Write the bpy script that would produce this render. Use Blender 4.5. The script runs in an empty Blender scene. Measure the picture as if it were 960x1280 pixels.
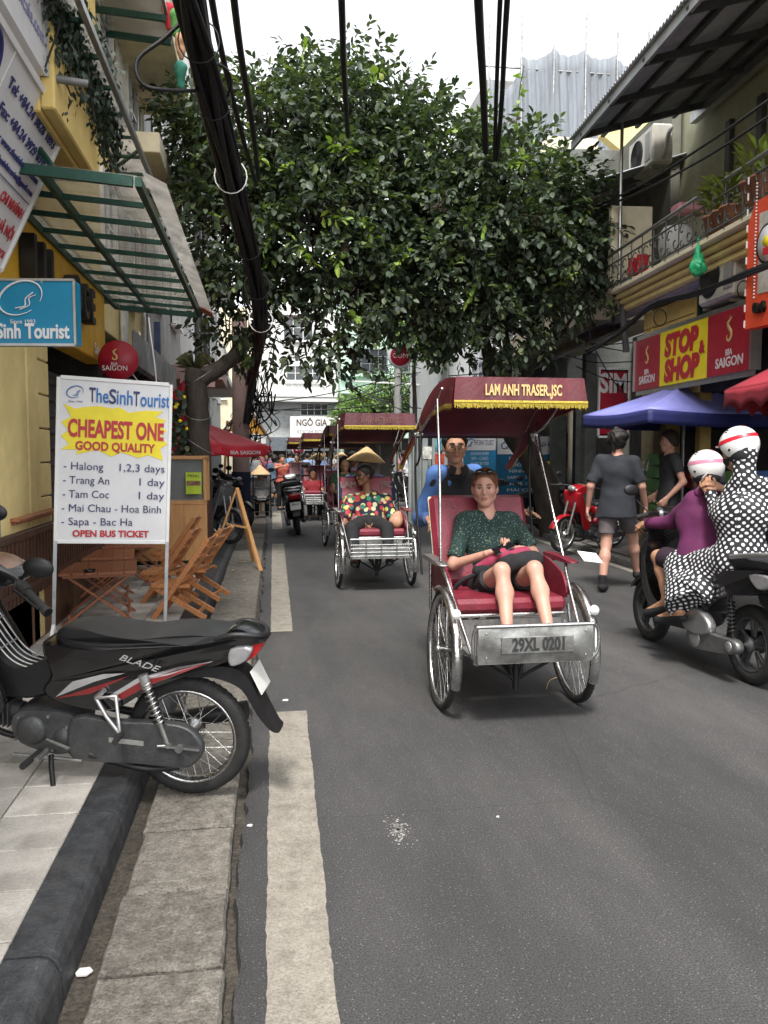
import bpy, math, random
import numpy as np
from mathutils import Vector, Matrix, Euler
random.seed(7)
RNG = np.random.default_rng(5)
PI = math.pi
S = bpy.context.scene
C = S.collection
rad = math.radians

# ---------------------------------------------------------------- camera
FPX, HC = 1035.0, 1.50
PH = math.atan(74 / FPX)
TH = math.atan(152 / FPX * math.cos(PH))
cam = bpy.data.objects.new('camera', bpy.data.cameras.new('camera'))
C.objects.link(cam)
cam.location = (0, 0, HC)
cam.rotation_euler = (PI / 2 - PH, 0, -TH)
cam.data.sensor_fit = 'VERTICAL'
cam.data.sensor_height = 36
cam.data.lens = FPX / 1280 * 36
cam.data.clip_end = 800
cam.data.clip_start = 0.05
S.camera = cam

# ---------------------------------------------------------------- light: bright overcast
SUN_EL, SUN_AZ = rad(60), rad(196)
W = bpy.data.worlds.new('World')
S.world = W
W.use_nodes = True
nt = W.node_tree
bg = nt.nodes['Background']
sky = nt.nodes.new('ShaderNodeTexSky')
sky.sky_type = 'NISHITA'
sky.sun_disc = False
sky.sun_elevation = SUN_EL
sky.sun_rotation = SUN_AZ
sky.air_density = 1.0
sky.dust_density = 2.0
sky.ozone_density = 1.0
hs = nt.nodes.new('ShaderNodeHueSaturation')
hs.inputs['Saturation'].default_value = 0.12
hs.inputs['Value'].default_value = 1.0
nt.links.new(sky.outputs[0], hs.inputs['Color'])
nt.links.new(hs.outputs[0], bg.inputs[0])
bg.inputs[1].default_value = 0.15
sl = bpy.data.lights.new('sun', 'SUN')
sl.energy = 1.5
sl.angle = rad(10)
sl.color = (1, 0.96, 0.9)
so = bpy.data.objects.new('sun', sl)
C.objects.link(so)
so.rotation_euler = Euler((PI / 2 - SUN_EL, 0, PI - SUN_AZ))
so.location = (0, 0, 30)
S.view_settings.view_transform = 'Standard'
S.view_settings.look = 'None'
S.view_settings.gamma = 1
S.view_settings.exposure = 1.62
S.cycles.max_bounces = 8
S.cycles.transparent_max_bounces = 16

# ---------------------------------------------------------------- picture -> place helpers (used to read positions off the photo)
_F = Vector((math.sin(TH) * math.cos(PH), math.cos(TH) * math.cos(PH), -math.sin(PH)))
_R = Vector((math.cos(TH), -math.sin(TH), 0))
_U = _R.cross(_F)
def ray(px, py):
    return _F + _R * ((px - 480) / FPX) + _U * ((640 - py) / FPX)
def G(px, py, z=0.0):
    r = ray(px, py); t = (z - HC) / r.z
    return Vector((r.x * t, r.y * t, z))
def P(px, py, y):
    r = ray(px, py); t = y / r.y
    return Vector((r.x * t, y, HC + r.z * t))
def PX(px, py, x):
    r = ray(px, py); t = x / r.x
    return Vector((x, r.y * t, HC + r.z * t))

# ---------------------------------------------------------------- materials
MATS = {}
def srgb(h):
    if isinstance(h, str):
        h = h.lstrip('#')
        v = [int(h[i:i + 2], 16) / 255 for i in (0, 2, 4)]
        return tuple((c / 12.92 if c <= .04045 else ((c + .055) / 1.055) ** 2.4) for c in v)
    return tuple(h)
def mat(name, col, rough=.6, metal=0., var=.18, scale=6., bump=0., bscale=60., col2=None, dirt=0., spec=.5, coat=0., trans=0., stretch=None, emit=0., alpha=1., subs=0.):
    """general procedural paint / cloth / metal: two tones mixed by noise, optional dirt blotches and fine relief"""
    if name in MATS: return MATS[name]
    m = bpy.data.materials.new(name); m.use_nodes = True
    n = m.node_tree.nodes; l = m.node_tree.links
    b = n['Principled BSDF']
    col = srgb(col)
    tc = n.new('ShaderNodeTexCoord')
    src = tc.outputs['Object']
    if stretch:
        mp = n.new('ShaderNodeMapping'); mp.inputs['Scale'].default_value = stretch
        l.new(src, mp.inputs[0]); src = mp.outputs[0]
    nz = n.new('ShaderNodeTexNoise'); nz.inputs['Scale'].default_value = scale; nz.inputs['Detail'].default_value = 6
    nz.inputs['Roughness'].default_value = .65
    l.new(src, nz.inputs['Vector'])
    mx = n.new('ShaderNodeMix'); mx.data_type = 'RGBA'
    c2 = srgb(col2) if col2 else tuple(c * (1 - var) for c in col)
    c1 = col if col2 else tuple(min(1, c * (1 + var)) for c in col)
    mx.inputs[6].default_value = (*c1, 1); mx.inputs[7].default_value = (*c2, 1)
    rp = n.new('ShaderNodeValToRGB'); rp.color_ramp.elements[0].position = .35; rp.color_ramp.elements[1].position = .65
    l.new(nz.outputs[0], rp.inputs[0]); l.new(rp.outputs[0], mx.inputs[0])
    out = mx.outputs[2]
    if dirt:
        d = n.new('ShaderNodeTexNoise'); d.inputs['Scale'].default_value = scale * .35; d.inputs['Detail'].default_value = 9
        d.inputs['Roughness'].default_value = .75
        l.new(tc.outputs['Object'], d.inputs['Vector'])
        dr = n.new('ShaderNodeValToRGB'); dr.color_ramp.elements[0].position = .5; dr.color_ramp.elements[1].position = .72
        l.new(d.outputs[0], dr.inputs[0])
        ml = n.new('ShaderNodeMath'); ml.operation = 'MULTIPLY'; ml.inputs[1].default_value = dirt
        l.new(dr.outputs[0], ml.inputs[0])
        m2 = n.new('ShaderNodeMix'); m2.data_type = 'RGBA'; m2.inputs[7].default_value = (.06, .05, .04, 1)
        l.new(out, m2.inputs[6]); l.new(ml.outputs[0], m2.inputs[0]); out = m2.outputs[2]
    l.new(out, b.inputs['Base Color'])
    rr = n.new('ShaderNodeMapRange'); rr.inputs[3].default_value = max(.03, rough - .08); rr.inputs[4].default_value = min(1, rough + .1)
    l.new(nz.outputs[0], rr.inputs[0]); l.new(rr.outputs[0], b.inputs['Roughness'])
    b.inputs['Metallic'].default_value = metal
    b.inputs['Specular IOR Level'].default_value = spec
    b.inputs['Coat Weight'].default_value = coat
    b.inputs['Transmission Weight'].default_value = trans
    b.inputs['Alpha'].default_value = alpha
    b.inputs['Subsurface Weight'].default_value = subs
    if subs: b.inputs['Subsurface Radius'].default_value = (.02, .008, .004)
    if emit:
        b.inputs['Emission Color'].default_value = (*col, 1); b.inputs['Emission Strength'].default_value = emit
    if bump:
        bn = n.new('ShaderNodeTexNoise'); bn.inputs['Scale'].default_value = bscale; bn.inputs['Detail'].default_value = 5
        l.new(src, bn.inputs['Vector'])
        bp = n.new('ShaderNodeBump'); bp.inputs['Strength'].default_value = bump; bp.inputs['Distance'].default_value = .01
        l.new(bn.outputs[0], bp.inputs['Height']); l.new(bp.outputs[0], b.inputs['Normal'])
    MATS[name] = m
    return m
def grain(m, sc=150, lo=.5, hi=1.5, dist=.004):
    n, l, b = nodes_of(m); src = b.inputs['Base Color'].links[0].from_socket; tc = n.new('ShaderNodeTexCoord'); z = n.new('ShaderNodeTexNoise'); z.inputs['Scale'].default_value = sc; z.inputs['Detail'].default_value = 4; z.inputs['Roughness'].default_value = .8
    l.new(tc.outputs['Object'], z.inputs['Vector']); r = n.new('ShaderNodeMapRange'); r.inputs[1].default_value = .32; r.inputs[2].default_value = .68; r.inputs[3].default_value = lo; r.inputs[4].default_value = hi
    l.new(z.outputs[0], r.inputs[0]); v = n.new('ShaderNodeVectorMath'); v.operation = 'SCALE'; l.new(src, v.inputs[0]); l.new(r.outputs[0], v.inputs['Scale']); l.new(v.outputs[0], b.inputs['Base Color'])
    bp = n.new('ShaderNodeBump'); bp.inputs['Strength'].default_value = .7; bp.inputs['Distance'].default_value = dist; l.new(z.outputs[0], bp.inputs['Height'])
    if b.inputs['Normal'].links: l.new(b.inputs['Normal'].links[0].from_socket, bp.inputs['Normal'])
    l.new(bp.outputs[0], b.inputs['Normal']); return m
def nodes_of(m): return m.node_tree.nodes, m.node_tree.links, m.node_tree.nodes['Principled BSDF']

# ---------------------------------------------------------------- mesh builder
class MB:
    def __init__(s): s.v = []; s.f = []; s.sm = []; s.M = Matrix.Identity(4)
    def at(s, *a, rz=0, rx=0, ry=0, sc=1):
        s.M = Matrix.Translation(Vector(a)) @ Euler((rx, ry, rz)).to_matrix().to_4x4() @ Matrix.Scale(sc, 4); return s
    def add(s, vs, fs, smooth=False):
        o = len(s.v); M = s.M
        s.v += [tuple(M @ Vector(p)) for p in vs]
        s.f += [tuple(i + o for i in f) for f in fs]
        s.sm += [smooth] * len(fs); return s
    def box(s, c, d, b=0.0, R=None):
        hx, hy, hz = d[0] / 2, d[1] / 2, d[2] / 2
        c = Vector(c); R = R or Matrix.Identity(3)
        b = min(b, hx * .9, hy * .9, hz * .9)
        if b <= 0:
            vs = [(x, y, z) for x in (-hx, hx) for y in (-hy, hy) for z in (-hz, hz)]
            fs = [(0, 1, 3, 2), (4, 6, 7, 5), (0, 4, 5, 1), (2, 3, 7, 6), (0, 2, 6, 4), (1, 5, 7, 3)]
        else:
            vs = []; idx = {}
            for sx in (-1, 1):
                for sy in (-1, 1):
                    for sz in (-1, 1):
                        for a in range(3):
                            p = [sx * (hx - b), sy * (hy - b), sz * (hz - b)]
                            p[a] = (sx * hx, sy * hy, sz * hz)[a]
                            idx[(sx, sy, sz, a)] = len(vs); vs.append(p)
            fs = []
            for a in range(3):
                u, w = [(1, 2), (2, 0), (0, 1)][a]
                for sg in (-1, 1):
                    q = []
                    for (su, sw) in ((-1, -1), (1, -1), (1, 1), (-1, 1)):
                        k = [0, 0, 0]; k[a] = sg; k[u] = su; k[w] = sw; q.append(idx[(*k, a)])
                    fs.append(tuple(q if sg > 0 else q[::-1]))
            for a in range(3):
                u, w = [(1, 2), (2, 0), (0, 1)][a]
                for su in (-1, 1):
                    for sw in (-1, 1):
                        k1 = [0, 0, 0]; k1[a] = -1; k1[u] = su; k1[w] = sw
                        k2 = list(k1); k2[a] = 1
                        q = [idx[(*k1, u)], idx[(*k2, u)], idx[(*k2, w)], idx[(*k1, w)]]
                        fs.append(tuple(q if su * sw > 0 else q[::-1]))
            for sx in (-1, 1):
                for sy in (-1, 1):
                    for sz in (-1, 1):
                        q = [idx[(sx, sy, sz, a)] for a in range(3)]
                        fs.append(tuple(q if sx * sy * sz > 0 else q[::-1]))
        return s.add([tuple(R @ Vector(p) + c) for p in vs], fs)
    def bar(s, p0, p1, w, h=None, b=0.0, up=(0, 0, 1)):
        """rectangular bar from p0 to p1"""
        p0, p1 = Vector(p0), Vector(p1); d = p1 - p0; L = d.length
        if L < 1e-6: return s
        z = d / L; up = Vector(up)
        if abs(z.dot(up)) > .98: up = Vector((0, 1, 0))
        x = up.cross(z).normalized(); y = z.cross(x)
        R = Matrix((x, y, z)).transposed()
        return s.box((p0 + p1) / 2, (w, h or w, L), b, R)
    def tube(s, pts, r, n=8, cap=True, smooth=True, closed=False):
        pts = [Vector(p) for p in pts]; m = len(pts)
        rs = r if isinstance(r, (list, tuple)) else [r] * m
        T = []
        for i in range(m):
            if closed: t = pts[(i + 1) % m] - pts[i - 1]
            else: t = pts[min(i + 1, m - 1)] - pts[max(i - 1, 0)]
            T.append(t.normalized() if t.length > 1e-9 else Vector((0, 0, 1)))
        up = Vector((0, 0, 1)) if abs(T[0].z) < .9 else Vector((1, 0, 0))
        x = up.cross(T[0]).normalized(); vs = []
        for i in range(m):
            x = (x - T[i] * x.dot(T[i]))
            x = x.normalized() if x.length > 1e-6 else Vector((1, 0, 0))
            y = T[i].cross(x)
            for k in range(n):
                a = 2 * PI * k / n
                vs.append(tuple(pts[i] + (x * math.cos(a) + y * math.sin(a)) * rs[i]))
        fs = []
        for i in range(m if closed else m - 1):
            for k in range(n):
                a, b_ = i * n + k, i * n + (k + 1) % n
                j = ((i + 1) % m) * n
                fs.append((a, b_, j + (k + 1) % n, j + k))
        s.add(vs, fs, smooth)
        if cap and not closed:
            o = len(vs)
            s.add(vs[:n], [tuple(range(n))[::-1]], False); s.add(vs[-n:], [tuple(range(n))], False)
        return s
    def cyl(s, p0, p1, r0, r1=None, n=16, smooth=True):
        return s.tube([p0, p1], [r0, r0 if r1 is None else r1], n, True, smooth)
    def lathe(s, prof, n=24, axis='z', c=(0, 0, 0), smooth=True, arc=None, a0=0):
        """prof: list of (r, h)"""
        vs = []; full = arc is None; arc = arc or 2 * PI; m = n if full else n + 1
        for (r, h) in prof:
            for k in range(m):
                a = a0 + arc * k / n
                p = (r * math.cos(a), r * math.sin(a), h)
                if axis == 'x': p = (h, p[0], p[1])
                elif axis == 'y': p = (p[0], h, p[1])
                vs.append((p[0] + c[0], p[1] + c[1], p[2] + c[2]))
        fs = []
        for i in range(len(prof) - 1):
            for k in range(n):
                k2 = (k + 1) % m if full else k + 1
                fs.append((i * m + k, i * m + k2, (i + 1) * m + k2, (i + 1) * m + k))
        if axis == 'y': fs = [f[::-1] for f in fs]
        return s.add(vs, fs, smooth)
    def ring(s, c, R, r, axis='x', n=40, k=10, sq=1.0):
        prof = []
        for i in range(k + 1):
            a = 2 * PI * i / k
            prof.append((R + r * math.cos(a), r * sq * math.sin(a)))
        return s.lathe(prof, n, axis, c)
    def ell(s, c, r, n=16, m=10):
        vs = []; fs = []
        for i in range(m + 1):
            t = PI * i / m
            for k in range(n):
                a = 2 * PI * k / n
                vs.append((c[0] + r[0] * math.sin(t) * math.cos(a), c[1] + r[1] * math.sin(t) * math.sin(a), c[2] + r[2] * math.cos(t)))
        for i in range(m):
            for k in range(n):
                fs.append((i * n + k, (i + 1) * n + k, (i + 1) * n + (k + 1) % n, i * n + (k + 1) % n))
        return s.add(vs, fs, True)
    def prism(s, poly, d0, d1, plane='xz', smooth=False):
        """poly: 2-D outline in plane, extruded along the remaining axis from d0 to d1"""
        def mk(p, d):
            if plane == 'xz': return (p[0], d, p[1])
            if plane == 'yz': return (d, p[0], p[1])
            return (p[0], p[1], d)
        n = len(poly)
        a = [mk(p, d0) for p in poly]; b = [mk(p, d1) for p in poly]
        s.add(a, [tuple(range(n))]); s.add(b, [tuple(range(n))[::-1]])
        return s.add(a + b, [(i, i + n, (i + 1) % n + n, (i + 1) % n) for i in range(n)], smooth)
    def loft(s, rings, cap=True, smooth=True, closed=True):
        n = len(rings[0]); vs = [tuple(p) for r in rings for p in r]; fs = []
        for i in range(len(rings) - 1):
            for k in range(n if closed else n - 1):
                fs.append((i * n + k, i * n + (k + 1) % n, (i + 1) * n + (k + 1) % n, (i + 1) * n + k))
        s.add(vs, fs, smooth)
        if cap and closed:
            s.add(rings[0], [tuple(range(n))[::-1]]); s.add(rings[-1], [tuple(range(n))])
        return s
    def quad(s, a, b, c, d): return s.add([a, b, c, d], [(0, 1, 2, 3)])
    def slab(s, a, b, c, d, t):
        """quad a b c d given a thickness t along its normal (behind it)"""
        a, b, c, d = map(Vector, (a, b, c, d)); nn = (b - a).cross(d - a).normalized() * t
        vs = [a, b, c, d, a - nn, b - nn, c - nn, d - nn]
        return s.add([tuple(p) for p in vs], [(0, 1, 2, 3), (7, 6, 5, 4), (0, 4, 5, 1), (1, 5, 6, 2), (2, 6, 7, 3), (3, 7, 4, 0)])
    def grid(s, fn, nu, nv, smooth=True):
        vs = [tuple(fn(i / nu, j / nv)) for j in range(nv + 1) for i in range(nu + 1)]
        fs = [(j * (nu + 1) + i, j * (nu + 1) + i + 1, (j + 1) * (nu + 1) + i + 1, (j + 1) * (nu + 1) + i) for j in range(nv) for i in range(nu)]
        return s.add(vs, fs, smooth)
    def mesh(s, name, m):
        me = bpy.data.meshes.new(name); me.from_pydata(s.v, [], s.f)
        me.polygons.foreach_set('use_smooth', s.sm)
        if m: me.materials.append(m)
        me.update(); return me
    def build(s, name, m, parent=None, thick=0):
        o = bpy.data.objects.new(name, s.mesh(name, m)); C.objects.link(o)
        if parent: o.parent = parent
        if thick:
            md = o.modifiers.new('solid', 'SOLIDIFY'); md.thickness = thick; md.offset = 0
        return o
def tag(o, label=None, cat=None, group=None, kind=None):
    if label: o['label'] = label
    if cat: o['category'] = cat
    if group: o['group'] = group
    if kind: o['kind'] = kind
    return o
def thing(name, label, cat, loc=(0, 0, 0), rz=0, group=None, rx=0, ry=0):
    o = bpy.data.objects.new(name, None); C.objects.link(o); o.empty_display_size = .1
    o.location = loc; o.rotation_euler = (rx, ry, rz)
    return tag(o, label, cat, group)
def one(mb, name, m, label, cat, group=None): return tag(mb.build(name, m), label, cat, group)
def struct(mb, name, m, parent=None):
    o = mb.build(name, m, parent)
    if not parent: o['kind'] = 'structure'
    return o
def meobj(name, me, parent=None, loc=(0, 0, 0), rot=(0, 0, 0), sc=(1, 1, 1)):
    o = bpy.data.objects.new(name, me); C.objects.link(o); o.parent = parent
    o.location = loc; o.rotation_euler = rot; o.scale = sc
    return o
def dup(root, loc, rz=None, label=None, group=None, swap=None, skip=(), rot=None):
    def cp(o, par):
        if o.name.split('.')[0] in skip: return None
        c = o.copy(); C.objects.link(c); c.parent = par
        if swap and c.type == 'MESH' and c.data.materials and c.data.materials[0] and c.data.materials[0].name in swap:
            key = (c.data.name, id(swap))
            if key not in _SW:
                nm = c.data.copy(); nm.materials[0] = swap[c.data.materials[0].name]; _SW[key] = nm
            c.data = _SW[key]
        for ch in o.children: cp(ch, c)
        return c
    r = cp(root, None); r.location = loc
    if rot is not None: r.rotation_euler = rot
    if rz is not None: r.rotation_euler = (r.rotation_euler[0], r.rotation_euler[1], rz)
    if label: r['label'] = label
    if group: r['group'] = group
    return r
_SW = {}
def text(s, size, m, parent, loc, rot=(PI / 2, 0, 0), name='lettering', bold=0.0, width=None, align='CENTER', depth=.0015, shear=0., space=1., sx=None, leading=1.):
    cu = bpy.data.curves.new(name, 'FONT'); cu.body = s; cu.size = size; cu.extrude = depth; cu.offset = bold
    cu.align_x = align; cu.align_y = 'CENTER'; cu.shear = shear; cu.space_character = space; cu.space_line = leading
    cu.resolution_u = 3
    t = bpy.data.objects.new(name, cu); C.objects.link(t)
    bpy.context.view_layer.update()
    me = bpy.data.meshes.new_from_object(t.evaluated_get(bpy.context.evaluated_depsgraph_get()))
    me.name = name
    bpy.data.objects.remove(t); bpy.data.curves.remove(cu)
    n = len(me.vertices)
    if n:
        co = np.empty(n * 3); me.vertices.foreach_get('co', co); co = co.reshape(-1, 3)
        w = co[:, 0].max() - co[:, 0].min()
        k = (width / w) if width else (sx or 1.)
        co[:, 0] *= k
        me.vertices.foreach_set('co', co.ravel()); me.update()
    me.materials.clear(); me.materials.append(m)
    return meobj(name, me, parent, loc, rot)
def catenary(a, b, sag, n=12):
    a, b = Vector(a), Vector(b)
    return [a.lerp(b, i / n) - Vector((0, 0, sag * 4 * (i / n) * (1 - i / n))) for i in range(n + 1)]
def spline(pts, n=6):
    P_ = [Vector(p) for p in pts]; P_ = [P_[0] * 2 - P_[1]] + P_ + [P_[-1] * 2 - P_[-2]]; out = []
    for i in range(1, len(P_) - 2):
        p0, p1, p2, p3 = P_[i - 1:i + 3]
        for k in range(n):
            t = k / n
            out.append(.5 * ((2 * p1) + (p2 - p0) * t + (2 * p0 - 5 * p1 + 4 * p2 - p3) * t * t + (3 * p1 - p0 - 3 * p2 + p3) * t ** 3))
    out.append(P_[-2]); return out
# ---------------------------------------------------------------- smooth bodies: signed distance field -> surface nets
def V3(*a): return np.array(a, float)
def _vec(a): return np.array(tuple(a), float)
class SDF:
    def __init__(s): s.p = []
    def cone(s, a, b, r0, r1=None, k=.02, flat=0, sq=None, op='add'):
        s.p.append(('c', _vec(a), _vec(b), r0, r0 if r1 is None else r1, k, flat, sq, op)); return s
    def chain(s, pts, rs, k=.02, sq=None):
        for i in range(len(pts) - 1): s.cone(pts[i], pts[i + 1], rs[i], rs[i + 1], k, 0, sq)
        return s
    def ell(s, c, r, R=None, k=.02, op='add'):
        s.p.append(('e', _vec(c), _vec(r), np.eye(3) if R is None else np.array(R), k, 0, 0, 0, op)); return s
    def plane(s, c, n, op='cut', k=.004):
        n = _vec(n); n = n / np.linalg.norm(n); s.p.append(('p', _vec(c), n, 0, k, 0, 0, 0, op)); return s
    def poly(s, h, noise=0., nf=18., seed=0):
        lo = []; hi = []
        for q in s.p:
            if q[8] != 'add': continue
            if q[0] == 'c':
                r = max(q[3], q[4]) + .02; lo += [np.minimum(q[1], q[2]) - r]; hi += [np.maximum(q[1], q[2]) + r]
            elif q[0] == 'e':
                r = q[2].max() + .02; lo += [q[1] - r]; hi += [q[1] + r]
        lo = np.min(lo, 0) - 2 * h; hi = np.max(hi, 0) + 2 * h
        n = np.ceil((hi - lo) / h).astype(int) + 1
        ax = [lo[i] + h * np.arange(n[i]) for i in range(3)]
        F = np.full(n, .12, np.float32)
        for q in s.p:
            kind, op = q[0], q[8]
            if kind == 'p': sl_ = (slice(0, n[0]), slice(0, n[1]), slice(0, n[2]))
            else:
                if kind == 'c':
                    r = max(q[3], q[4]); l_ = np.minimum(q[1], q[2]) - r; h_ = np.maximum(q[1], q[2]) + r; m = .05 + q[5]
                else: l_ = q[1] - q[2].max(); h_ = q[1] + q[2].max(); m = .05 + q[4]
                i0 = np.maximum(0, np.floor((l_ - m - lo) / h).astype(int)); i1 = np.minimum(n, np.ceil((h_ + m - lo) / h).astype(int) + 1)
                if (i1 <= i0).any(): continue
                sl_ = tuple(slice(i0[i], i1[i]) for i in range(3))
            X, Y, Z = np.meshgrid(ax[0][sl_[0]], ax[1][sl_[1]], ax[2][sl_[2]], indexing='ij', sparse=True)
            if kind == 'c':
                _, a, b, r0, r1, k, flat, sq, _o = q
                ba = b - a
                px, py, pz = X - a[0], Y - a[1], Z - a[2]
                if sq is not None:
                    nn, fa = sq; nn = _vec(nn); dt = px * nn[0] + py * nn[1] + pz * nn[2]
                    px = px + (fa - 1) * dt * nn[0]; py = py + (fa - 1) * dt * nn[1]; pz = pz + (fa - 1) * dt * nn[2]
                    ba = ba + (fa - 1) * ba.dot(nn) * nn
                L2 = max(ba.dot(ba), 1e-9); tr = (px * ba[0] + py * ba[1] + pz * ba[2]) / L2
                t = np.clip(tr, 0, 1)
                D = np.sqrt((px - t * ba[0]) ** 2 + (py - t * ba[1]) ** 2 + (pz - t * ba[2]) ** 2) - (r0 + (r1 - r0) * t)
                L = math.sqrt(L2)
                if flat & 1: D = np.maximum(D, (tr - 1) * L)
                if flat & 2: D = np.maximum(D, -tr * L)
            elif kind == 'e':
                _, c, rr, R, k, _1, _2, _3, _o = q
                p = [X - c[0], Y - c[1], Z - c[2]]
                w = [(p[0] * R[i, 0] + p[1] * R[i, 1] + p[2] * R[i, 2]) / rr[i] for i in range(3)]
                g = np.sqrt(w[0] ** 2 + w[1] ** 2 + w[2] ** 2)
                D = (g - 1) * rr.min() * (1 if True else 0)
                D = np.where(g > 1, (g - 1) * rr.mean(), (g - 1) * rr.min())
            else:
                _, c, nn, _0, k, _1, _2, _3, _o = q
                D = (X - c[0]) * nn[0] + (Y - c[1]) * nn[1] + (Z - c[2]) * nn[2]
            f = F[sl_]; D = np.broadcast_to(D, f.shape)
            if op == 'add':
                hh = np.clip(.5 + .5 * (f - D) / k, 0, 1); F[sl_] = f + (D - f) * hh - k * hh * (1 - hh)
            elif op == 'sub':
                D = -D; hh = np.clip(.5 - .5 * (f - D) / k, 0, 1); F[sl_] = f + (D - f) * hh + k * hh * (1 - hh)
            else: F[sl_] = np.maximum(f, D)
        if noise:
            X, Y, Z = np.meshgrid(*ax, indexing='ij', sparse=True); sd = seed * 1.7
            wv = np.sin(nf * .6 * X + sd) + np.sin(nf * .5 * Z + 2 * sd)
            F = F + noise * (np.sin(nf * (X + .5 * Z) + 1.5 * wv + sd) + np.sin(nf * (Y * 1.3 - Z * .9) + 1.7 * wv + 3 * sd) + .5 * np.sin(nf * 2.1 * (X - Z) + wv * 2)) * .5
        return surfnet(F, lo, h)
def surfnet(F, lo, h):
    n = F.shape; ins = F < 0
    c = [ins[i:n[0] - 1 + i, j:n[1] - 1 + j, k:n[2] - 1 + k] for i in (0, 1) for j in (0, 1) for k in (0, 1)]
    cnt = sum(x.astype(np.int8) for x in c)
    I = np.argwhere((cnt > 0) & (cnt < 8))
    if len(I) == 0: return np.zeros((0, 3)), np.zeros((0, 4), int)
    idx = np.full((n[0] - 1, n[1] - 1, n[2] - 1), -1, np.int64); idx[I[:, 0], I[:, 1], I[:, 2]] = np.arange(len(I))
    off = np.array([(i, j, k) for i in (0, 1) for j in (0, 1) for k in (0, 1)])
    val = np.stack([F[I[:, 0] + o[0], I[:, 1] + o[1], I[:, 2] + o[2]] for o in off], 1).astype(float)
    acc = np.zeros((len(I), 3)); w = np.zeros(len(I))
    for a in range(8):
        for b in range(a + 1, 8):
            if np.abs(off[a] - off[b]).sum() != 1: continue
            va, vb = val[:, a], val[:, b]; m = (va < 0) != (vb < 0)
            t = np.where(m, va / np.where(m, va - vb, 1), 0)
            acc += np.where(m[:, None], off[a] + t[:, None] * (off[b] - off[a]), 0); w += m
    V = lo + h * (I + acc / w[:, None])
    Q = []
    for ax in range(3):
        o = [0, 0, 0]; o[ax] = 1
        s0 = tuple(slice(0, n[i] - o[i]) for i in range(3)); s1 = tuple(slice(o[i], n[i]) for i in range(3))
        E = np.argwhere(ins[s0] != ins[s1])
        u, v = (ax + 1) % 3, (ax + 2) % 3
        E = E[(E[:, u] > 0) & (E[:, v] > 0) & (E[:, u] < n[u] - 1) & (E[:, v] < n[v] - 1)]
        du = np.zeros(3, int); du[u] = 1; dv = np.zeros(3, int); dv[v] = 1
        g = lambda M: idx[M[:, 0], M[:, 1], M[:, 2]]
        q = np.stack([g(E - du - dv), g(E - dv), g(E), g(E - du)], 1)
        fl = ins[E[:, 0], E[:, 1], E[:, 2]]
        q[~fl] = q[~fl][:, ::-1]
        Q.append(q)
    Q = np.concatenate(Q); Q = Q[(Q >= 0).all(1)]
    return V, Q
def sdfmesh(parts, name, m, parent=None, rn=None):
    vs = []; fs = []; o = 0
    for (V, Q) in parts:
        vs.append(V); fs.append(Q + o); o += len(V)
    V = np.concatenate(vs); Q = np.concatenate(fs)
    me = bpy.data.meshes.new(name); me.vertices.add(len(V)); me.vertices.foreach_set('co', V.ravel())
    me.loops.add(Q.size); me.loops.foreach_set('vertex_index', Q.ravel().astype(np.int32))
    me.polygons.add(len(Q)); me.polygons.foreach_set('loop_start', np.arange(0, Q.size, 4, dtype=np.int32)); me.polygons.foreach_set('loop_total', np.full(len(Q), 4, np.int32))
    me.polygons.foreach_set('use_smooth', np.ones(len(Q), bool))
    me.update(calc_edges=True); me.validate()
    me.materials.append(m)
    o = bpy.data.objects.new(name, me); C.objects.link(o)
    if parent: o.parent = parent
    return o
def unit(v): v = _vec(v); return v / max(1e-9, np.linalg.norm(v))
def hand(s, wr, d, nrm, side, curl=.5, sc=1., spread=.08, thumb=.6):
    """palm, four fingers and a thumb; d = pointing direction, nrm = out of the palm, side = +1/-1 for thumb side along d x nrm"""
    d = unit(d); nrm = _vec(nrm); nrm = unit(nrm - d * nrm.dot(d)); t = np.cross(d, nrm) * side; wr = _vec(wr)
    L = [.072, .082, .077, .062]; r = .0092 * sc
    def rot(v, a): return d * 0 + v * 1
    for i in range(4):
        u = (1.5 - i) * .021 * sc
        kn = wr + d * (.088 - .004 * abs(i - 1.2)) * sc + t * u
        s.cone(wr + t * u * .55 + d * .01, kn, .0155 * sc, .0125 * sc, .014)
        p = kn; a = curl * .55; fr = (L[i] * .48, L[i] * .3, L[i] * .26)
        for j, seg in enumerate(fr):
            a += curl * (.25, .55, .5)[j]
            dd = d * math.cos(a) + nrm * math.sin(a) + t * (1.5 - i) * spread
            q = p + unit(dd) * seg * sc
            s.cone(p, q, r * (1.08 - .08 * j), r * (1. - .09 * j), .004 if j else .008); p = q
    b = wr + d * .025 * sc + t * .022 * sc
    m_ = b + (t * .75 + d * .65 + nrm * .35 * thumb) * .036 * sc
    e_ = m_ + (t * .25 + d * .8 + nrm * .6 * thumb) * .032 * sc
    f_ = e_ + (d * .85 + nrm * .6 * thumb - t * .1) * .026 * sc
    s.cone(b, m_, .0155 * sc, .0115 * sc, .014).cone(m_, e_, .011 * sc, .0098 * sc, .005).cone(e_, f_, .0098 * sc, .0085 * sc, .003)
    return s
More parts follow.
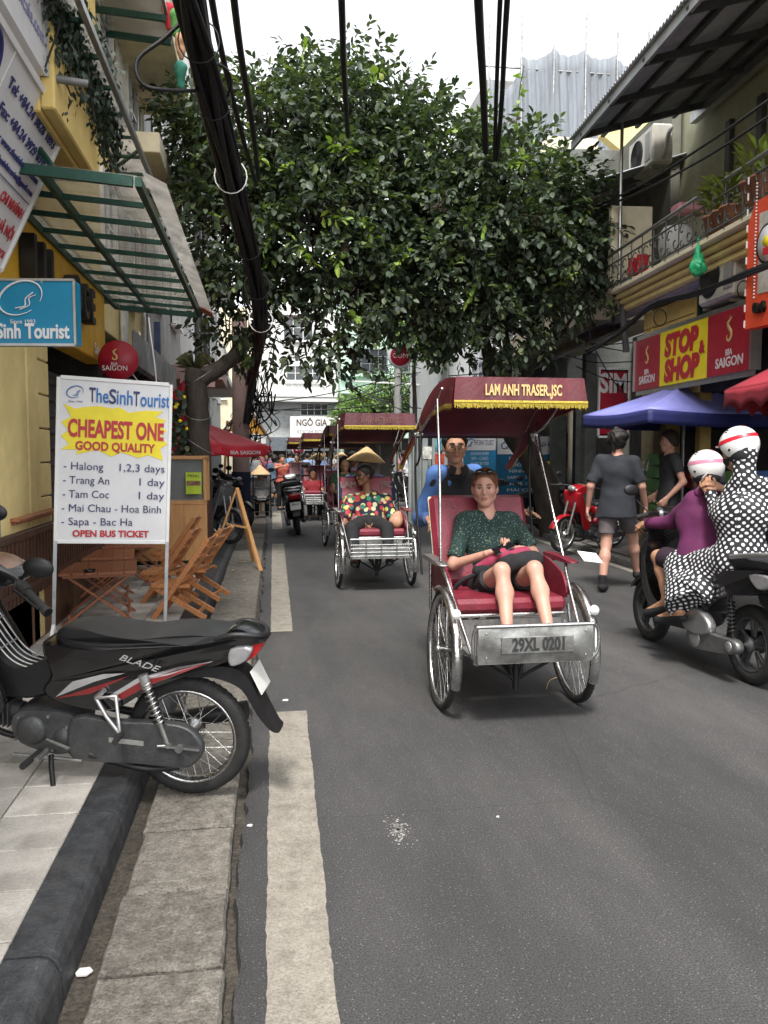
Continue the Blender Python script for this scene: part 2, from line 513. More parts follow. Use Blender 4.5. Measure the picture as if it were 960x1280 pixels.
def stand(h=1.7, **kw):
    s = h / 1.7
    J = dict(pel=(0, 0, .94), chest=(0, 0, 1.24), neck=(0, .005, 1.43), head=(0, -.012, 1.585), fd=(0, -1, 0), fu=(0, 0, 1),
             shR=(-.175, 0, 1.395), elR=(-.215, .03, 1.12), wrR=(-.225, -.03, .88), shL=(.175, 0, 1.395), elL=(.215, .03, 1.12), wrL=(.225, -.03, .88),
             hiR=(-.085, 0, .9), knR=(-.095, -.02, .49), anR=(-.095, .02, .085), toR=(-.105, -.15, .03),
             hiL=(.085, 0, .9), knL=(.095, -.02, .49), anL=(.095, .02, .085), toL=(.105, -.15, .03))
    J = {k: (tuple(np.array(v) * s) if k not in ('fd', 'fu') else v) for k, v in J.items()}
    J.update(kw); return J
def person(label, J, loc, rz=0, group=None, skin=None, hair=('short', None), top=('tee', None), bottom=('trousers', None), shoes=None,
           res=.014, w=1., eyes=False, sleeve=.55, hem=None, noise=.004, hands=None, name='person', cat='person', collar=None, leglen=.5, detail_hands=None, hs=1.0, belly=1.):
    T = thing(name, label, cat, loc, rz, group)
    g = {k: _vec(v) for k, v in J.items()}
    side = unit(g['shL'] - g['shR']); spine = unit(g['neck'] - g['pel']); front = unit(np.cross(side, spine))
    if front.dot(np.cross(unit(g['hiL'] - g['hiR']), V3(0, 0, 1))) < -.9: front = -front
    sq = (front, 1.42)
    F_ = unit(g['fd']); U_ = _vec(g['fu']); U_ = unit(U_ - F_ * U_.dot(F_)); S_ = np.cross(U_, F_) * -1  # head frame
    H0 = g['head']
    def hp(x, y, z): return H0 + (S_ * x - F_ * y + U_ * z) * hs    # y negative = towards the face
    HR = np.array([S_, -F_, U_])
    def torso(s, o, waist=.115, low=True):
        s.cone(g['pel'] + spine * .02, g['pel'] * .45 + g['chest'] * .55, (.140 * w + o) * belly, (waist * w + o) * belly, .05, 0, sq)
        s.cone(g['pel'] * .45 + g['chest'] * .55, g['chest'] + spine * .03, (waist * w + o) * belly, .152 * w + o, .05, 0, sq)
        s.cone(g['chest'] + spine * .03 + side * .075 * w, g['shL'] - side * .03 - spine * .02, .10 * w + o, .056 * w + o, .05, 0, sq)
        s.cone(g['chest'] + spine * .03 - side * .075 * w, g['shR'] + side * .03 - spine * .02, .10 * w + o, .056 * w + o, .05, 0, sq)
        s.cone(g['neck'] - spine * .03, g['neck'] + (g['shL'] - g['neck']) * .8, .058 * w + o * .6, .045 * w + o, .04)
        s.cone(g['neck'] - spine * .03, g['neck'] + (g['shR'] - g['neck']) * .8, .058 * w + o * .6, .045 * w + o, .04)
    b = SDF(); torso(b, -.006)
    b.cone(g['neck'] - spine * .04, H0 - U_ * .04 + F_ * -.02, .056, .052, .03)
    for sd in 'LR':
        b.cone(g['sh' + sd], g['el' + sd], .052 * w, .039 * w, .03).cone(g['el' + sd], g['wr' + sd], .04 * w, .0255 * w, .02)
        hi, kn, an, to = (g[x + sd] for x in ('hi', 'kn', 'an', 'to'))
        b.cone(hi, kn, .086 * w, .054 * w, .05)
        mid = kn + (an - kn) * .32 - unit(np.cross(np.cross(an - kn, to - an), an - kn)) * .018
        b.cone(kn, mid, .05 * w, .053 * w, .03).cone(mid, an, .053 * w, .034 * w, .04)
        b.cone(an, to, .034, .022, .03).cone(an + (0, 0, -.04), to, .028, .02, .02)
    # head
    b.ell(hp(0, .012, .03), V3(.077, .096, .088) * hs, HR, .02)
    b.cone(hp(0, -.03, -.02), hp(0, -.058, -.086), .061 * hs, .03 * hs, .035)
    for x in (-1, 1):
        b.ell(hp(.036 * x, -.058, -.022), V3(.032, .03, .032) * hs, HR, .02)
        b.ell(hp(.079 * x, .008, -.012), V3(.012, .02, .032) * hs, HR, .008)
        b.cone(hp(.015 * x, -.079, .022), hp(.045 * x, -.07, .02), .011 * hs, .009 * hs, .012)
        b.cone(hp(.05 * x, -.012, -.06), hp(.012 * x, -.062, -.095), .024 * hs, .022 * hs, .02)
        if res < .011: b.ell(hp(.031 * x, -.094, .001), V3(.017, .016, .011) * hs, HR, .01, 'sub')
    b.cone(hp(0, -.084, .008), hp(0, -.106, -.034), .008 * hs, .0125 * hs, .01)
    b.ell(hp(0, -.088, -.06), V3(.023, .013, .006) * hs, HR, .006)
    b.ell(hp(0, -.085, -.072), V3(.019, .013, .007) * hs, HR, .006)
    HN = hands or {}
    extra = []
    for sd in 'LR':
        hd = HN.get(sd, {}); d = hd.get('d', g['wr' + sd] - g['el' + sd])
        args = (g['wr' + sd], d, hd.get('n', -side if sd == 'L' else side), hd.get('side', 1 if sd == 'L' else -1), hd.get('curl', .5), hd.get('sc', 1.), hd.get('spread', .06))
        if detail_hands:
            hs_ = SDF(); hs_.cone(g['wr' + sd] - unit(d) * .02, g['wr' + sd], .025 * w, .024 * w, .01); hand(hs_, *args); extra.append(hs_.poly(detail_hands))
        else: hand(b, *args)
    sdfmesh([b.poly(res)] + extra, 'body', skin, T)
    # clothes
    tk, tm = top[0], top[1]
    seed = len(bpy.data.objects) % 17
    if tk != 'none':
        s = SDF(); torso(s, .014, .125)
        hz = g['pel'] - spine * (hem if hem is not None else .06)
        fl = .03 if (hem or 0) > .1 else 0; s.cone(g['pel'] + spine * .05, hz, (.145 * w + .016) * belly + fl * .6, (.158 * w + .03) * belly + fl, .04, 1, sq)
        for sd in 'LR':
            e = g['sh' + sd] + (g['el' + sd] - g['sh' + sd]) * min(1, sleeve if tk == 'tee' else 1)
            s.cone(g['sh' + sd], e, .068 * w, (.062 if tk == 'tee' else .055) * w, .04, 1 if tk == 'tee' else 0)
            if tk == 'long':
                s.cone(e, g['wr' + sd] - unit(g['wr' + sd] - e) * .0, .055 * w, .038 * w, .03, 1)
        s.plane(g['neck'] + spine * .022, spine + front * .35)
        if collar == 'v':
            s.cone(g['neck'] + front * .09 + spine * .04, g['neck'] + front * .12 - spine * .16, .062, .008, .01, op='sub')
        else: s.cone(g['neck'] + spine * .0 + front * .02, g['neck'] + front * .05 + spine * .06, .055, .08, .01, op='sub')
        sdfmesh([s.poly(res, noise, 16, seed)], top[2] if len(top) > 2 else 'shirt', tm, T)
    bk, bm_ = bottom[0], bottom[1]
    if bk != 'none':
        s = SDF()
        s.cone(g['pel'] + spine * .05, (g['hiL'] + g['hiR']) / 2, .128 * w, .12 * w, .05, 0, sq)
        for sd in 'LR':
            hi, kn, an = (g[x + sd] for x in ('hi', 'kn', 'an'))
            if bk == 'shorts':
                e = hi + (kn - hi) * (leglen * 1.7 if leglen < .6 else 1)
                s.cone(hi, e, .1 * w, .088 * w, .05, 1)
            elif bk == 'trousers':
                s.cone(hi, kn, .1 * w, .068 * w, .05).cone(kn, an + (kn - an) * .06, .068 * w, .055 * w, .03, 1)
        sdfmesh([s.poly(res, noise, 18, seed + 3)], {'shorts': 'shorts', 'trousers': 'trousers'}[bk], bm_, T)
    if shoes:
        for sd in 'LR':
            an, to = g['an' + sd], g['to' + sd]; dd = unit((to - an) * V3(1, 1, .0)); dn = V3(0, 0, -1)
            s = SDF(); sole = min(an[2], to[2])
            s.cone(an + V3(0, 0, -.035), to, .04, .032, .02).cone(an + V3(0, 0, -.03) - dd * .025, an + V3(0, 0, -.035), .038, .04, .02).cone(an, an + V3(0, 0, -.03), .04, .044, .02, 2)
            sdfmesh([s.poly(min(res, .012))], 'shoe', shoes, T)
    hk, hm = hair
    if hk != 'none':
        s = SDF()
        vol = {'short': .012, 'bun': .007, 'long': .012, 'curly': .028, 'thick': .02}[hk]
        s.ell(hp(0, .016, .034), (V3(.08, .1, .092) + vol) * hs, HR, .01)
        if hk == 'bun': s.ell(hp(0, .11, .06), V3(.035, .035, .035), HR, .02)
        if hk == 'long': s.cone(hp(0, .06, .0), hp(0, .11, -.22), .085, .06, .04).cone(hp(.05, .05, 0), hp(.07, .06, -.2), .05, .04, .04).cone(hp(-.05, .05, 0), hp(-.07, .06, -.2), .05, .04, .04)
        if hk in ('curly', 'thick'): s.ell(hp(0, .05, -.02), V3(.08, .07, .085), HR, .03)
        fr = -.058 if hk != 'bun' else -.066
        s.plane(hp(0, fr + .03, .0), -(-F_ * 1.0 + U_ * (.52 if hk == 'bun' else .66))) if hk != 'long' else s.plane(hp(0, -.03, 0), -(-F_ * 1. + U_ * .75) if False else -(-F_ * 1. + U_ * .6))
        if hk in ('short', 'bun', 'thick'): s.plane(hp(0, .02, -.055), -(U_ * 1. + -F_ * .25))
        sdfmesh([s.poly(min(res, .009), .004 if hk != 'curly' else .016, 90 if hk != 'curly' else 48, 3)], 'hair', hm, T)
    if eyes:
        for x in (-1, 1):
            MB_ = MB(); MB_.ell(hp(.031 * x, -.083, .001), V3(.0115, .0105, .0062), 14, 8); MB_.build('eye', M_eye, T)
            q = MB(); q.ell(hp(.031 * x, -.0915, .001), V3(.0055, .0035, .0056), 10, 6); q.build('iris', M_iris, T)
            q = MB(); q.tube([hp(.013 * x, -.0955, .021), hp(.03 * x, -.094, .027), hp(.05 * x, -.08, .021)], [.0035, .0042, .002], 6); q.build('eyebrow', hm or M_iris, T)
            q = MB(); q.tube([hp(.016 * x, -.0915, .006), hp(.031 * x, -.0955, .011), hp(.047 * x, -.086, .005)], [.0014, .0022, .001], 5); q.build('eyelashes', M_iris, T)
        q = MB(); q.ell(hp(0, -.0985, -.0605), V3(.0215, .005, .0045), 12, 6); q.ell(hp(0, -.096, -.070), V3(.018, .006, .0055), 12, 6); q.build('lips', M_lips, T)
    T['_'] = 0; del T['_']
    return T, g, hp
def conical_hat(parent, c, m, r=.21, h=.14, up=(0, 0, 1), flat=1.):
    R = V3(*up); q = MB()
    rot = Vector((0, 0, 1)).rotation_difference(Vector(up)).to_matrix().to_4x4()
    q.M = Matrix.Translation(Vector(tuple(c))) @ rot
    prof = [(r, -h * .45), (r * .98, -h * .42), (r * .7, -h * .12 * flat), (r * .42, h * .22), (r * .2, h * .48), (.012, h * .62)]
    q.lathe(prof, 28); q.lathe([(p[0] * .97, p[1] - .008) for p in prof][::-1], 28)
    return q.build('conical_hat', m, parent)
M_eye = mat('eye white', (.38, .34, .31), .25, var=.05)
M_iris = mat('dark iris', (.015, .01, .008), .3, var=.1)
M_lips = mat('lips', (.33, .12, .1), .45, var=.1)
# ---------------------------------------------------------------- shared materials
chrome = mat('worn chrome', (.55, .55, .54), .26, 1., .25, 12, .15, 90)
steel = mat('dull steel', (.36, .36, .35), .42, .9, .3, 9, .3, 40, dirt=.35)
black_pl = mat('black plastic', (.009, .009, .010), .45, 0, .3, 10, .08, 220)
gloss_black = mat('glossy black paint', (.008, .008, .009), .16, 0, .2, 8, coat=.5)
rubber = mat('tyre rubber', (.017, .017, .017), .75, 0, .3, 20, .4, 120)
iron = mat('black iron', (.014, .014, .014), .5, .4, .3, 14, .2, 60)
engine_grey = mat('engine casting grey', (.075, .077, .08), .45, .5, .25, 14, .25, 90, dirt=.4)
seat_blk = mat('black seat vinyl', (.017, .018, .02), .4, 0, .25, 7, .25, 300)
wood_red = mat('varnished red wood', (.30, .105, .045), .38, 0, .35, 5, .2, 30, stretch=(3, 14, 14), coat=.15)
wood_or = mat('orange brown wood', (.42, .17, .06), .42, 0, .35, 5, .2, 30, stretch=(14, 3, 14))
pine = mat('pine board', (.55, .30, .12), .55, 0, .22, 4, .15, 30, col2=(.46, .23, .085), stretch=(8, 8, 1.2))
white_p = mat('white paint', (.74, .74, .73), .5, 0, .06, 6, dirt=.12)
red_lens = mat('red lens', (.35, .01, .012), .15, 0, .1, 8, coat=.5)
clear_lens = mat('clear lens', (.34, .34, .35), .12, .4, .1, 30)
maroon = mat('maroon vinyl canopy', (.10, .012, .018), .42, 0, .3, 5, .35, 40, dirt=.1)
maroon_seat = mat('maroon seat vinyl', (.17, .016, .03), .38, 0, .25, 6, .25, 60)
gold = mat('gold fringe', (.52, .40, .05), .7, 0, .35, 90, .5, 200)
gold_print = mat('gold print', (.62, .46, .19), .5, 0, .15, 30)
skin_light = mat('pale skin', (.46, .25, .185), .5, 0, .12, 9, .06, 200, subs=.12)
skin_tan = mat('tan skin', (.40, .21, .125), .5, 0, .12, 9, .06, 200, subs=.1)
skin_brown = mat('brown skin', (.20, .09, .05), .5, 0, .12, 9, .06, 200, subs=.08)
hair_blk = mat('black hair', (.012, .01, .009), .42, 0, .5, 60, .8, 160, stretch=(1, 1, .25))
hair_br = mat('dark brown hair', (.03, .018, .011), .5, 0, .5, 50, .9, 120)
hair_au = mat('auburn hair', (.12, .045, .02), .45, 0, .45, 60, .8, 160)
straw = mat('woven straw', (.52, .36, .17), .75, 0, .25, 60, .5, 140)
def cloth(name, col, rough=.85, var=.2): return mat(name, col, rough, 0, var, 5, .25, 400)
def plastic(name, col, rough=.4): return mat(name, col, rough, 0, .1, 6)
def glassy(name, col=(.8, .85, .85), alpha=.35, rough=.1):
    m = mat(name, col, rough, 0, .1, 5, alpha=alpha); return m
# ================================================================ ROAD, KERBS, PAVEMENTS
def asphalt_mat():
    m = bpy.data.materials.new('asphalt'); m.use_nodes = True; n, l, b = nodes_of(m)
    tc = n.new('ShaderNodeTexCoord')
    def noise(sc, det=6, ro=.6, st=None):
        z = n.new('ShaderNodeTexNoise'); z.inputs['Scale'].default_value = sc; z.inputs['Detail'].default_value = det; z.inputs['Roughness'].default_value = ro
        s_ = tc.outputs['Object']
        if st:
            mp = n.new('ShaderNodeMapping'); mp.inputs['Scale'].default_value = st; l.new(s_, mp.inputs[0]); s_ = mp.outputs[0]
        l.new(s_, z.inputs['Vector']); return z.outputs[0]
    def ramp(x, a, b_, ca, cb):
        r = n.new('ShaderNodeValToRGB'); e = r.color_ramp.elements; e[0].position = a; e[1].position = b_; e[0].color = (*ca, 1); e[1].color = (*cb, 1); l.new(x, r.inputs[0]); return r.outputs[0]
    def mix(a, b_, f, mode='MIX'):
        x = n.new('ShaderNodeMix'); x.data_type = 'RGBA'; x.blend_type = mode
        for s_, i in ((a, 6), (b_, 7), (f, 0)):
            if isinstance(s_, (tuple, float, int)): x.inputs[i].default_value = s_
            else: l.new(s_, x.inputs[i])
        return x.outputs[2]
    base = ramp(noise(.9, 8, .65, (1, .35, 1)), .3, .7, (.047, .047, .049), (.086, .085, .086))
    grain = ramp(noise(160, 3, .7), .3, .75, (.25, .25, .25), (1.95, 1.92, 1.88))
    c = mix(base, grain, 1., 'MULTIPLY')
    vo = n.new('ShaderNodeTexVoronoi'); vo.inputs['Scale'].default_value = 95; l.new(tc.outputs['Object'], vo.inputs['Vector'])
    spk = ramp(vo.outputs['Distance'], .12, .3, (.8, .8, .8), (0, 0, 0))
    sel = ramp(vo.outputs['Color'], .62, .7, (0, 0, 0), (1, 1, 1))
    c = mix(c, (.26, .25, .23, 1), mix(spk, sel, 1., 'MULTIPLY'))
    blot = ramp(noise(2.3, 9, .8), .6, .72, (0, 0, 0), (.45, .45, .45))
    c = mix(c, (.028, .027, .027, 1), blot)
    cr = n.new('ShaderNodeTexVoronoi'); cr.feature = 'DISTANCE_TO_EDGE'; cr.inputs['Scale'].default_value = .55
    wob = n.new('ShaderNodeMix'); wob.data_type = 'VECTOR'; wob.inputs[0].default_value = .06
    nn = n.new('ShaderNodeTexNoise'); nn.inputs['Scale'].default_value = 5; nn.inputs['Detail'].default_value = 8; l.new(tc.outputs['Object'], nn.inputs['Vector'])
    l.new(tc.outputs['Object'], wob.inputs[4]); l.new(nn.outputs[1], wob.inputs[5]); l.new(wob.outputs[1], cr.inputs['Vector'])
    c = mix(c, (.022, .021, .02, 1), ramp(cr.outputs[0], .0015, .004, (.3, .3, .3), (0, 0, 0)))
    st_ = ramp(noise(.45, 6, .7, (1, .25, 1)), .42, .68, (.70, .70, .71), (1.26, 1.24, 1.2)); c = mix(c, st_, 1., 'MULTIPLY')
    l.new(c, b.inputs['Base Color']); b.inputs['Roughness'].default_value = .8; b.inputs['Specular IOR Level'].default_value = .35
    bp = n.new('ShaderNodeBump'); bp.inputs['Strength'].default_value = .55; bp.inputs['Distance'].default_value = .006
    l.new(noise(190, 3, .7), bp.inputs['Height']); l.new(bp.outputs[0], b.inputs['Normal'])
    return m
def stone_mat(name, ca, cb, sc=9, rough=.8, bump=.4, dirt=.4, rnd=.16, scratches=False):
    m = mat(name, ca, rough, 0, .2, sc, bump, 70, col2=cb, dirt=dirt)
    n, l, b = nodes_of(m)
    oi = n.new('ShaderNodeObjectInfo'); mr = n.new('ShaderNodeMapRange'); mr.inputs[3].default_value = 1 - rnd; mr.inputs[4].default_value = 1 + rnd
    l.new(oi.outputs['Random'], mr.inputs[0])
    src = b.inputs['Base Color'].links[0].from_socket
    vm = n.new('ShaderNodeVectorMath'); vm.operation = 'SCALE'; l.new(src, vm.inputs[0]); l.new(mr.outputs[0], vm.inputs['Scale'])
    out = vm.outputs[0]
    if scratches:
        tc = n.new('ShaderNodeTexCoord')
        for st, rz in (((40, 4, 1), .5), ((5, 50, 1), .3)):
            mp = n.new('ShaderNodeMapping'); mp.inputs['Scale'].default_value = st; mp.inputs['Rotation'].default_value = (0, 0, rz)
            z = n.new('ShaderNodeTexNoise'); z.inputs['Scale'].default_value = 1.6; z.inputs['Detail'].default_value = 5; z.inputs['Roughness'].default_value = .8
            l.new(tc.outputs['Object'], mp.inputs[0]); l.new(mp.outputs[0], z.inputs['Vector'])
            r = n.new('ShaderNodeValToRGB'); r.color_ramp.elements[0].position = .62; r.color_ramp.elements[1].position = .78; r.color_ramp.elements[1].color = (.6, .6, .6, 1)
            l.new(z.outputs[0], r.inputs[0])
            x = n.new('ShaderNodeMix'); x.data_type = 'RGBA'; x.inputs[7].default_value = (.24, .25, .27, 1)
            l.new(out, x.inputs[6]); l.new(r.outputs[0], x.inputs[0]); out = x.outputs[2]
    l.new(out, b.inputs['Base Color'])
    return m
m_asph = asphalt_mat()
m_kerb = stone_mat('dark kerb stone', (.050, .053, .057), (.020, .021, .023), 13, .55, .3, .3, .12, True)
m_slab = stone_mat('rough gutter slab', (.235, .215, .185), (.125, .112, .094), 20, .9, 1.0, .75, .14)
m_tile = stone_mat('pale pavement tile', (.56, .53, .48), (.42, .39, .35), 6, .7, .4, .5, .2)
m_dirt = mat('gutter dirt', (.085, .072, .056), .95, 0, .35, 14, .8, 60, col2=(.045, .038, .03))
m_line = mat('worn road paint', (.31, .285, .24), .85, 0, .2, 13, .6, 120, dirt=.6, col2=(.23, .21, .175))
n_, l_, b_ = nodes_of(m_line); z_ = n_.new('ShaderNodeTexNoise'); z_.inputs['Scale'].default_value = 26; z_.inputs['Detail'].default_value = 10; z_.inputs['Roughness'].default_value = .8; r_ = n_.new('ShaderNodeValToRGB'); r_.color_ramp.elements[0].position = .30; r_.color_ramp.elements[1].position = .40; l_.new(n_['Texture Coordinate'].outputs['Object'], z_.inputs['Vector']); l_.new(z_.outputs[0], r_.inputs[0]); l_.new(r_.outputs[0], b_.inputs['Alpha'])
m_ground = mat('dusty ground', (.10, .09, .08), .95, 0, .25, .6, .3, 20)
grain(m_slab, 110, .45, 1.5, .006); grain(m_line, 130, .6, 1.35); grain(m_tile, 90, .8, 1.18, .002); grain(m_kerb, 120, .6, 1.5, .003); grain(m_dirt, 60, .4, 1.7, .01)
def wob(i, s): return (math.sin(i * 12.9898 + s * 78.233) * 43758.5453) % 1 - .5
q = MB(); q.quad((-300, -200, -.12), (300, -200, -.12), (300, 400, -.12), (-300, 400, -.12)); struct(q, 'ground', m_ground)
# road with its ragged left edge
q = MB(); N = 420; vs = []; fs = []
for i in range(N + 1):
    y = -3 + 61 * (i / N) ** 1.6
    e = -.105 + .013 * max(0, y - 3) + .024 * wob(i, 1) + .012 * math.sin(y * 5) * math.sin(y * 1.7)
    if y > 13: e = min(e, .06)
    vs += [(e, y, -.05), (e + .012, y, -.004), (e + .03, y, 0), (4.72 + (max(0, y - 9)) * .035, y, 0)]
for i in range(N):
    a = i * 4
    for k in range(3): fs.append((a + k, a + k + 1, a + k + 5, a + k + 4))
q.add(vs, [f for f in fs]); road = struct(q, 'road', m_asph)
q = MB(); q.quad((-40, 58, 0), (60, 58, 0), (60, 90, 0), (-40, 90, 0)); struct(q, 'far_crossroad', m_asph)
q = MB(); q.quad((-.66, -3, -.035), (.2, -3, -.035), (.6, 60, -.035), (-.66, 60, -.035)); gutter = struct(q, 'gutter', m_dirt)
# broad slabs along the gutter
ys = [1.3, 1.9, 2.367, 2.817, 3.294, 3.724]
while ys[-1] < 15.5: ys.append(ys[-1] + .44 + .03 * wob(len(ys), 3))
for i in range(len(ys) - 1):
    y0, y1 = ys[i] + .014, ys[i + 1] - .014
    xl = -.482 + .012 * wob(i, 5); xr = -.128 + .012 * max(0, y0 - 3) + .01 * wob(i, 8)
    top = []; M_ = 7
    def edge(a, b, amp, sd): return [(a[0] + (b[0] - a[0]) * t / M_ + (amp * wob(t + i * 9, sd) if 0 < t < M_ else 0), a[1] + (b[1] - a[1]) * t / M_ + (amp * wob(t * 3 + i, sd + 1) if 0 < t < M_ else 0)) for t in range(M_)]
    c4 = [(xl, y0), (xr, y0 + .012 * wob(i, 2)), (xr, y1 + .012 * wob(i + 1, 2)), (xl, y1)]
    for k in range(4): top += edge(c4[k], c4[(k + 1) % 4], .007, 11 + k)
    cx = sum(p[0] for p in top) / len(top); cy = sum(p[1] for p in top) / len(top); n = len(top)
    tz = .004 + .008 * wob(i, 21)
    inn = [(cx + (p[0] - cx) * .955, cy + (p[1] - cy) * .965, tz) for p in top]
    q = MB(); lo = [(p[0], p[1], -.04) for p in top]; md = [(p[0], p[1], tz - .014) for p in top]
    q.loft([lo, md, inn], cap=False, smooth=False); q.add(inn, [tuple(range(n))])
    struct(q, 'stone_slab', m_slab, gutter)
# pavement bed, kerb, tiles
q = MB(); q.box((-1.4, 15, .04), (1.28, 36, .08)); pave = struct(q, 'pavement', m_dirt)
q = MB(); q.box((-.67, 20, .02), (.17, 46, .08)); kerbp = struct(q, 'kerb', m_dirt)
y = .9; i = 0; kl = [1.43, .95, .98]
while y < 17:
    L = (kl[i] if i < 3 else .97) + 0 * i
    w = .205; q = MB(); y1 = y + L - .012; x0, x1 = -.735 + .004 * y, -.612 + .011 * y
    x0b, x1b = -.735 + .004 * y1, -.612 + .011 * y1
    prof = lambda a, b: [(a, -.03), (b + .02, -.03), (b + .012, .05), (b, .078), (b - .018, .097), (b - .04, .103), (a + .004, .103), (a, .098)]
    q.loft([[(px_, yy, pz) for px_, pz in prof(aa, bb)] for yy, aa, bb in ((y, x0, x1), (y + .006, x0, x1 + .003), (y1 - .006, x0b, x1b + .003), (y1, x0b, x1b))], True, False)
    struct(q, 'kerb_stone', m_kerb, kerbp); y += L; i += 1
tile_me = MB().box((0, 0, 0), (.2825, .2825, .022), .003).mesh('tile', m_tile)
for r in range(38):
    yy = 1.406 + r * .288
    for c in range(4):
        xx = -.879 - c * .288 + .004 * yy
        if c == 0: xx += 0
        struct_t = meobj('tile', tile_me, pave, (xx, yy, .089 + .0025 * wob(r * 5 + c, 4)), (.006 * wob(r, c), .006 * wob(c, r), 0))
# painted dashes: irregular worn outline
def dash(y0, y1, lx, rx, name='road_marking'):
    n = max(6, int((y1 - y0) / .035)); a = []; b = []
    for i in range(n + 1):
        y = y0 + (y1 - y0) * i / n
        a.append((lx(y) + .006 * wob(i, y0) + .002 * math.sin(y * 9), y, .004)); b.append((rx(y) + .006 * wob(i, y0 + 3) + .002 * math.sin(y * 7), y, .004))
    q = MB(); q.add(a + b, [(i, n + 1 + i, n + 2 + i, i + 1) for i in range(n)]); struct(q, name, m_line)
LX = lambda y: -.008 + .0128 * (y - 2.1)
RX = lambda y: .184 + .0203 * (y - 2.1) if y < 5 else .237 + .0147 * (y - 6.9)
dash(.5, 4.74, LX, RX); dash(6.91, 13.7, LX, RX); dash(16.3, 21.5, LX, RX)
q = MB(); q.quad((4.50, 5, .004), (4.61, 5, .004), (4.84, 20, .004), (4.72, 20, .004)); struct(q, 'road_edge_line', m_line)
# right hand kerb and pavement
q = MB(); q.add([(4.77, -2, .05), (9, -2, .05), (9, 40, .05), (5.8, 40, .05)], [(0, 1, 2, 3)]); rp = struct(q, 'right_pavement', mat('paving of right pavement', (.16, .145, .13), .85, 0, .2, 5, .3, 30, dirt=.4))
m_gk = stone_mat('grey kerb stone', (.2, .19, .175), (.12, .115, .105))
for i in range(17):
    y = 3 + i * 1.0; x = 4.74 + max(0, y - 9) * .035
    q = MB(); q.box((x + .07, y, .03), (.14, .985, .1), .012); struct(q, 'kerb_stone', m_gk, rp)
# litter scraps and a splash of whitewash
scrap_m = mat('scrap paper', (.7, .68, .66), .7, 0, .05)
def scrap(p, w, label, m=scrap_m, k=6):
    q = MB(); c = Vector(p); v = [(c.x + w * math.cos(a_) * (.7 + .6 * abs(wob(j, w * 90))), c.y + w * math.sin(a_) * (.6 + .6 * abs(wob(j, 7))), c.z + .004 + .008 * abs(wob(j, 9))) for j, a_ in enumerate([2 * PI * j / k for j in range(k)])]
    q.add(v + [(p_[0], p_[1], p_[2] - .003) for p_ in v], [tuple(range(k)), tuple(range(2 * k - 1, k - 1, -1))]); one(q, 'paper_scrap', m, label, 'litter')
scrap(G(104, 1217, -.03), .03, 'torn white paper scrap in the gutter beside the dark kerb')
scrap(G(357, 876, .0), .025, 'white paper scrap on asphalt just left of the painted dash gap')
scrap(G(312, 1033, .0), .014, 'tiny white scrap on asphalt between slabs and road line')
scrap(G(622, 1022, .0), .008, 'tiny pale speck of litter alone on open asphalt')
scrap(G(305, 725, .0), .03, 'white scrap on the slabs near the wooden easel')
q = MB(); c = G(497, 1038)
for i in range(260):
    a_ = random.uniform(0, 2 * PI); r_ = random.gauss(0, 1); rr = random.choice((.001, .0015, .002, .003, .005))
    x, y = c.x + r_ * .028 * math.cos(a_), c.y + abs(r_) * .075 * math.sin(a_)
    k = 6; q.add([(x + rr * math.cos(j * PI / 3) * random.uniform(.6, 1.3), y + rr * 1.4 * math.sin(j * PI / 3), .0045) for j in range(k)], [tuple(range(k))])
struct(q, 'white_spatter', mat('dry white splash', (.34, .335, .32), .9), None)
q = MB(); q.tube(spline([G(683, 861, .01), G(686, 852, .02), G(692, 848, .012), G(700, 846, .01)]), .0025, 5); one(q, 'dry_leaf_stalk', mat('dry stalk', (.5, .4, .15)), 'thin yellow stalk on asphalt under right wheel of front cyclo', 'litter')
# ================================================================ BUILDINGS
yel = mat('yellow stucco', (.70, .52, .18), .85, 0, .1, 3, .15, 60, dirt=.14)
yel2 = mat('pale yellow stucco', (.74, .60, .27), .85, 0, .1, 3, .15, 60, dirt=.2)
ochre = mat('ochre signboard', (.68, .40, .03), .6, 0, .12, 3)
cream = mat('cream stucco', (.70, .63, .46), .85, 0, .1, 3, .1, 60, dirt=.22)
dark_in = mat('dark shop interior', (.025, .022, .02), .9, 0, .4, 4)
grey_w = mat('grey weathered wall', (.27, .27, .26), .85, 0, .15, 3, .1, 40, dirt=.35)
white_w = mat('white stucco', (.66, .66, .64), .85, 0, .06, 3, .1, 40, dirt=.2)
green_w = mat('pale green stucco', (.45, .60, .50), .85, 0, .08, 3, .1, 40, dirt=.2)
pink_w = mat('pinkish concrete', (.38, .27, .25), .85, 0, .12, 3, .1, 40, dirt=.3)
glass_d = mat('dark window glass', (.03, .036, .042), .12, 0, .2, 3, spec=.7)
frame_w = plastic('white window frame', (.7, .7, .68)); frame_d = plastic('dark window frame', (.05, .045, .04))
green_st = mat('green painted steel', (.012, .06, .042), .45, .2, .25, 12, .15, 80)
def translucent(name, col, a, k):
    m = mat(name, col, .3, 0, .25, 5, dirt=.45); n, l, b = nodes_of(m)
    t = n.new('ShaderNodeBsdfTranslucent'); t.inputs[0].default_value = (*col, 1); tr = n.new('ShaderNodeBsdfTransparent'); tr.inputs[0].default_value = (.9, .9, .88, 1)
    l.new(b.inputs['Base Color'].links[0].from_socket, t.inputs[0])
    m1 = n.new('ShaderNodeMixShader'); m1.inputs[0].default_value = k; m2 = n.new('ShaderNodeMixShader'); m2.inputs[0].default_value = a
    l.new(b.outputs[0], m1.inputs[1]); l.new(t.outputs[0], m1.inputs[2]); l.new(m1.outputs[0], m2.inputs[1]); l.new(tr.outputs[0], m2.inputs[2])
    l.new(m2.outputs[0], n['Material Output'].inputs[0]); return m
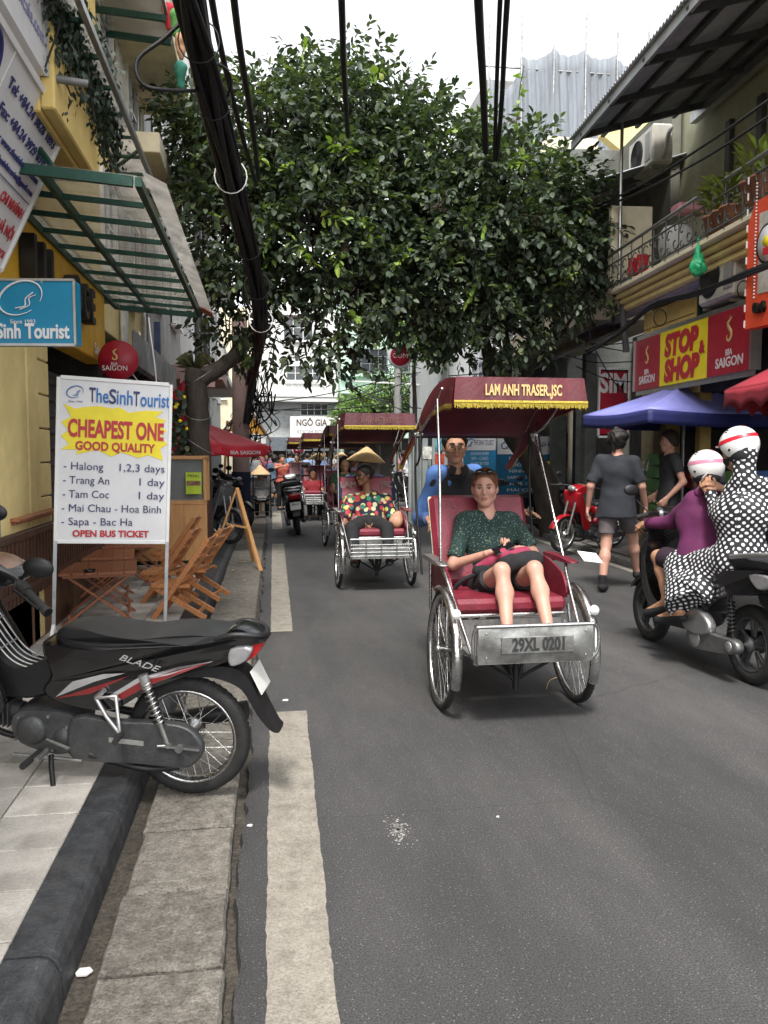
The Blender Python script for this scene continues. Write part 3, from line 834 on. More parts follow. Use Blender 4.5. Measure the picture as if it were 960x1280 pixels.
poly_m = translucent('milky polycarbonate', (.44, .42, .38), .66, .75)
poly_clear = translucent('clear plastic strip', (.46, .44, .41), .55, .7)
alu = mat('aluminium', (.5, .5, .5), .38, .9, .1, 10)
tin = mat('corrugated sheet', (.36, .38, .41), .55, .3, .2, 2, .1, 30, dirt=.35)
roof_tile = mat('grey green roof tile', (.16, .19, .16), .85, 0, .2, 8, .2, 40)
shut_g = mat('dark green shutter', (.012, .035, .025), .5, 0, .25, 10)
sheet_d = mat('dark steel sheet', (.065, .067, .07), .6, .2, .3, 4, dirt=.3)
def building(label, loc, rz, name='building', group=None, cat='building'): return thing(name, label, cat, loc, rz, group)
def window(par, u, z, w, h, fm, pm=None, nx=2, nz=2, y=0.0, t=.05, name='window', sill=True):
    q = MB(); q.box((u, y - .03, z + h / 2 + 0), (w + t * 2, .05, h + t * 2))
    fr = MB()
    fr.box((u - w / 2, y - .07, z + h / 2), (t, .07, h + t)).box((u + w / 2, y - .07, z + h / 2), (t, .07, h + t))
    fr.box((u, y - .07, z), (w - t, .07, t)).box((u, y - .07, z + h), (w - t, .07, t))
    for i in range(1, nx): fr.box((u - w / 2 + w * i / nx, y - .06, z + h / 2), (t * .7, .05, h - t))
    for i in range(1, nz): fr.box((u, y - .062, z + h * i / nz), (w - t, .044, t * .6))
    f = fr.build(name, fm, par)
    for i in range(nx):
        for k in range(nz):
            cu, cz = u - w / 2 + w * (i + .5) / nx, z + h * (k + .5) / nz
            MB().box((cu, y - .04, cz), (w / nx - t * .5, .02, h / nz - t * .5)).build('pane', pm or glass_d, f)
    if sill: MB().box((u, y - .09, z - .06), (w + .2, .14, .05)).build('sill', fm, f)
    return f
def wallbox(par, u0, u1, z0, z1, d0, d1, m, name='wall', b=.01): return MB().box(((u0 + u1) / 2, (d0 + d1) / 2, (z0 + z1) / 2), (u1 - u0, d1 - d0, z1 - z0), b).build(name, m, par)
def balusters(par, u0, u1, z, h, m, step=.14, y=-.5):
    q = MB(); q.box(((u0 + u1) / 2, y, z + h), (u1 - u0, .12, .07)).box(((u0 + u1) / 2, y, z + .03), (u1 - u0, .12, .05)); q.build('rail', m, par)
    me = MB().lathe([(.02, 0), (.035, .05), (.022, .12), (.042, h * .45), (.02, h - .12), (.035, h - .04)], 8).mesh('baluster', m)
    n = int((u1 - u0) / step)
    for i in range(n): meobj('baluster', me, par, (u0 + (i + .5) * (u1 - u0) / n, y, z))

# ---- left, nearest: yellow cafe
cafe = building('yellow cafe front on the left with brown railing and pillars', (-1.67, 0, 0), PI / 2, 'cafe_building')
# local x = world y, local y = -(world x - x0): into the wall is +y
for (a, b_, nm) in ((5.62, 6.27, 'pillar'), (6.32, 6.62, 'pillar')):
    wallbox(cafe, a, b_, .1, 2.44, 0, .3, yel2, nm)
wallbox(cafe, 6.27, 6.32, .1, 2.44, .04, .3, dark_in, 'pillar_groove')
for k in range(9): wallbox(cafe, 6.62, 6.95, .12 + k * .262, .12 + k * .262 + .25, .005, .28, yel2, 'pillar_block', .008)
wallbox(cafe, 5.56, 5.62, .1, 2.44, .0, .12, grey_w, 'door_post')
wallbox(cafe, -2, 9.3, 2.44, 3.2, -.02, .18, ochre, 'fascia')
wallbox(cafe, -2, 9.3, .0, .47, .0, .35, mat('brown step', (.12, .06, .03), .6, 0, .3, 5), 'plinth')
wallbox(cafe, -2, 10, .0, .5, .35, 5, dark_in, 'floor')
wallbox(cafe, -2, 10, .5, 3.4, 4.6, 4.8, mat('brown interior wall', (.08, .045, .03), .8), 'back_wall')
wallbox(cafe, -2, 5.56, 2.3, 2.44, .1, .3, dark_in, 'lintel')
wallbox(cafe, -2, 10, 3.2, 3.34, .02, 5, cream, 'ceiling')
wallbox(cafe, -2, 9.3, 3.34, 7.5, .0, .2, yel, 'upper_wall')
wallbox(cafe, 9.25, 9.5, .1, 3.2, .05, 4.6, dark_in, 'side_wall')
sh = MB().box((8.1, .3, 1.3), (1.9, .06, 1.9)).build('roller_shutter', sheet_d, cafe)
for k in range(12):
    MB().box((8.1, .26, .5 + k * .15), (1.86, .03, .05), .008).build('slat', sheet_d, sh)
rl = MB(); rl.bar((4.3, -.02, .93), (8.9, -.02, .93), .05, .06, .01).bar((4.3, -.02, .56), (8.9, -.02, .56), .035, .04).build('railing', mat('dark brown railing', (.055, .022, .014), .45, 0, .3, 8, .1, 60), cafe)
sl_me = MB().box((0, 0, 0), (.05, .022, .46), .004).mesh('slat', MATS['dark brown railing'])
for i in range(52): meobj('slat', sl_me, cafe, (4.35 + i * .088, -.02, .70), (0, .01 * wob(i, 1), 0))
# black letters standing off the ochre fascia
blk = mat('black sign letters', (.015, .014, .013), .5, 0, .2, 8)
for (u, s_, w_) in ((6.15, 'I', .07), (6.4, 'I', .07), (6.62, 'I', .07), (7.5, 'O', .28), (7.85, 'C', .2), (8.15, 'E', .16)):
    text(s_, .42, blk, cafe, (u, -.08, 2.84 - (.0)), (PI / 2, 0, 0), 'fascia_letter', .012, w_, depth=.05)
text('Saigon', .16, white_p, cafe, (8.85, -.045, 2.53), (PI / 2, 0, 0), 'lettering', 0, .5)
# upper balcony
wallbox(cafe, 5.05, 6.3, 3.44, 3.92, -.53, -.45, yel, 'balcony_parapet'); wallbox(cafe, 5.05, 6.3, 3.42, 3.52, -.45, 0, yel, 'balcony_floor')
for u in (1.0, 3.0, 5.0, 7.6): window(cafe, u, 4.6, 1.0, 1.8, frame_w, None, 2, 3)
q = MB()
for i in range(12): q.bar((5.1 + i * .14, -.48, 3.92), (5.1 + i * .14, -.48, 4.4), .014)
for z in (4.05, 4.41): q.bar((5.05, -.48, z), (6.75, -.48, z), .02)
q.build('balcony_railing', green_st, cafe)
# ridge trellis along the balcony: a ladder-like green frame with plastic panes
lad = thing('awning_frame', 'narrow ladder shaped green awning frame sloping past the balcony plants', 'awning frame', (-.98, 0, 4.0))
q = MB(); q.bar((0, 1.5, 0), (0, 8.0, 0), .035, .045); q.build('beam', alu, lad)
q = MB(); q.bar((-.27, 1.5, 0), (-.27, 8.0, 0), .03, .03); q.build('beam', green_st, lad)
rung = MB().bar((-.255, 0, 0), (-.02, 0, 0), .025, .02).mesh('rung', green_st)
pane_ = MB().box((-.137, 0, .016), (.23, .42, .005)).mesh('pane', poly_clear)
for i in range(15):
    meobj('rung', rung, lad, (0, 1.6 + i * .45, 0)); meobj('pane', pane_, lad, (0, 1.825 + i * .45, .0))
q = MB(); q.bar((-.25, 7.7, 0), (-.02, 7.3, 0), .022).bar((-.25, 5.6, 0), (-.02, 5.15, 0), .022); q.build('brace', green_st, lad)
# green glass awning over the pavement
aw = thing('glass_awning', 'green framed milky glass awning over the cafe pavement', 'awning', (0, 0, 3.12))
XW, XO, Y0, Y1 = -1.65, -.72, 5.25, 10.1
zz = lambda x: .07 * (XO - x)
beamm = []
for (x, w_) in ((XW, .05), (-1.28, .035), (XO, .04)):
    q = MB(); q.bar((x, Y0, zz(x)), (x, Y1, zz(x)), w_, .055); q.build('beam', green_st, aw)
for i in range(11):
    y = Y0 + (Y1 - Y0) * i / 10
    q = MB(); q.bar((XW + .03, y, zz(XW) - .003), (XO - .03, y, -.003), .035 if i in (0, 10) else .022, .06 if i in (0, 10) else .035); q.build('cross_beam', green_st, aw)
    if i < 10:
        for (xa, xb) in ((XW, -1.28), (-1.28, XO)):
            q = MB(); yy0, yy1 = y + .01, y + (Y1 - Y0) / 10 - .01
            q.slab((xa + .01, yy0, zz(xa) + .04), (xb - .01, yy0, zz(xb) + .04), (xb - .01, yy1, zz(xb) + .04), (xa + .01, yy1, zz(xa) + .04), .006); q.build('pane', poly_m, aw)
q = MB(); q.slab((XO + .03, Y0 - .05, .05), (XO + .17, Y0 - .05, -.02), (XO + .17, Y1 + .05, -.02), (XO + .03, Y1 + .05, .05), .005); q.build('edge_strip', poly_clear, aw)
q = MB(); q.slab((XO + .04, Y1 - .35, .045), (XO + .168, Y1 - .35, -.019), (XO + .168, Y1 + .05, -.019), (XO + .04, Y1 + .05, .045), .012); q.build('red_sticker', mat('faded red sticker', (.5, .14, .08), .5), aw)
q = MB(); q.tube([(-1.66, 5.3, .1), (-1.66, 5.3, 1.0), ], .008, 5); q.bar((-1.7, 5.6, .75), (-1.2, 5.3, .05), .03); q.build('brace', green_st, aw)
# upper awning, higher and farther
aw2 = thing('glass_awning', 'upper green framed plastic awning high above the balcony', 'awning', (0, 0, 6.5))
for i in range(7):
    y = 7.4 + i * .56; q = MB(); q.bar((-2.6, y, .1), (-1.05, y, 0), .05, .07); q.build('cross_beam', green_st, aw2)
    if i < 6:
        for xa in (-2.6, -1.82):
            q = MB(); q.slab((xa + .02, y + .03, .13 - (xa + 2.6) * .064), (xa + .76, y + .03, .08 - (xa + 2.6) * .064), (xa + .76, y + .53, .08 - (xa + 2.6) * .064), (xa + .02, y + .53, .13 - (xa + 2.6) * .064), .006); q.build('pane', poly_m, aw2)
for x in (-1.8, -1.05):
    q = MB(); q.bar((x, 7.2, .08), (x, 10.8, .08), .035, .035); q.build('beam', alu, aw2)
# ---- left, second: house with projecting slab, awning shop
h2 = building('narrow cream house on the left with projecting slab and pipes', (-1.8, 9.5, 0), PI / 2, 'house')
wallbox(h2, 0, 4.6, 3.0, 9.5, .1, 4, yel2); wallbox(h2, .1, 4.6, .1, 3.0, 1.6, 3.9, dark_in, 'shop_back')
wallbox(h2, 1.6, 4.6, 5.3, 5.55, -.55, .1, cream, 'slab')
wallbox(h2, 0, 4.6, 6.9, 7.2, -.7, .1, cream, 'slab')
for (u, z) in ((1.2, 3.7), (3.2, 3.7), (1.2, 5.9), (3.3, 5.9), (1.2, 7.8), (3.3, 7.8)): window(h2, u, z, .9, 1.1, frame_w, None, 2, 2, .1)
for i, u in enumerate((2.2, 2.35, 2.55, 4.3)): MB().tube([(u, .05, 3), (u, .05, 9)], .03 + .01 * (i % 2), 8).build('pipe', mat('pvc pipe', (.5, .48, .44), .5), h2)
wallbox(h2, .1, 4.5, 2.48, 2.86, -.42, -.38, mat('grimy sign panel', (.2, .2, .22), .5, 0, .4, 4, dirt=.5), 'fascia_panel')
q = MB(); q.slab((0, -.4, 2.47), (4.5, -.4, 2.47), (4.5, .6, 2.9), (0, .6, 2.9), .03); q.build('shop_awning', sheet_d, h2)
for i in range(7): MB().bar((.2 + i * .66, -.35, 2.44), (.2 + i * .66, .6, 2.85), .04, .05).build('rafter', iron, h2)
MB().bar((3.1, -.3, 2.5), (3.1, -.3, 3.4), .09).build('post', mat('blue post', (.03, .05, .14), .5), h2)
q = MB(); q.tube(spline([(.3, -.1, 3.3), (.9, -.4, 3.2), (1.5, -.3, 2.7), (2.0, -.2, 3.1)]), .012, 5).tube(spline([(.2, -.2, 2.6), (1.1, -.5, 2.2), (1.4, -.4, 3.2)]), .01, 5); q.build('cable', white_p, h2)
h3 = building('white house on the left behind the tree trunk with pink slab', (-1.4, 14.3, 0), PI / 2, 'house')
wallbox(h3, 0, 5.5, 0, 12, .45, 5, grey_w)
wallbox(h3, 3.2, 5.6, 3.0, 3.3, -.6, .45, pink_w, 'slab'); wallbox(h3, 3.2, 5.6, 3.3, 3.75, -.64, -.5, white_w, 'parapet')
for k in range(4): MB().box((3.2, -.1, 3.0), (.05, .7, .3)).build('slab_edge', pink_w, h3) if k == 0 else None
for (u, z) in ((1.4, 4.2), (4.0, 4.2), (1.4, 6.6), (4.0, 6.6), (1.4, 9), (4.0, 9)): window(h3, u, z, 1.0, 1.3, frame_w, None, 2, 2, .45)
wallbox(h3, .4, 5.0, .1, 2.7, .38, .46, sheet_d, 'shop_opening')
h4 = building('tall grey house on the left farther down the street', (-1.6, 20, 0), PI / 2, 'house')
wallbox(h4, 0, 7, 0, 14, 0, 5, white_w); wallbox(h4, .5, 6.5, .1, 2.6, -.04, .1, sheet_d, 'shop_opening')
for z in (3.6, 6.4, 9.2):
    wallbox(h4, .1, 6.9, z - .35, z - .2, -.8, 0, white_w, 'balcony')
    for u in (1.5, 4.5): window(h4, u, z + .2, 1.3, 1.5, frame_d, None, 2, 2)
h5 = building('grey house beside the crossroads on the left', (-2.0, 27.3, 0), PI / 2, 'house')
wallbox(h5, 0, 14, 0, 12, 0, 6, grey_w); wallbox(h5, .5, 13.5, .1, 2.6, -.04, .1, sheet_d, 'shop_opening')
for z in (3.6, 6.4):
    for u in (1.5, 4.5, 8, 11.5): window(h5, u, z + .2, 1.3, 1.5, frame_w, None, 2, 2)
# shrine-like little tiled roof gable over a stall on the left
gb = thing('stall_roof', 'small pointed gable roof of a stall behind the red umbrella', 'roof', (-.35, 20.0, .25))
q = MB(); q.M = Matrix.Scale(.78, 4); q.slab((-.8, -.3, 2.2), (0, -.3, 3.15), (0, .8, 3.15), (-.8, .8, 2.2), .05).slab((0, -.3, 3.15), (.75, -.3, 1.95), (.75, .8, 1.95), (0, .8, 3.15), .05); q.build('roof', mat('brown shingles', (.16, .11, .08), .8, 0, .3, 12), gb)
q = MB(); q.M = Matrix.Scale(.78, 4); q.prism([(-.6, 2.25), (0, 2.95), (.58, 2.15)], -.22, -.18, 'xz'); q.build('gable', mat('orange gable board', (.55, .27, .04), .6, 0, .2, 6), gb)
MB().bar((-.6, -.2, -.2), (-.45, -.2, 2.0), .06).build('post', pine, gb); MB().bar((.3, 0, -.2), (.3, 0, 1.8), .04).build('post', pine, gb)

# ---- right, nearest: yellow shop house
RZ = -PI / 2 - math.atan(.0593)
def rfac(y): return 5.3 + .0593 * (y - 9)
RA = building('yellow two storey shop house with balcony and long eave on the right', (rfac(11.4), 11.4, 0), RZ, 'shop_house')
# local x runs towards the camera, local y into the wall; x = 12.15 - worldy
wallbox(RA, .0, .42, .1, 2.2, 0, .4, mat('grey ochre pier', (.20, .17, .10), .8, 0, .2, 4, dirt=.3), 'pier')
m_yblock = stone_mat('yellow grooved stucco', (.74, .56, .22), (.68, .50, .2), 3, .85, .12, .15, .05)
for k in range(5):
    wallbox(RA, .0, .30, 2.25 + k * .25, 2.49 + k * .25, .0, .3, m_yblock, 'quoin', .012)
wallbox(RA, .3, 9, 2.25, 3.5, .03, .3, dark_in, 'upper_shopwall')
for k in range(5):
    for j in range(3 if k > 0 else 3): wallbox(RA, .315 + j * .42, .315 + j * .42 + .41, 2.25 + k * .25, 2.49 + k * .25, .012, .1, m_yblock, 'wall_block', .008)
wallbox(RA, 1.58, 1.75, 2.25, 3.5, .012, .1, yel, 'wall'); wallbox(RA, 2.95, 7, 2.9, 3.5, .012, .1, yel, 'wall')
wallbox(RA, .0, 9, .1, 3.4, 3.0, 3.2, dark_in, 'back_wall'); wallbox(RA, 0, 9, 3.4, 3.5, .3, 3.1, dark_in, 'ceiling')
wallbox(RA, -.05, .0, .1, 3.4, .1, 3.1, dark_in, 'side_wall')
for u in (.72, 1.6, 3.6): wallbox(RA, u, u + .13, .1, 2.25, .05, .2, mat('yellow door frame', (.30, .21, .05), .6, 0, .2, 6), 'door_frame')
# louvred shutter
for j in range(4):
    u0 = 1.72 + j * .32; s_ = MB()
    s_.box((u0 + .02, .0, 3.0), (.045, .05, .98)).box((u0 + .295, .0, 3.0), (.045, .05, .98))
    for z in (2.52, 2.98, 3.46): s_.box((u0 + .158, .0, z), (.232, .05, .06))
    o = s_.build('shutter', shut_g, RA)
    for k in range(14):
        z = 2.575 + k * .0275 + (.06 if k > 6 else 0) + (k > 6) * .04
        MB().box((u0 + .158, -.005, z), (.23, .035, .006), 0, Euler((.6, 0, 0)).to_matrix()).build('louvre', frame_w if k % 1 == 0 else shut_g, o)
MB().box((2.35, .03, 3.0), (1.3, .02, 1.0)).build('shutter_backing', shut_g, RA)
# cornice with two steps, balcony floor
for (z0, z1, d) in ((3.54, 3.62, .30), (3.62, 3.68, .36), (3.69, 3.75, .42), (3.76, 3.83, .5)):
    wallbox(RA, -.02, 9, z0, z1, -d, .3, yel2 if z0 < 3.7 else cream, 'cornice', .015)
MB().box((1.8, -.12, 3.525), (9, .2, .03)).build('soffit_strip', mat('lilac gutter', (.36, .34, .40), .6), RA)
# balcony ironwork
ir = mat('old grey ironwork', (.12, .12, .11), .6, .3, .3, 14, dirt=.3)
q = MB(); q.tube([(-.1, -.50, 4.31), (8, -.50, 4.31)], .022, 8); q.build('handrail', alu, RA)
q = MB(); q.tube([(-.1, -.50, 4.17), (8, -.50, 4.17)], .012, 6); q.build('rail', ir, RA)
q = MB(); q.tube([(-.1, -.50, 3.86), (8, -.50, 3.86)], .012, 6); q.build('rail', ir, RA)
def scroll(cx, cz, s, fl):
    pts = []
    for i in range(22):
        t = i / 21; a = fl * (t * 4.6 + .5); r = s * (1 - t) ** .9 + .012
        pts.append((cx + r * math.cos(a), -.50, cz + r * math.sin(a)))
    return pts
sc_me = MB()
for fl, cx, cz, s_ in ((1, .09, 4.06, .08), (-1, -.09, 3.96, .08), (1, -.08, 4.12, .05), (-1, .08, 3.92, .045)): sc_me.tube(scroll(cx, cz, s_, fl), .009, 5, cap=False)
sc_me.bar((0, -.5, 3.80), (0, -.5, 4.31), .012)
sc_mesh = sc_me.mesh('scroll_panel', ir)
for i in range(19): meobj('scroll_panel', sc_mesh, RA, (.05 + i * .36, 0, 0))
# recessed upper wall: panels, dark openings, posts
wallbox(RA, -1.6, 9, 3.8, 7.2, .95, 1.1, mat('dim green grey wall', (.36, .36, .25), .8, 0, .15, 3, dirt=.2), 'upper_wall')
for (u, w_) in ((2.9, 1.5), (5.0, 1.4)): wallbox(RA, u, u + w_, 3.8, 6.2, .85, .96, dark_in, 'door_opening')
for u in (.5, 1.3, 2.0): wallbox(RA, u, u + .14, 3.8, 6.0, .88, .96, sheet_d, 'dark_panel')
for u in (3.25, 3.65): wallbox(RA, u, u + .13, 3.8, 6.4, .80, .84, mat('grey door leaf', (.11, .12, .12), .6), 'door_leaf')
wallbox(RA, -.12, .0, 3.8, 5.0, -.5, .1, cream, 'end_wall'); MB().tube([(.12, -.42, 3.8), (.12, -.42, 6.1)], .025, 8).build('post', alu, RA); MB().tube([(-.2, -.3, 3.8), (-.2, -.3, 6.1)], .02, 8).build('post', mat('green post', (.08, .14, .10), .5), RA)
# eave: corrugated sheet with purlins and rafters
e0 = (-.75, .0, 6.25)
def corr(u, v, du, y0, y1, z0, z1, n):
    return (du[0] + (du[1] - du[0]) * u, y0 + (y1 - y0) * v, z0 + (z1 - z0) * v + .018 * math.sin(u * n * 2 * PI))
q = MB(); q.grid(lambda u, v: corr(u, v, (-.35, 8), -1.05, 1.6, 6.0, 6.77, 100), 800, 2); ro = q.build('eave', tin, RA, .01)
MB().box((3.8, -.98, 5.93), (8.3, .04, .12)).build('fascia', tin, RA)
for y, z in ((-.55, 6.08), (-.05, 6.22), (.5, 6.38)): MB().bar((-.3, y, z), (8, y, z), .05, .07).build('purlin', sheet_d, RA)
for i in range(8): MB().bar((.1 + i * 1.1, -1.0, 5.90), (.1 + i * 1.1, 1.1, 6.48), .05, .08).build('rafter', sheet_d, RA)
MB().bar((-.3, .8, 6.34), (8, .8, 6.34), .1, .12).build('wall_beam', alu, RA)
# ---- right, second
RB = building('second house on the right with dark recessed shop and cream parapet', (rfac(17.4), 17.4, 0), RZ, 'house')
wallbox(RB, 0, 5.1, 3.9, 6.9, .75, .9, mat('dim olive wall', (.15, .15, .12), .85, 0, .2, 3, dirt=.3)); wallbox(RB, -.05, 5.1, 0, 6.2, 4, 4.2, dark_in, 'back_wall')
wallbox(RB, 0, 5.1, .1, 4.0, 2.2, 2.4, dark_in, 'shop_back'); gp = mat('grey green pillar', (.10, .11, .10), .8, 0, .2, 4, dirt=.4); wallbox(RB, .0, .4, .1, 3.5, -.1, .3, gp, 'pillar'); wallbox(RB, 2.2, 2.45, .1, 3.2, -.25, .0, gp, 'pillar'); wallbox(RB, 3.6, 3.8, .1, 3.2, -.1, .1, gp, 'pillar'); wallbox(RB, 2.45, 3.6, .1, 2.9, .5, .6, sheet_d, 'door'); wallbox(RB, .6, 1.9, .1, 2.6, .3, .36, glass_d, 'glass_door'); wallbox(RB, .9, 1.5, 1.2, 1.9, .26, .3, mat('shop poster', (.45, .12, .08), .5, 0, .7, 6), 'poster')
wallbox(RB, 0, 5.1, 3.55, 3.95, -.5, .9, cream, 'parapet')
q = MB(); q.slab((0, -.95, 2.85), (5.0, -.95, 3.0), (5.0, .3, 3.55), (0, .3, 3.5), .04); q.build('shop_awning', sheet_d, RB)
for u, pm in ((3.9, None), (2.6, None)):
    window(RB, u, 4.1, .9, 1.3, mat('red brown window frame', (.14, .05, .04), .5), mat('pale curtain', (.42, .41, .37), .8, 0, .15, 30, stretch=(1, 1, .05)), 3, 1, .75)
q = MB(); q.grid(lambda u, v: corr(u, v, (-.2, 5.2), -1.0, 1.4, 5.45, 6.2, 60), 400, 2); q.build('eave', tin, RB, .01)
for i in range(5): MB().bar((.3 + i * 1.1, -.95, 5.38), (.3 + i * 1.1, .9, 5.98), .05, .08).build('rafter', sheet_d, RB)
for i in range(6): MB().tube([(.2 + i * .9, -.45, 3.95), (.2 + i * .9, -.45, 5.5)], .02, 6).build('post', alu, RB)
RC = building('grey house on the right behind the parked motorbikes', (rfac(24.4), 24.4, 0), RZ, 'house')
rcm = mat('dark stained wall', (.12, .125, .115), .85, 0, .2, 3, .1, 40, dirt=.5); wallbox(RC, 0, 6.9, 0, 8, .3, 4, rcm)
for k in range(14): wallbox(RC, 4.1, 6.3, .15 + k * .19, .32 + k * .19, .17, .21, sheet_d, 'shutter_slat', .01)
for k, (u, z, c) in enumerate(((3.5, 1.5, (.5, .4, .1)), (3.1, 1.9, (.1, .25, .5)), (2.6, 1.6, (.5, .5, .48)))): wallbox(RC, u, u + .35, z, z + .45, .16, .19, mat('wall poster %d' % k, c, .5, 0, .6, 7), 'poster')
for u in (1.2, 3.0, 4.9): window(RC, u, 4.2, 1.0, 1.3, frame_w, None, 2, 2, .3)
wallbox(RC, .5, 6.4, .1, 2.8, .2, .32, dark_in, 'shop_opening')
for j in range(3):
    MB().box((5.2 - j * .85, -.55, 3.3), (.8, .05, 1.2)).build('banner', mat('white banner sheet', (.6, .62, .66), .7), RC)
    for r_ in range(4): text(['MUA HANG', 'DICH VU', 'TOURIST', 'HANOI'][r_], .16, mat('dark print', (.03, .04, .08), .6), RC, (5.2 - j * .85, -.58, 3.68 - r_ * .24), (PI / 2, 0, 0), 'lettering', .003, .6)
RD = building('tall house with pale shutters on the right down the street', (5.55, 31.0, .35), -PI / 2, 'house')
wallbox(RD, 0, 6.2, 0, 10, .0, 4, mat('pale corrugated cladding', (.50, .52, .53), .6, .1, .08, 2, dirt=.12))
cg = MB()
for i in range(46): cg.box((.06 + i * .135, -.015, 5), (.07, .03, 10))
cg.build('cladding_ribs', MATS['pale corrugated cladding'], RD)['kind'] = 'stuff'
cg = MB()
for i in range(30): cg.box((6.21, .1 + i * .135, 5), (.03, .07, 10))
cg.build('cladding_ribs', MATS['pale corrugated cladding'], RD)['kind'] = 'stuff'
RDb = thing('banner', 'blue and violet banner with yellow hem hung on the pale clad house', 'banner', (5.42, 24.72, .35))
for z0, z1, m_ in ((2.15, 2.28, mat('yellow strip', (.6, .55, .06))), (2.28, 2.75, mat('violet print', (.26, .2, .55))), (2.75, 3.3, mat('sky blue print', (.06, .35, .68)))): MB().box((.55, 0, (z0 + z1) / 2), (1.35, .04, z1 - z0)).build('band', m_, RDb)
text('Travel Hotel', .22, white_p, RDb, (.55, -.023, 3.0), name='lettering'); text('Tours Visa Car', .16, white_p, RDb, (.55, -.023, 2.5), name='lettering')
# scaffold wrapped in grey netting
net = mat('grey scaffold netting', (.20, .22, .245), .8, 0, .2, 1.2, .3, 8, stretch=(4, 4, .35), alpha=.93)
sc = thing('scaffold', 'building site scaffold wrapped in grey netting above the right hand roofs', 'scaffold', (7.1, 26, .4))
for i in range(6):
    w0 = i * 1.05; tp = 13.4 + (-.3, .35, .45, .35, .2, .1)[i]; sg = (.5, .12, .16, .1, .14, .1)[i]
    def f(u, v, w0=w0, i=i, tp=tp, sg=sg): return (w0 + 1.05 * u, .12 * math.sin(u * PI) - .06 * math.sin(v * 9 + i) - .05 * math.sin(u * 23 + v * 5), 6.5 + (tp - 6.5 - sg * math.sin(u * PI) - .25 * (1 - u if i < 2 else 0)) * v)
    MB().grid(f, 24, 16).build('netting', net, sc, .02)
    MB().tube([(w0, -.08, 6), (w0, -.08, 14.9 if i % 2 else 14.4)], .03, 6).build('pole', steel, sc)
for z in (8, 9.8, 11.6, 13.2): MB().tube([(-.2, .15, z), (6.4, .15, z)], .03, 6).build('ledger', steel, sc)
wallbox(sc, .1, 6.2, 0, 13, .6, 4, grey_w, 'unfinished_wall')
q = MB(); q.prism([(7.5, 0), (7.5, 9.4), (8.0, 9.6), (8.2, 10.1), (8.35, 10.75), (9.9, 10.75), (9.9, 0)], 24.0, 24.4, 'xz'); one(q, 'gable_wall', cream, 'cream gable wall with curved shoulder below the netted scaffold', 'wall')
q = MB(); q.prism([(9.2, 10.7), (9.2, 10.1), (9.9, 9.6), (10.6, 9.4), (10.6, 10.9), (9.9, 11.0)], 22.0, 22.3, 'xz'); one(q, 'parapet_wall', yel2, 'small yellow parapet showing above the right hand eave', 'wall')

# ---- end of the street
E1 = building('white house with small balustraded balcony closing the street', (-.6, 46, 0), 0, 'house')
wallbox(E1, 0, 4.75, -.8, 13, 0, 5, white_w); wallbox(E1, 0, 4.75, 2.3, 4.24, -.02, .1, mat('greyish upper wall', (.45, .47, .47), .8), 'grey_storey')
for z in (3.55,): 
    window(E1, 3.45, z, 1.5, .65, frame_w, None, 4, 2)
window(E1, 2.9, 5.45, 1.9, .8, frame_w, None, 4, 2); window(E1, 2.6, 7.6, 1.6, 1.4, frame_w, None, 3, 2)
wallbox(E1, .3, 4.7, 4.25, 4.5, -.9, 0, white_w, 'balcony'); wallbox(E1, .2, 4.74, 4.5, 4.6, -.95, 0, white_w, 'balcony_lip'); balusters(E1, 1.0, 4.3, 4.6, .65, white_w, .16, -.8)
wallbox(E1, 4.3, 4.7, 4.6, 5.4, -.9, -.6, white_w, 'balcony_pier')
wallbox(E1, .2, 4.6, .1, 2.0, -.03, .1, dark_in, 'shop_opening'); wallbox(E1, .8, 4.7, 1.6, 2.35, -.3, -.1, mat('dark grey fascia', (.12, .14, .16), .6), 'lower_fascia')
text('The Sinh Tourist', .42, mat('slate lettering', (.04, .05, .07), .6), E1, (3.1, -.31, 2.0), name='lettering', width=2.6)
sg = thing('shop_sign', 'white shop sign reading NGO GIA TUE at the street end', 'sign', (3.0, 45.55, 0))
MB().box((.0, 0, 2.9), (3.0, .15, 1.15), .02).build('panel', white_p, sg); text('NGÔ GIA TUỆ', .5, mat('brown print', (.08, .05, .035), .6), sg, (.1, -.08, 3.12), name='lettering', bold=.012, width=2.5); text('ROOM FOR RENT', .34, mat('grey print', (.3, .3, .3), .6), sg, (.05, -.08, 2.62), name='lettering', width=2.4)
E2 = building('pale green house with tiled canopy closing the street', (4.2, 45, 0), 0, 'house')
wallbox(E2, 0, 5.6, -.8, 12.5, 0, 5, green_w); wallbox(E2, -.02, 5.6, 4.7, 4.95, -.5, 0, green_w, 'ledge'); wallbox(E2, .0, 5.6, 5.6, 5.75, -.35, 0, green_w, 'ledge')
for u in (1.6, 4.2): window(E2, u, 5.9, 1.9, 1.2, mat('grey grille frame', (.16, .18, .18), .6), None, 4, 3)
window(E2, 1.2, 8.4, 1.6, 1.4, frame_w, None, 3, 2); window(E2, 1.9, 3.55, 1.9, .75, frame_w, mat('frosted pane', (.35, .37, .36), .4), 4, 2)
q = MB(); q.slab((-.5, -1.5, 2.55), (4.2, -1.5, 2.55), (3.5, -.05, 3.55), (.3, -.05, 3.55), .12); cn = q.build('tiled_canopy', green_w, E2)
tr = MB()
for r_ in range(7):
    z = 2.62 + r_ * .13; y = -1.46 + r_ * .19; uu0 = -.42 + r_ * .1; uu1 = 4.1 - r_ * .09
    MB().slab((uu0, y - .05, z + .0), (uu1, y - .05, z), (uu1, y + .2, z + .14), (uu0, y + .2, z + .14), .03).build('tile_course', roof_tile, cn)
MB().box((1.85, -1.5, 2.42), (4.6, .1, .28)).build('canopy_edge', green_w, E2)
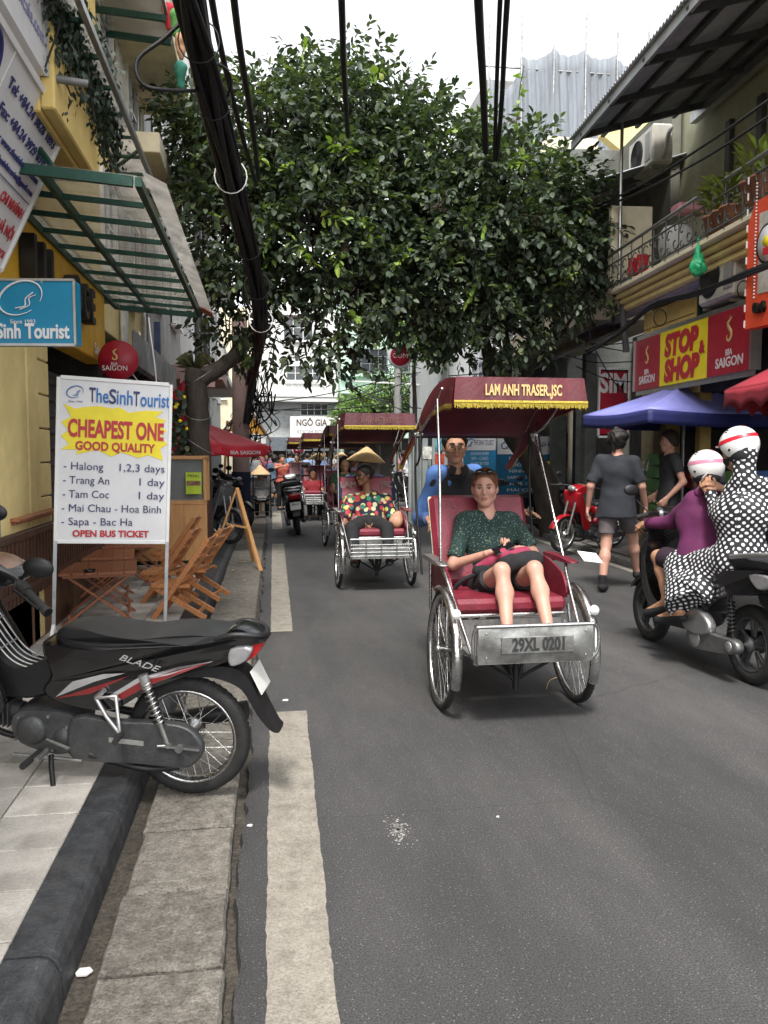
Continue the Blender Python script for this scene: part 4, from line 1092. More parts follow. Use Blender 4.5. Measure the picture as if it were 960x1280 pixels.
wallbox(E2, .2, 5.4, .1, 2.3, -.03, .1, dark_in, 'shop_opening'); q = MB(); q.slab((-.2, -.02, 4.35), (5.4, -.02, 4.35), (5.4, -.9, 4.65), (-.2, -.9, 4.65), .04); q.build('plastic_canopy', mat('pale green sheet', (.35, .5, .42), .5), E2)
E3 = building('plain white block beyond on the left of the street end', (-9, 47, 0), 0, 'house')
wallbox(E3, 0, 8.3, 0, 9.5, 0, 5, cream)
for u in (2, 4, 6.4): window(E3, u, 4.5, 1.2, 1.4, frame_w, None, 2, 2)
E4 = building('pale block with dark windows on the right of the street end', (9.9, 46, 0), 0, 'house')
wallbox(E4, 0, 9, 0, 12, 0, 5, white_w)
for u in (2, 4, 6.4):
    for z in (1.2, 4.5, 7.5): window(E4, u, z, 1.2, 1.4, frame_w, None, 2, 2)
# ================================================================ VEHICLES
def smooth2(poly, n=4, closed=True):
    P_ = [np.array(p, float) for p in poly]; m = len(P_); out = []
    for i in range(m):
        p0, p1, p2, p3 = P_[i - 1], P_[i], P_[(i + 1) % m], P_[(i + 2) % m]
        for k in range(n):
            t = k / n
            out.append(tuple(.5 * ((2 * p1) + (p2 - p0) * t + (2 * p0 - 5 * p1 + 4 * p2 - p3) * t * t + (3 * p1 - p0 - 3 * p2 + p3) * t ** 3)))
    return out
def puff(q, poly, w, sh=.14, yc=0., taper=None, sm=3, plane='xz'):
    """a plastic shell: side outline poly (x,z), half width w, rounded towards both sides"""
    poly = smooth2(poly, sm) if sm else poly
    cx = sum(p[0] for p in poly) / len(poly); cz = sum(p[1] for p in poly) / len(poly)
    rings = []
    for t, s in ((-1, 1 - sh), (-.86, 1 - sh * .4), (-.6, 1 - sh * .08), (0, 1), (.6, 1 - sh * .08), (.86, 1 - sh * .4), (1, 1 - sh)):
        rings.append([(cx + (p[0] - cx) * s, yc + t * w * (taper(p[0], p[1]) if taper else 1), cz + (p[1] - cz) * s) for p in poly])
    n = len(poly); vs = [p for r in rings for p in r]; fs = []
    for i in range(len(rings) - 1):
        for k in range(n): fs.append((i * n + k, (i + 1) * n + k, (i + 1) * n + (k + 1) % n, i * n + (k + 1) % n))
    fs = [f[::-1] for f in fs] if False else fs
    q.add(vs, fs, True)
    q.add(rings[0], [tuple(range(n))]); q.add(rings[-1], [tuple(range(n))[::-1]])
    return q
WC = {}
def wheel(par, c, r, tr, axis='y', hubw=.09, spokes=36, rimm=None, tyrem=None, cast=0, lean=0, rim_r=None, drum=.05, name='wheel'):
    key = (r, tr, axis, spokes, cast, drum, hubw)
    if key not in WC:
        rm = MB(); R = r - tr * 1.75
        prof = [(R + .012, -tr * .75), (R - .004, -tr * .8), (R - .010, -tr * .45), (R - .016, 0), (R - .010, tr * .45), (R - .004, tr * .8), (R + .012, tr * .75), (R + .002, tr * .3), (R - .004, 0), (R + .002, -tr * .3), (R + .012, -tr * .75)]
        rm.lathe(prof, 48, axis)
        ty = MB()
        tp = []
        for i in range(13):
            a = 2 * PI * i / 12; tp.append((r - tr + tr * math.cos(a) * 1.0, tr * .92 * math.sin(a)))
        ty.lathe(tp, 56, axis)
        for k in range(56):   # tread blocks
            a = 2 * PI * k / 56
            for sd in (-1, 1):
                rr_ = r + .0008; p = lambda ang, off: ((rr_ - abs(off) * .25) * math.cos(ang), off, (rr_ - abs(off) * .25) * math.sin(ang)) if axis == 'y' else (off, (rr_ - abs(off) * .25) * math.cos(ang), (rr_ - abs(off) * .25) * math.sin(ang))
                ty.add([p(a, sd * tr * .08), p(a + .05, sd * tr * .08), p(a + .075, sd * tr * .6), p(a + .025, sd * tr * .6)], [(0, 1, 2, 3), (3, 2, 1, 0)])
        hb = MB(); hb.lathe([(.0, -hubw * .6), (.014, -hubw * .6), (.014, -hubw * .5), (drum, -hubw * .45), (drum * .96, -hubw * .3), (drum * .55, 0), (drum * .96, hubw * .3), (drum, hubw * .45), (.014, hubw * .5), (.014, hubw * .6), (0, hubw * .6)], 24, axis)
        sp = MB()
        if cast:
            for k in range(cast):
                a = 2 * PI * k / cast + .3
                for da in (-.16, .16):
                    p0 = (drum * .8 * math.cos(a), 0, drum * .8 * math.sin(a)); p1 = (R * math.cos(a + da), 0, R * math.sin(a + da))
                    if axis == 'x': p0 = (0, p0[0], p0[2]); p1 = (0, p1[0], p1[2])
                    sp.bar(p0, p1, .03, .022, .006, up=(0, 1, 0) if axis == 'y' else (1, 0, 0))
        else:
            for k in range(spokes):
                a = 2 * PI * k / spokes; sd = 1 if k % 2 else -1; b_ = a + (.62 if (k // 2) % 2 else -.62)
                p0 = (drum * .9 * math.cos(b_), sd * hubw * .35, drum * .9 * math.sin(b_)); p1 = ((R - .012) * math.cos(a), 0, (R - .012) * math.sin(a))
                if axis == 'x': p0 = (p0[1], p0[0], p0[2]); p1 = (p1[1], p1[0], p1[2])
                sp.tube([p0, p1], .0017, 4, False)
        WC[key] = (rm.mesh('rim', rimm or chrome), ty.mesh('tyre', tyrem or rubber), hb.mesh('hub', rimm or chrome), sp.mesh('spokes', rimm or chrome))
    rm, ty, hb, sp = WC[key]
    w = meobj(name, rm, par, c, (0, lean, 0))
    meobj('tyre', ty, w); meobj('hub', hb, w); s_ = meobj('spokes', sp, w); s_['kind'] = 'stuff'
    if rimm and rm.materials[0] != rimm:
        pass
    return w
def arc_guard(q, R, w, a0, a1, axis='x', c=(0, 0, 0), crown=.014, n=20, th=.003):
    def f(u, v, o=0):
        a = a0 + (a1 - a0) * u; t = v * 2 - 1; rr = R - crown * t * t - (abs(t) > .9) * .006 + o
        p = (rr * math.cos(a), rr * math.sin(a))
        return (c[0] + w / 2 * t, c[1] + p[0], c[2] + p[1]) if axis == 'x' else (c[0] + p[0], c[1] + w / 2 * t, c[2] + p[1])
    q.grid(lambda u, v: f(u, v), n, 6); q.grid(lambda u, v: f(1 - u, v, -th), n, 6)
    return q

# ---------------------------------------------------------------- pedicab (cyclo); forward is -y, origin under the front axle
blue_cover = cloth('navy seat cover', (.012, .017, .05)); cream_bag = cloth('cream cloth', (.52, .40, .22))
def cyclo(label, loc, rz, group, plate=None, sign=None, cover=False, basket=False, wear=None):
    T = thing('cyclo', label, 'cyclo', loc, rz, group); T.scale = (.93, 1, 1)
    can = maroon if not wear else wear
    for s in (-1, 1):
        w = wheel(T, (.43 * s, 0, .352), .352, .0235, 'x', .08, 36, chrome, drum=.022, lean=-.055 * s)
        q = MB(); arc_guard(q, .375, .062, rad(62), rad(200) if False else rad(205), 'x', (.43 * s, 0, .352)); mg = q.build('mudguard', chrome, T)
        q = MB(); q.lathe([(0, -.022), (.026, -.018), (.03, 0), (.024, .01), (0, .014)], 16, 'y', (.43 * s, -.315, .615)); q.build('marker_lamp', white_p if not cover else chrome, mg)
        q = MB(); q.tube([(.43 * s + .0, 0, .352), (.30 * s, .02, .352)], .014, 8); q.tube([(.30 * s, -.05, .352), (.30 * s, .12, .352)], .02, 8); q.build('axle_stub', iron, T)
        # side frame tubes
        q = MB(); q.tube(spline([(.42 * s, .30, .83), (.425 * s, .12, .845), (.40 * s, .02, .76), (.36 * s, -.30, .47), (.345 * s, -.46, .37)], 6), .0125, 8)
        q.tube([(.355 * s, -.455, .37), (.355 * s, -.47, .585)], .012, 8)
        q.build('side_frame', chrome, T)
        q = MB(); q.tube(spline([(.40 * s, .0, .60), (.405 * s, -.02, .40), (.33 * s, .02, .34)], 5), .011, 8).tube([(.40 * s, .45, .83), (.40 * s, .45, .5)], .011, 8).tube([(.35 * s, -.40, .40), (.42 * s, -.02, .36)], .009, 8); q.build('strut', chrome, T)
        # armrest
        q = MB(); puff(q, [(-.04, .845), (.12, .862), (.4, .865), (.45, .85), (.4, .838), (.12, .833)], .033, .1, 0, None, 3)
        q.v = [(s * .43 + p[1] * 1., p[0], p[2]) for p in q.v]; q.build('armrest', maroon_seat if s > 0 else steel, T)
        q = MB(); q.prism(smooth2([(-.02, .64), (.0, .74), (.12, .80), (.42, .84), (.5, .66), (.2, .62)], 3), s * .372, s * .385, 'yz'); q.build('side_panel', maroon_seat, T)
        # hood poles
        q = MB(); q.tube([(.432 * s, .16, .865), (.432 * s, .55, 1.42), (.43 * s, .70, 1.64)] if s > 0 else [(.432 * s, .05, .865), (.434 * s, .08, 1.4), (.42 * s, .2, 1.82)], .0095, 8)
        q.tube(spline([(.43 * s, .70, 1.62), (.43 * s, .5, 1.68), (.42 * s, .28, 1.77), (.41 * s, .12, 1.88)], 5), .008, 6); q.build('hood_pole', chrome, T)
        q = MB(); q.tube(spline([(.42 * s, .62, .70), (.43 * s, .78, 1.2), (.43 * s, .80, 1.66)], 6), .009, 6).tube(spline([(.43 * s, .80, 1.62), (.45 * s, .7, 1.42), (.44 * s, .60, 1.5), (.43 * s, .66, 1.7)], 5), .007, 6); q.build('hood_stay', iron, T)
        q = MB(); q.box((.43 * s, .70, 1.62), (.04, .05, .03), .006).cyl((.40 * s, .70, 1.62), (.46 * s, .70, 1.62), .012, n=8); q.build('hood_hinge', steel, T)
    # seat
    q = MB(); q.box((0, .20, .605), (.74, .52, .085), .025); q.build('seat', maroon_seat, T)
    q = MB(); q.box((0, .2, .548), (.72, .5, .02)).tube([(-.36, -.06, .555), (.36, -.06, .555)], .011, 8); q.build('seat_frame', chrome, T)
    R_ = Matrix.Rotation(-.42, 3, 'X')
    q = MB(); q.box((0, .60, .93), (.70, .075, .62), .03, R_); bk = q.build('backrest', maroon_seat, T)
    q = MB(); q.box((0, .655, .93), (.69, .02, .60), .008, R_); q.build('back_board', cream if not cover else blue_cover, bk)
    if cover:
        q = MB(); q.box((0, .675, 1.03), (.76, .13, .28), .04, R_); q.build('seat_cover', blue_cover, bk)
        dimg = mat('dim gold print', (.16, .14, .10), .6); text('LAM', .11, dimg, bk, (-.24, .60, 1.12), (PI / 2 - .42, 0, 0)); text('JSC', .11, dimg, bk, (.26, .60, 1.12), (PI / 2 - .42, 0, 0))
    # foot box
    q = MB(); q.box((0, -.27, .375), (.68, .40, .012)); q.build('foot_floor', steel, T)
    q = MB(); q.box((0, -.05, .455), (.66, .012, .15)); q.build('kick_panel', steel, T)
    if basket:
        q = MB()
        for z in (.40, .44, .48, .52, .58): q.tube([(-.36, -.475, z), (.36, -.475, z)], .006 if z < .55 else .011, 6)
        for x in (-.36, -.18, 0, .18, .36): q.tube([(x, -.475, .37), (x, -.475, .58)], .008, 6)
        q.build('foot_rail', chrome, T)
        q = MB(); q.box((0, -.44, .44), (.66, .01, .12)); q.build('foot_panel', steel, T)
    else:
        dn = mat('dented galvanised plate', (.30, .30, .285), .42, .85, .3, 9, .5, 14, dirt=.45)
        def pl(u, v): return (-.345 + .69 * u, -.478 + .006 * math.sin(u * 13 + 1) * math.sin(v * 5) - .012 * math.sin(v * PI), .375 + .195 * v)
        q = MB(); q.grid(pl, 40, 10); q.grid(lambda u, v: (pl(1 - u, v)[0], pl(1 - u, v)[1] + .006, pl(1 - u, v)[2]), 30, 6); fp = q.build('front_plate', dn, T)
        q = MB(); q.tube([(-.352, -.478, .575), (.352, -.478, .575)], .011, 8).tube(spline([(.352, -.478, .575), (.385, -.47, .54), (.385, -.47, .43), (.352, -.46, .38)], 4), .010, 8).tube(spline([(-.352, -.478, .575), (-.372, -.47, .53), (-.372, -.47, .43), (-.352, -.46, .38)], 4), .010, 8); q.build('plate_rim', chrome, fp)
        q = MB(); q.box((.005, -.496, .475), (.30 * 1.45, .004, .09), .002); q.build('number_backing', dn, fp)
        if plate:
            text(plate, .098, mat('black stamped paint', (.02, .02, .02), .6), fp, (.015, -.4995, .474), name='lettering', bold=.0035, width=.315)
        for x in (-.30, .30):
            for z in (.41, .54): MB().ell((x, -.492, z), (.006, .004, .006), 8, 5).build('rivet', steel, fp)
    # under frame
    q = MB()
    q.tube([(-.30, -.02, .345), (.30, -.02, .345)], .016, 8).tube([(-.28, -.22, .352), (-.02, -.15, .20)], .010, 6).tube([(.28, -.22, .352), (.02, -.15, .20)], .010, 6)
    q.tube([(-.06, -.15, .36), (-.02, -.15, .19)], .012, 6).tube([(.06, -.15, .36), (.02, -.15, .19)], .012, 6).tube([(0, -.15, .37), (0, -.15, .135)], .022, 8)
    q.tube([(0, -.15, .20), (0, .85, .30)], .018, 8).tube([(0, .85, .30), (0, 1.45, .35)], .014, 8).tube([(0, .95, .30), (0, 1.12, .93)], .016, 8).tube([(-.03, 1.15, .8), (-.05, 1.5, .36)], .009, 6).tube([(.03, 1.15, .8), (.05, 1.5, .36)], .009, 6).tube([(0, .7, .3), (0, .62, .55)], .015, 6)
    q.build('under_frame', iron, T)
    q = MB(); puff(q, [(.98, .93), (1.1, .97), (1.3, .97), (1.32, .93), (1.15, .90)], .1, .2, 0, lambda x, z: .35 if x < 1.1 else 1.); q.v = [(p[1], p[0], p[2]) for p in q.v]; q.build('saddle', black_pl, T)
    wheel(T, (0, 1.5, .335), .335, .022, 'x', .08, 36, chrome, drum=.022)
    q = MB(); q.lathe([(.08, -.004), (.092, -.004), (.092, .004), (.08, .004)], 24, 'x', (.05, .85, .3)).tube([(.06, .85, .3), (.1, .85, .3), (.1, .97, .2), (.18, .97, .2)], .009, 6).tube([(-.06, .85, .3), (-.1, .85, .3), (-.1, .73, .4), (-.18, .73, .4)], .009, 6); q.build('pedals', steel, T)
    # hood
    prof = [(.02, 1.94), (.10, 1.955), (.30, 1.945), (.52, 1.89), (.72, 1.79), (.88, 1.66), (.96, 1.615)]
    HX, HO = .412, .07
    pr = spline([(p[0], 0, p[1]) for p in prof], 3); n = len(pr) - 1
    def hood(u, v):
        i = min(int(v * n), n - 1); t = v * n - i; p = pr[i].lerp(pr[i + 1], t); x = (u * 2 - 1)
        sag = .014 * (1 - x * x) * math.sin(v * 3 * PI) ** 2
        return (HO * (1 - v) + x * (HX - .0 * v), p.x, p.z - sag - .012 * abs(x) ** 6)
    q = MB(); q.grid(hood, 16, 3 * n); q.grid(lambda u, v: (hood(1 - u, v)[0], hood(1 - u, v)[1], hood(1 - u, v)[2] - .006), 16, 3 * n); hd = q.build('hood', can, T)
    q = MB(); q.grid(lambda u, v: (HO + (HX + .008 + .02 * (1 - v)) * (u * 2 - 1), .012 - .02 * (1 - v) + .004 * math.sin(u * 31), 1.94 - .165 * (1 - v) * 1.0), 40, 4); q.grid(lambda u, v: (HO + (HX + .008 + .02 * (1 - v)) * (1 - u * 2), .016 - .02 * (1 - v) + .004 * math.sin((1 - u) * 31), 1.94 - .165 * (1 - v)), 40, 4); vl = q.build('front_valance', can, hd)
    if sign: text(sign, .088, gold_print if not cover else mat('faint print', (.17, .07, .06), .6), T, (.085, -.006, 1.862), (PI / 2 - .0, 0, 0), 'lettering', .0025, .50)
    for s in (-1, 1):
        def drop(v): return .17 + .05 * v + .035 * math.sin(v * 5 * PI) ** 2 * v
        def side(u, v, s=s):
            p = hood(1 if s > 0 else 0, u); return (p[0] + s * (.012 + .015 * math.sin(v * 2)), p[1] + (.42 * v * u * u), p[2] - drop(u) * v)
        q = MB(); q.grid(side, 24, 5); q.grid(lambda u, v: side(1 - u, v), 24, 5); q.build('side_valance', can, hd)
        fr = MB()
        for i in range(90):
            u = i / 90; a = side(u, .93); b_ = side(u + .011, .93); L = .028 * random.uniform(.7, 1.2)
            dx = s * .005
            fr.add([(a[0] + dx, a[1], a[2] + .012), (b_[0] + dx, b_[1], b_[2] + .012), ((a[0] + b_[0]) / 2 + dx * 1.6, (a[1] + b_[1]) / 2 + .003, a[2] - L)], [(0, 1, 2), (2, 1, 0)])
        fr.build('fringe', gold, hd)['kind'] = 'stuff'
    fr = MB()
    for i in range(150):
        x = HO - .436 + .872 * i / 150; L = random.uniform(.024, .038); x2 = x + random.uniform(-.003, .005)
        fr.add([(x, -.014, 1.792), (x + .0075, -.014, 1.792), (x2 + .006, -.019, 1.792 - L), (x2, -.019, 1.792 - L)], [(0, 1, 2, 3), (3, 2, 1, 0)])
    fr.build('fringe', gold, hd)['kind'] = 'stuff'
    MB().box((HO, -.015, 1.796), (.875, .006, .014), .002).build('braid', gold, hd)
    for v in (.25, .6):
        q = MB(); q.tube([(hood(i / 12, v)[0], hood(i / 12, v)[1], hood(i / 12, v)[2] - .012) for i in range(13)], .006, 6); q.build('hood_rib', iron, hd)
    q = MB(); q.tube([(-.41, .96, 1.608), (.41, .96, 1.608)], .008, 6); q.build('hood_rib', iron, hd)
    return T
CG = 'cyclos coming down the street'
c1 = cyclo('front cyclo with maroon canopy and gold fringe carrying woman in green blouse', (1.435, 4.705, 0), .02, CG, plate='29XL 0201', sign='LAM ANH TRASER.,JSC')
q = MB(); q.box((.47, -.07, .885), (.13, .10, .004), 0, Euler((.5, .15, .2)).to_matrix()); one(q, 'paper_card', mat('white card', (.78, .78, .77)), 'white folded card lying on right armrest of front cyclo', 'card').location = (1.44, 4.705, 0)
mar2 = mat('dark faded maroon canopy', (.085, .016, .022), .4, 0, .3, 5, .35, 40)
c2 = cyclo('second cyclo with navy seat cover and man in fruit print shirt', (1.24, 9.19, 0), .02, CG, sign='LAM ANH TRASER.,JSC', cover=True, basket=True, wear=mar2)
c3 = dup(c2, (1.40, 13.35, 0), .05, 'third cyclo half hidden behind the second carrying dark haired woman')
c4 = dup(c2, (1.25, 18.6, 0), .02, 'fourth cyclo with red seat behind the parked black scooter')
c5 = dup(c2, (2.35, 22.5, 0), .02, 'farthest cyclo whose canopy just shows over driver in straw hat')
c6 = dup(c2, (1.1, 24.5, 0), .0, 'small distant cyclo with white and red bundle on its seat')

# ---------------------------------------------------------------- underbone motorbike; +x forward, origin under the rear axle
red_dec = mat('dark red decal', (.20, .018, .02), .35, 0, .15, 14, dirt=.2); sil_dec = mat('silver decal', (.42, .42, .42), .35, .3, .1, 12)
m_panel = gloss_black
plate_w = mat('plate white', (.62, .62, .58), .5, 0, .08, 10, dirt=.3); ink = mat('black ink', (.02, .02, .022), .6)
def spring(q, a, b, R, r, turns, n=8):
    a, b = Vector(a), Vector(b); d = (b - a).normalized(); x = Vector((0, 1, 0)).cross(d).normalized(); y = d.cross(x); pts = []
    for i in range(turns * n + 1):
        t = i / (turns * n); ang = 2 * PI * i / n
        pts.append(a.lerp(b, t) + (x * math.cos(ang) + y * math.sin(ang)) * R)
    q.tube(pts, r, 5); return q
def underbone(label, loc, rz, group, rx=0, ry=0):
    T = thing('motorbike', label, 'motorbike', loc, rz, group, rx, ry)
    Z0 = .285
    wheel(T, (0, 0, Z0), .285, .038, 'y', .13, 36, chrome, drum=.06)
    wheel(T, (1.22, 0, Z0), .28, .034, 'y', .11, 36, chrome, drum=.055)
    # seat
    q = MB(); st = [(.60, .69), (.605, .735), (.56, .765), (.46, .778), (.34, .768), (.20, .765), (.08, .79), (-.06, .81), (-.20, .812), (-.24, .80), (-.10, .765), (.1, .735), (.3, .705), (.48, .675)]
    puff(q, st, .125, .10, 0, lambda x, z: (.62 + .38 * min(1, max(0, (.62 - x) / .25))) * (1 - .25 * max(0, min(1, (-.0 - x) / .25)))); q.build('seat', seat_blk, T)
    q = MB(); q.tube(spline([(.59, .085, .715), (.4, .118, .722), (.15, .12, .748), (-.15, .1, .785)], 5), .004, 5).tube(spline([(.59, -.085, .725), (.4, -.118, .735), (.15, -.12, .765), (-.15, -.1, .80)], 5), .004, 5); q.build('seat_seam', black_pl, T)
    # body side cover
    q = MB(); bd = [(.66, .69), (.62, .55), (.66, .47), (.60, .42), (.42, .395), (.30, .42), (.16, .52), (.0, .60), (-.16, .67), (-.28, .72), (-.33, .765), (-.28, .80), (-.1, .77), (.1, .74), (.3, .71), (.5, .69)]
    puff(q, bd, .115, .07, 0, lambda x, z: 1.0 if x > 0 else 1 - .45 * min(1, -x / .3)); pn = q.build('side_cover', m_panel, T)
    def skin_y(x): return .115 * (1.0 if x > 0 else 1 - .45 * min(1, -x / .3)) + .0015
    def decal(poly, m, off=0):
        for s in (1, -1):
            q = MB(); q.add([(p[0], s * (skin_y(p[0]) + off), p[1]) for p in poly], [tuple(range(len(poly)))[::-1 if s > 0 else 1]]); q.build('stripe', m, pn)
    decal([(.58, .452), (.40, .545), (.26, .60), (.36, .585), (.50, .535)], sil_dec); decal([(.585, .445), (.44, .505), (.24, .59), (.30, .555), (.42, .485)], red_dec, .001)
    decal([(.30, .46), (.18, .54), (.02, .62), (-.13, .69), (.02, .655), (.2, .585), (.34, .48)], sil_dec); decal([(.27, .475), (.16, .55), (.0, .632), (-.12, .685), (.02, .645), (.18, .575), (.30, .49)], red_dec, .001)
    text('BLADE', .042, sil_dec, pn, (.20, skin_y(.1) + .002, .655), (PI / 2, .22, PI), 'lettering', .0, .19, shear=.4)
    # tail, lamp, fender, plate
    q = MB(); puff(q, [(-.18, .825), (-.24, .845), (-.335, .80), (-.345, .785), (-.28, .765), (-.15, .76)], .07, .15); q.build('tail_cowl', m_panel, T)
    q = MB(); q.tube(spline([(-.12, .09, .785), (-.22, .10, .82), (-.31, .07, .815), (-.335, 0, .80), (-.31, -.07, .815), (-.22, -.10, .82), (-.12, -.09, .785)], 4), .014, 7); q.build('grab_rail', black_pl, T)
    q = MB(); puff(q, [(-.24, .765), (-.335, .785), (-.31, .72), (-.25, .68), (-.22, .70)], .062, .12); tl = q.build('tail_lamp', red_lens, T)
    for s in (1, -1):
        q = MB(); puff(q, [(-.20, .75), (-.295, .765), (-.27, .70), (-.20, .67)], .022, .2, s * .07); q.build('indicator', clear_lens, tl)
    q = MB()
    fd = [(.1, .60), (-.05, .64), (-.2, .66), (-.29, .60), (-.34, .50), (-.405, .385), (-.425, .365), (-.39, .375), (-.33, .44), (-.28, .52), (-.23, .57), (-.12, .60), (0, .59)]
    puff(q, fd, .06, .04); q.build('rear_fender', black_pl, T)
    q = MB(); q.box((-.318, 0, .60), (.006, .15, .115), .001, Matrix.Rotation(.5, 3, 'Y')); q.build('number_plate', plate_w, T)
    # shocks
    for s in (1, -1):
        q = MB(); q.tube([(.17, s * .135, .60), (.055, s * .135, .30)], .011, 8).tube([(.17, s * .135, .61), (.15, s * .135, .55)], .022, 10); sk = q.build('shock_absorber', steel, T)
        q = MB(); spring(q, (.158, s * .135, .57), (.085, s * .135, .385), .022, .0045, 9); q.build('spring', chrome, sk)
    # chain case, swing arm, axle
    q = MB(); puff(q, [(.50, .365), (.30, .372), (.06, .39), (-.04, .375), (-.095, .32), (-.10, .26), (-.06, .205), (.0, .185), (.2, .18), (.42, .165), (.52, .19)], .024, .05, .105); cc = q.build('chain_case', engine_grey, T)
    q = MB(); q.box((.245, .131, .285), (.16, .003, .022)); q.build('sticker', mat('metal sticker', (.4, .4, .38), .4, .6), cc)
    q = MB(); q.bar((-.09, .132, .285), (.10, .132, .285), .022, .004).cyl((.0, .12, .285), (0, .15, .285), .018, n=8).cyl((.05, .125, .29), (.05, .142, .29), .012, n=8).cyl((.06, .125, .285), (.10, .14, .285), .006); q.build('axle_nut', steel, cc)
    q = MB(); q.tube([(0, -.10, .285), (.5, -.09, .34)], .02, 8).tube([(.0, .14, .285), (0, -.13, .285)], .011, 8).tube(spline([(.42, .12, .20), (.30, .10, .165), (.16, .1, .15), (.04, .02, .13)], 5), .017, 8); q.build('swing_arm', black_pl, T)
    # engine
    q = MB(); puff(q, [(.50, .36), (.72, .37), (.80, .33), (.80, .24), (.72, .18), (.52, .17)], .10, .08); en = q.build('engine', engine_grey, T)
    q = MB(); q.lathe([(0, .125), (.055, .122), (.068, .112), (.07, .09)], 24, 'y', (.70, 0, .275)); q.lathe([(0, .115), (.04, .112), (.05, .10)], 20, 'y', (.55, 0, .25)); q.build('engine_cover', engine_grey, en)
    for i in range(6): MB().box((.84 + i * .022, 0, .31), (.008, .13, .12), .002).build('cooling_fin', engine_grey, en)
    q = MB(); q.cyl((.80, 0, .31), (.97, 0, .33), .045).cyl((.97, 0, .33), (1.0, 0, .335), .05); q.build('cylinder', engine_grey, en)
    for (x, z) in ((.62, .35), (.76, .33), (.78, .22), (.6, .19), (.53, .31)): MB().cyl((x, .10, z), (x, .112, z), .007, n=8).build('bolt', steel, en)
    q = MB(); q.tube(spline([(1.0, -.03, .27), (.95, -.05, .17), (.7, -.07, .14), (.4, -.13, .2), (.15, -.15, .26)], 5), .016, 8).tube([(.22, -.155, .25), (-.22, -.16, .36)], [.038, .045], 14); q.build('exhaust', black_pl, T)
    q = MB(); q.tube([(.78, .12, .155), (.45, .125, .165)], .009, 8).tube([(.62, .12, .245), (.50, .15, .23)], .008, 8).tube([(.60, .16, .215), (.60, .25, .215)], .012, 8); q.build('gear_lever', steel, T)
    # foot pegs and bracket
    for s in (1, -1):
        q = MB(); q.tube([(.385, s * .13, .475), (.33, s * .145, .40), (.265, s * .155, .335)], .010, 7).tube([(.385, s * .13, .475), (.29, s * .14, .50), (.265, s * .155, .335)], .009, 7).tube([(.385, s * .13, .475), (.345, s * .13, .52)], .012, 7); q.build('peg_bracket', alu, T)
        q = MB(); q.tube([(.26, s * .15, .33), (.25, s * .24, .335)], .014, 8); q.build('passenger_peg', rubber, T)
        q = MB(); q.tube([(.66, s * .1, .175), (.66, s * .26, .18)], .015, 8); q.build('foot_peg', rubber, T)
    q = MB(); q.tube([(.60, .12, .17), (.58, .16, .14), (.50, .27, -.045)], [.013, .012, .009], 8).box((.495, .28, -.05), (.05, .03, .008), .002); q.build('kickstand', iron, T)
    # centre tunnel and leg shield
    q = MB(); tn = [(.62, .60), (.60, .46), (.74, .40), (.92, .42), (1.02, .55), (1.09, .80), (1.10, .92), (1.04, .96), (.98, .84), (.90, .64), (.78, .54)]
    puff(q, tn, .075, .07); q.build('centre_cover', black_pl, T)
    for s in (1, -1):
        q = MB(); puff(q, [(.92, .36), (.99, .50), (1.07, .74), (1.12, .93), (1.06, .92), (.98, .76), (.88, .60), (.80, .44), (.82, .36)], .02, .06, s * .145); q.build('leg_shield', m_panel, T)
    q = MB(); puff(q, [(1.06, .92), (1.13, .93), (1.10, .72), (1.02, .60), (1.0, .70)], .14, .12); q.build('front_cowl', m_panel, T)
    # wire luggage rack over the tunnel
    q = MB()
    for y in (-.07, -.035, 0, .035, .07): q.tube(spline([(.98, y, .80), (.86, y, .635), (.79, y, .575), (.70, y, .555), (.60, y, .56), (.575, y, .60)], 4), .0045, 5)
    for (x, z) in ((.93, .735), (.86, .635), (.70, .555), (.58, .59)): q.tube([(x, -.075, z), (x, .075, z)], .0045, 5)
    q.build('wire_rack', steel, T)
    # fork, fender, bars
    q = MB()
    for s in (1, -1): q.tube([(1.10, s * .075, .78), (1.215, s * .075, .29)], [.02, .017], 10)
    q.build('fork', steel, T)
    q = MB(); arc_guard(q, .31, .10, rad(20), rad(150), 'y', (1.22, 0, .285)); q.build('front_fender', m_panel, T)
    q = MB(); q.tube(spline([(.642, .233, .974), (.74, .17, 1.0), (.93, .03, 1.0), (1.06, -.16, 1.01), (1.14, -.30, 1.0)], 5), .011, 8); q.build('handlebar', black_pl, T)
    for s in (1, -1):
        g0, g1 = (Vector((.642, .233, .974)), Vector((.504, .316, .916))) if s > 0 else (Vector((1.12, -.26, 1.0)), Vector((1.17, -.39, .98)))
        q = MB(); q.cyl(g0, g1, .0175, n=12); d_ = (g1 - g0).normalized(); q.cyl(g0, g0 + d_ * .012, .024, n=12).cyl(g1 - d_ * .02, g1, .022, n=12).cyl(g0 - d_ * .05, g0, .024, n=10); q.build('grip', rubber, T)
        q = MB(); q.tube([g0 - d_ * .05 + Vector((.02, 0, .01)), g0 + Vector((.05, .01, 0)), g1 + Vector((.04, 0, .01))], .006, 6); q.build('brake_lever', black_pl, T)
        mc = Vector((.575, .258, 1.085)) if s > 0 else Vector((1.10, -.30, 1.17))
        q = MB(); q.tube(spline([g0 - d_ * .06, g0 + Vector((.02, -.02, .06)), mc + Vector((.06, -.02, -.02)), mc + Vector((.02, 0, 0))], 4), .006, 6); mi = q.build('mirror', black_pl, T)
        q = MB(); q.ell(mc, (.068, .022, .044), 18, 12); q.build('mirror_housing', black_pl, mi)
    q = MB(); puff(q, [(.78, .99), (.86, 1.03), (1.0, 1.04), (1.10, 1.0), (1.14, .94), (1.02, .90), (.84, .92), (.76, .96)], .10, .25); q.build('headset', m_panel, T)
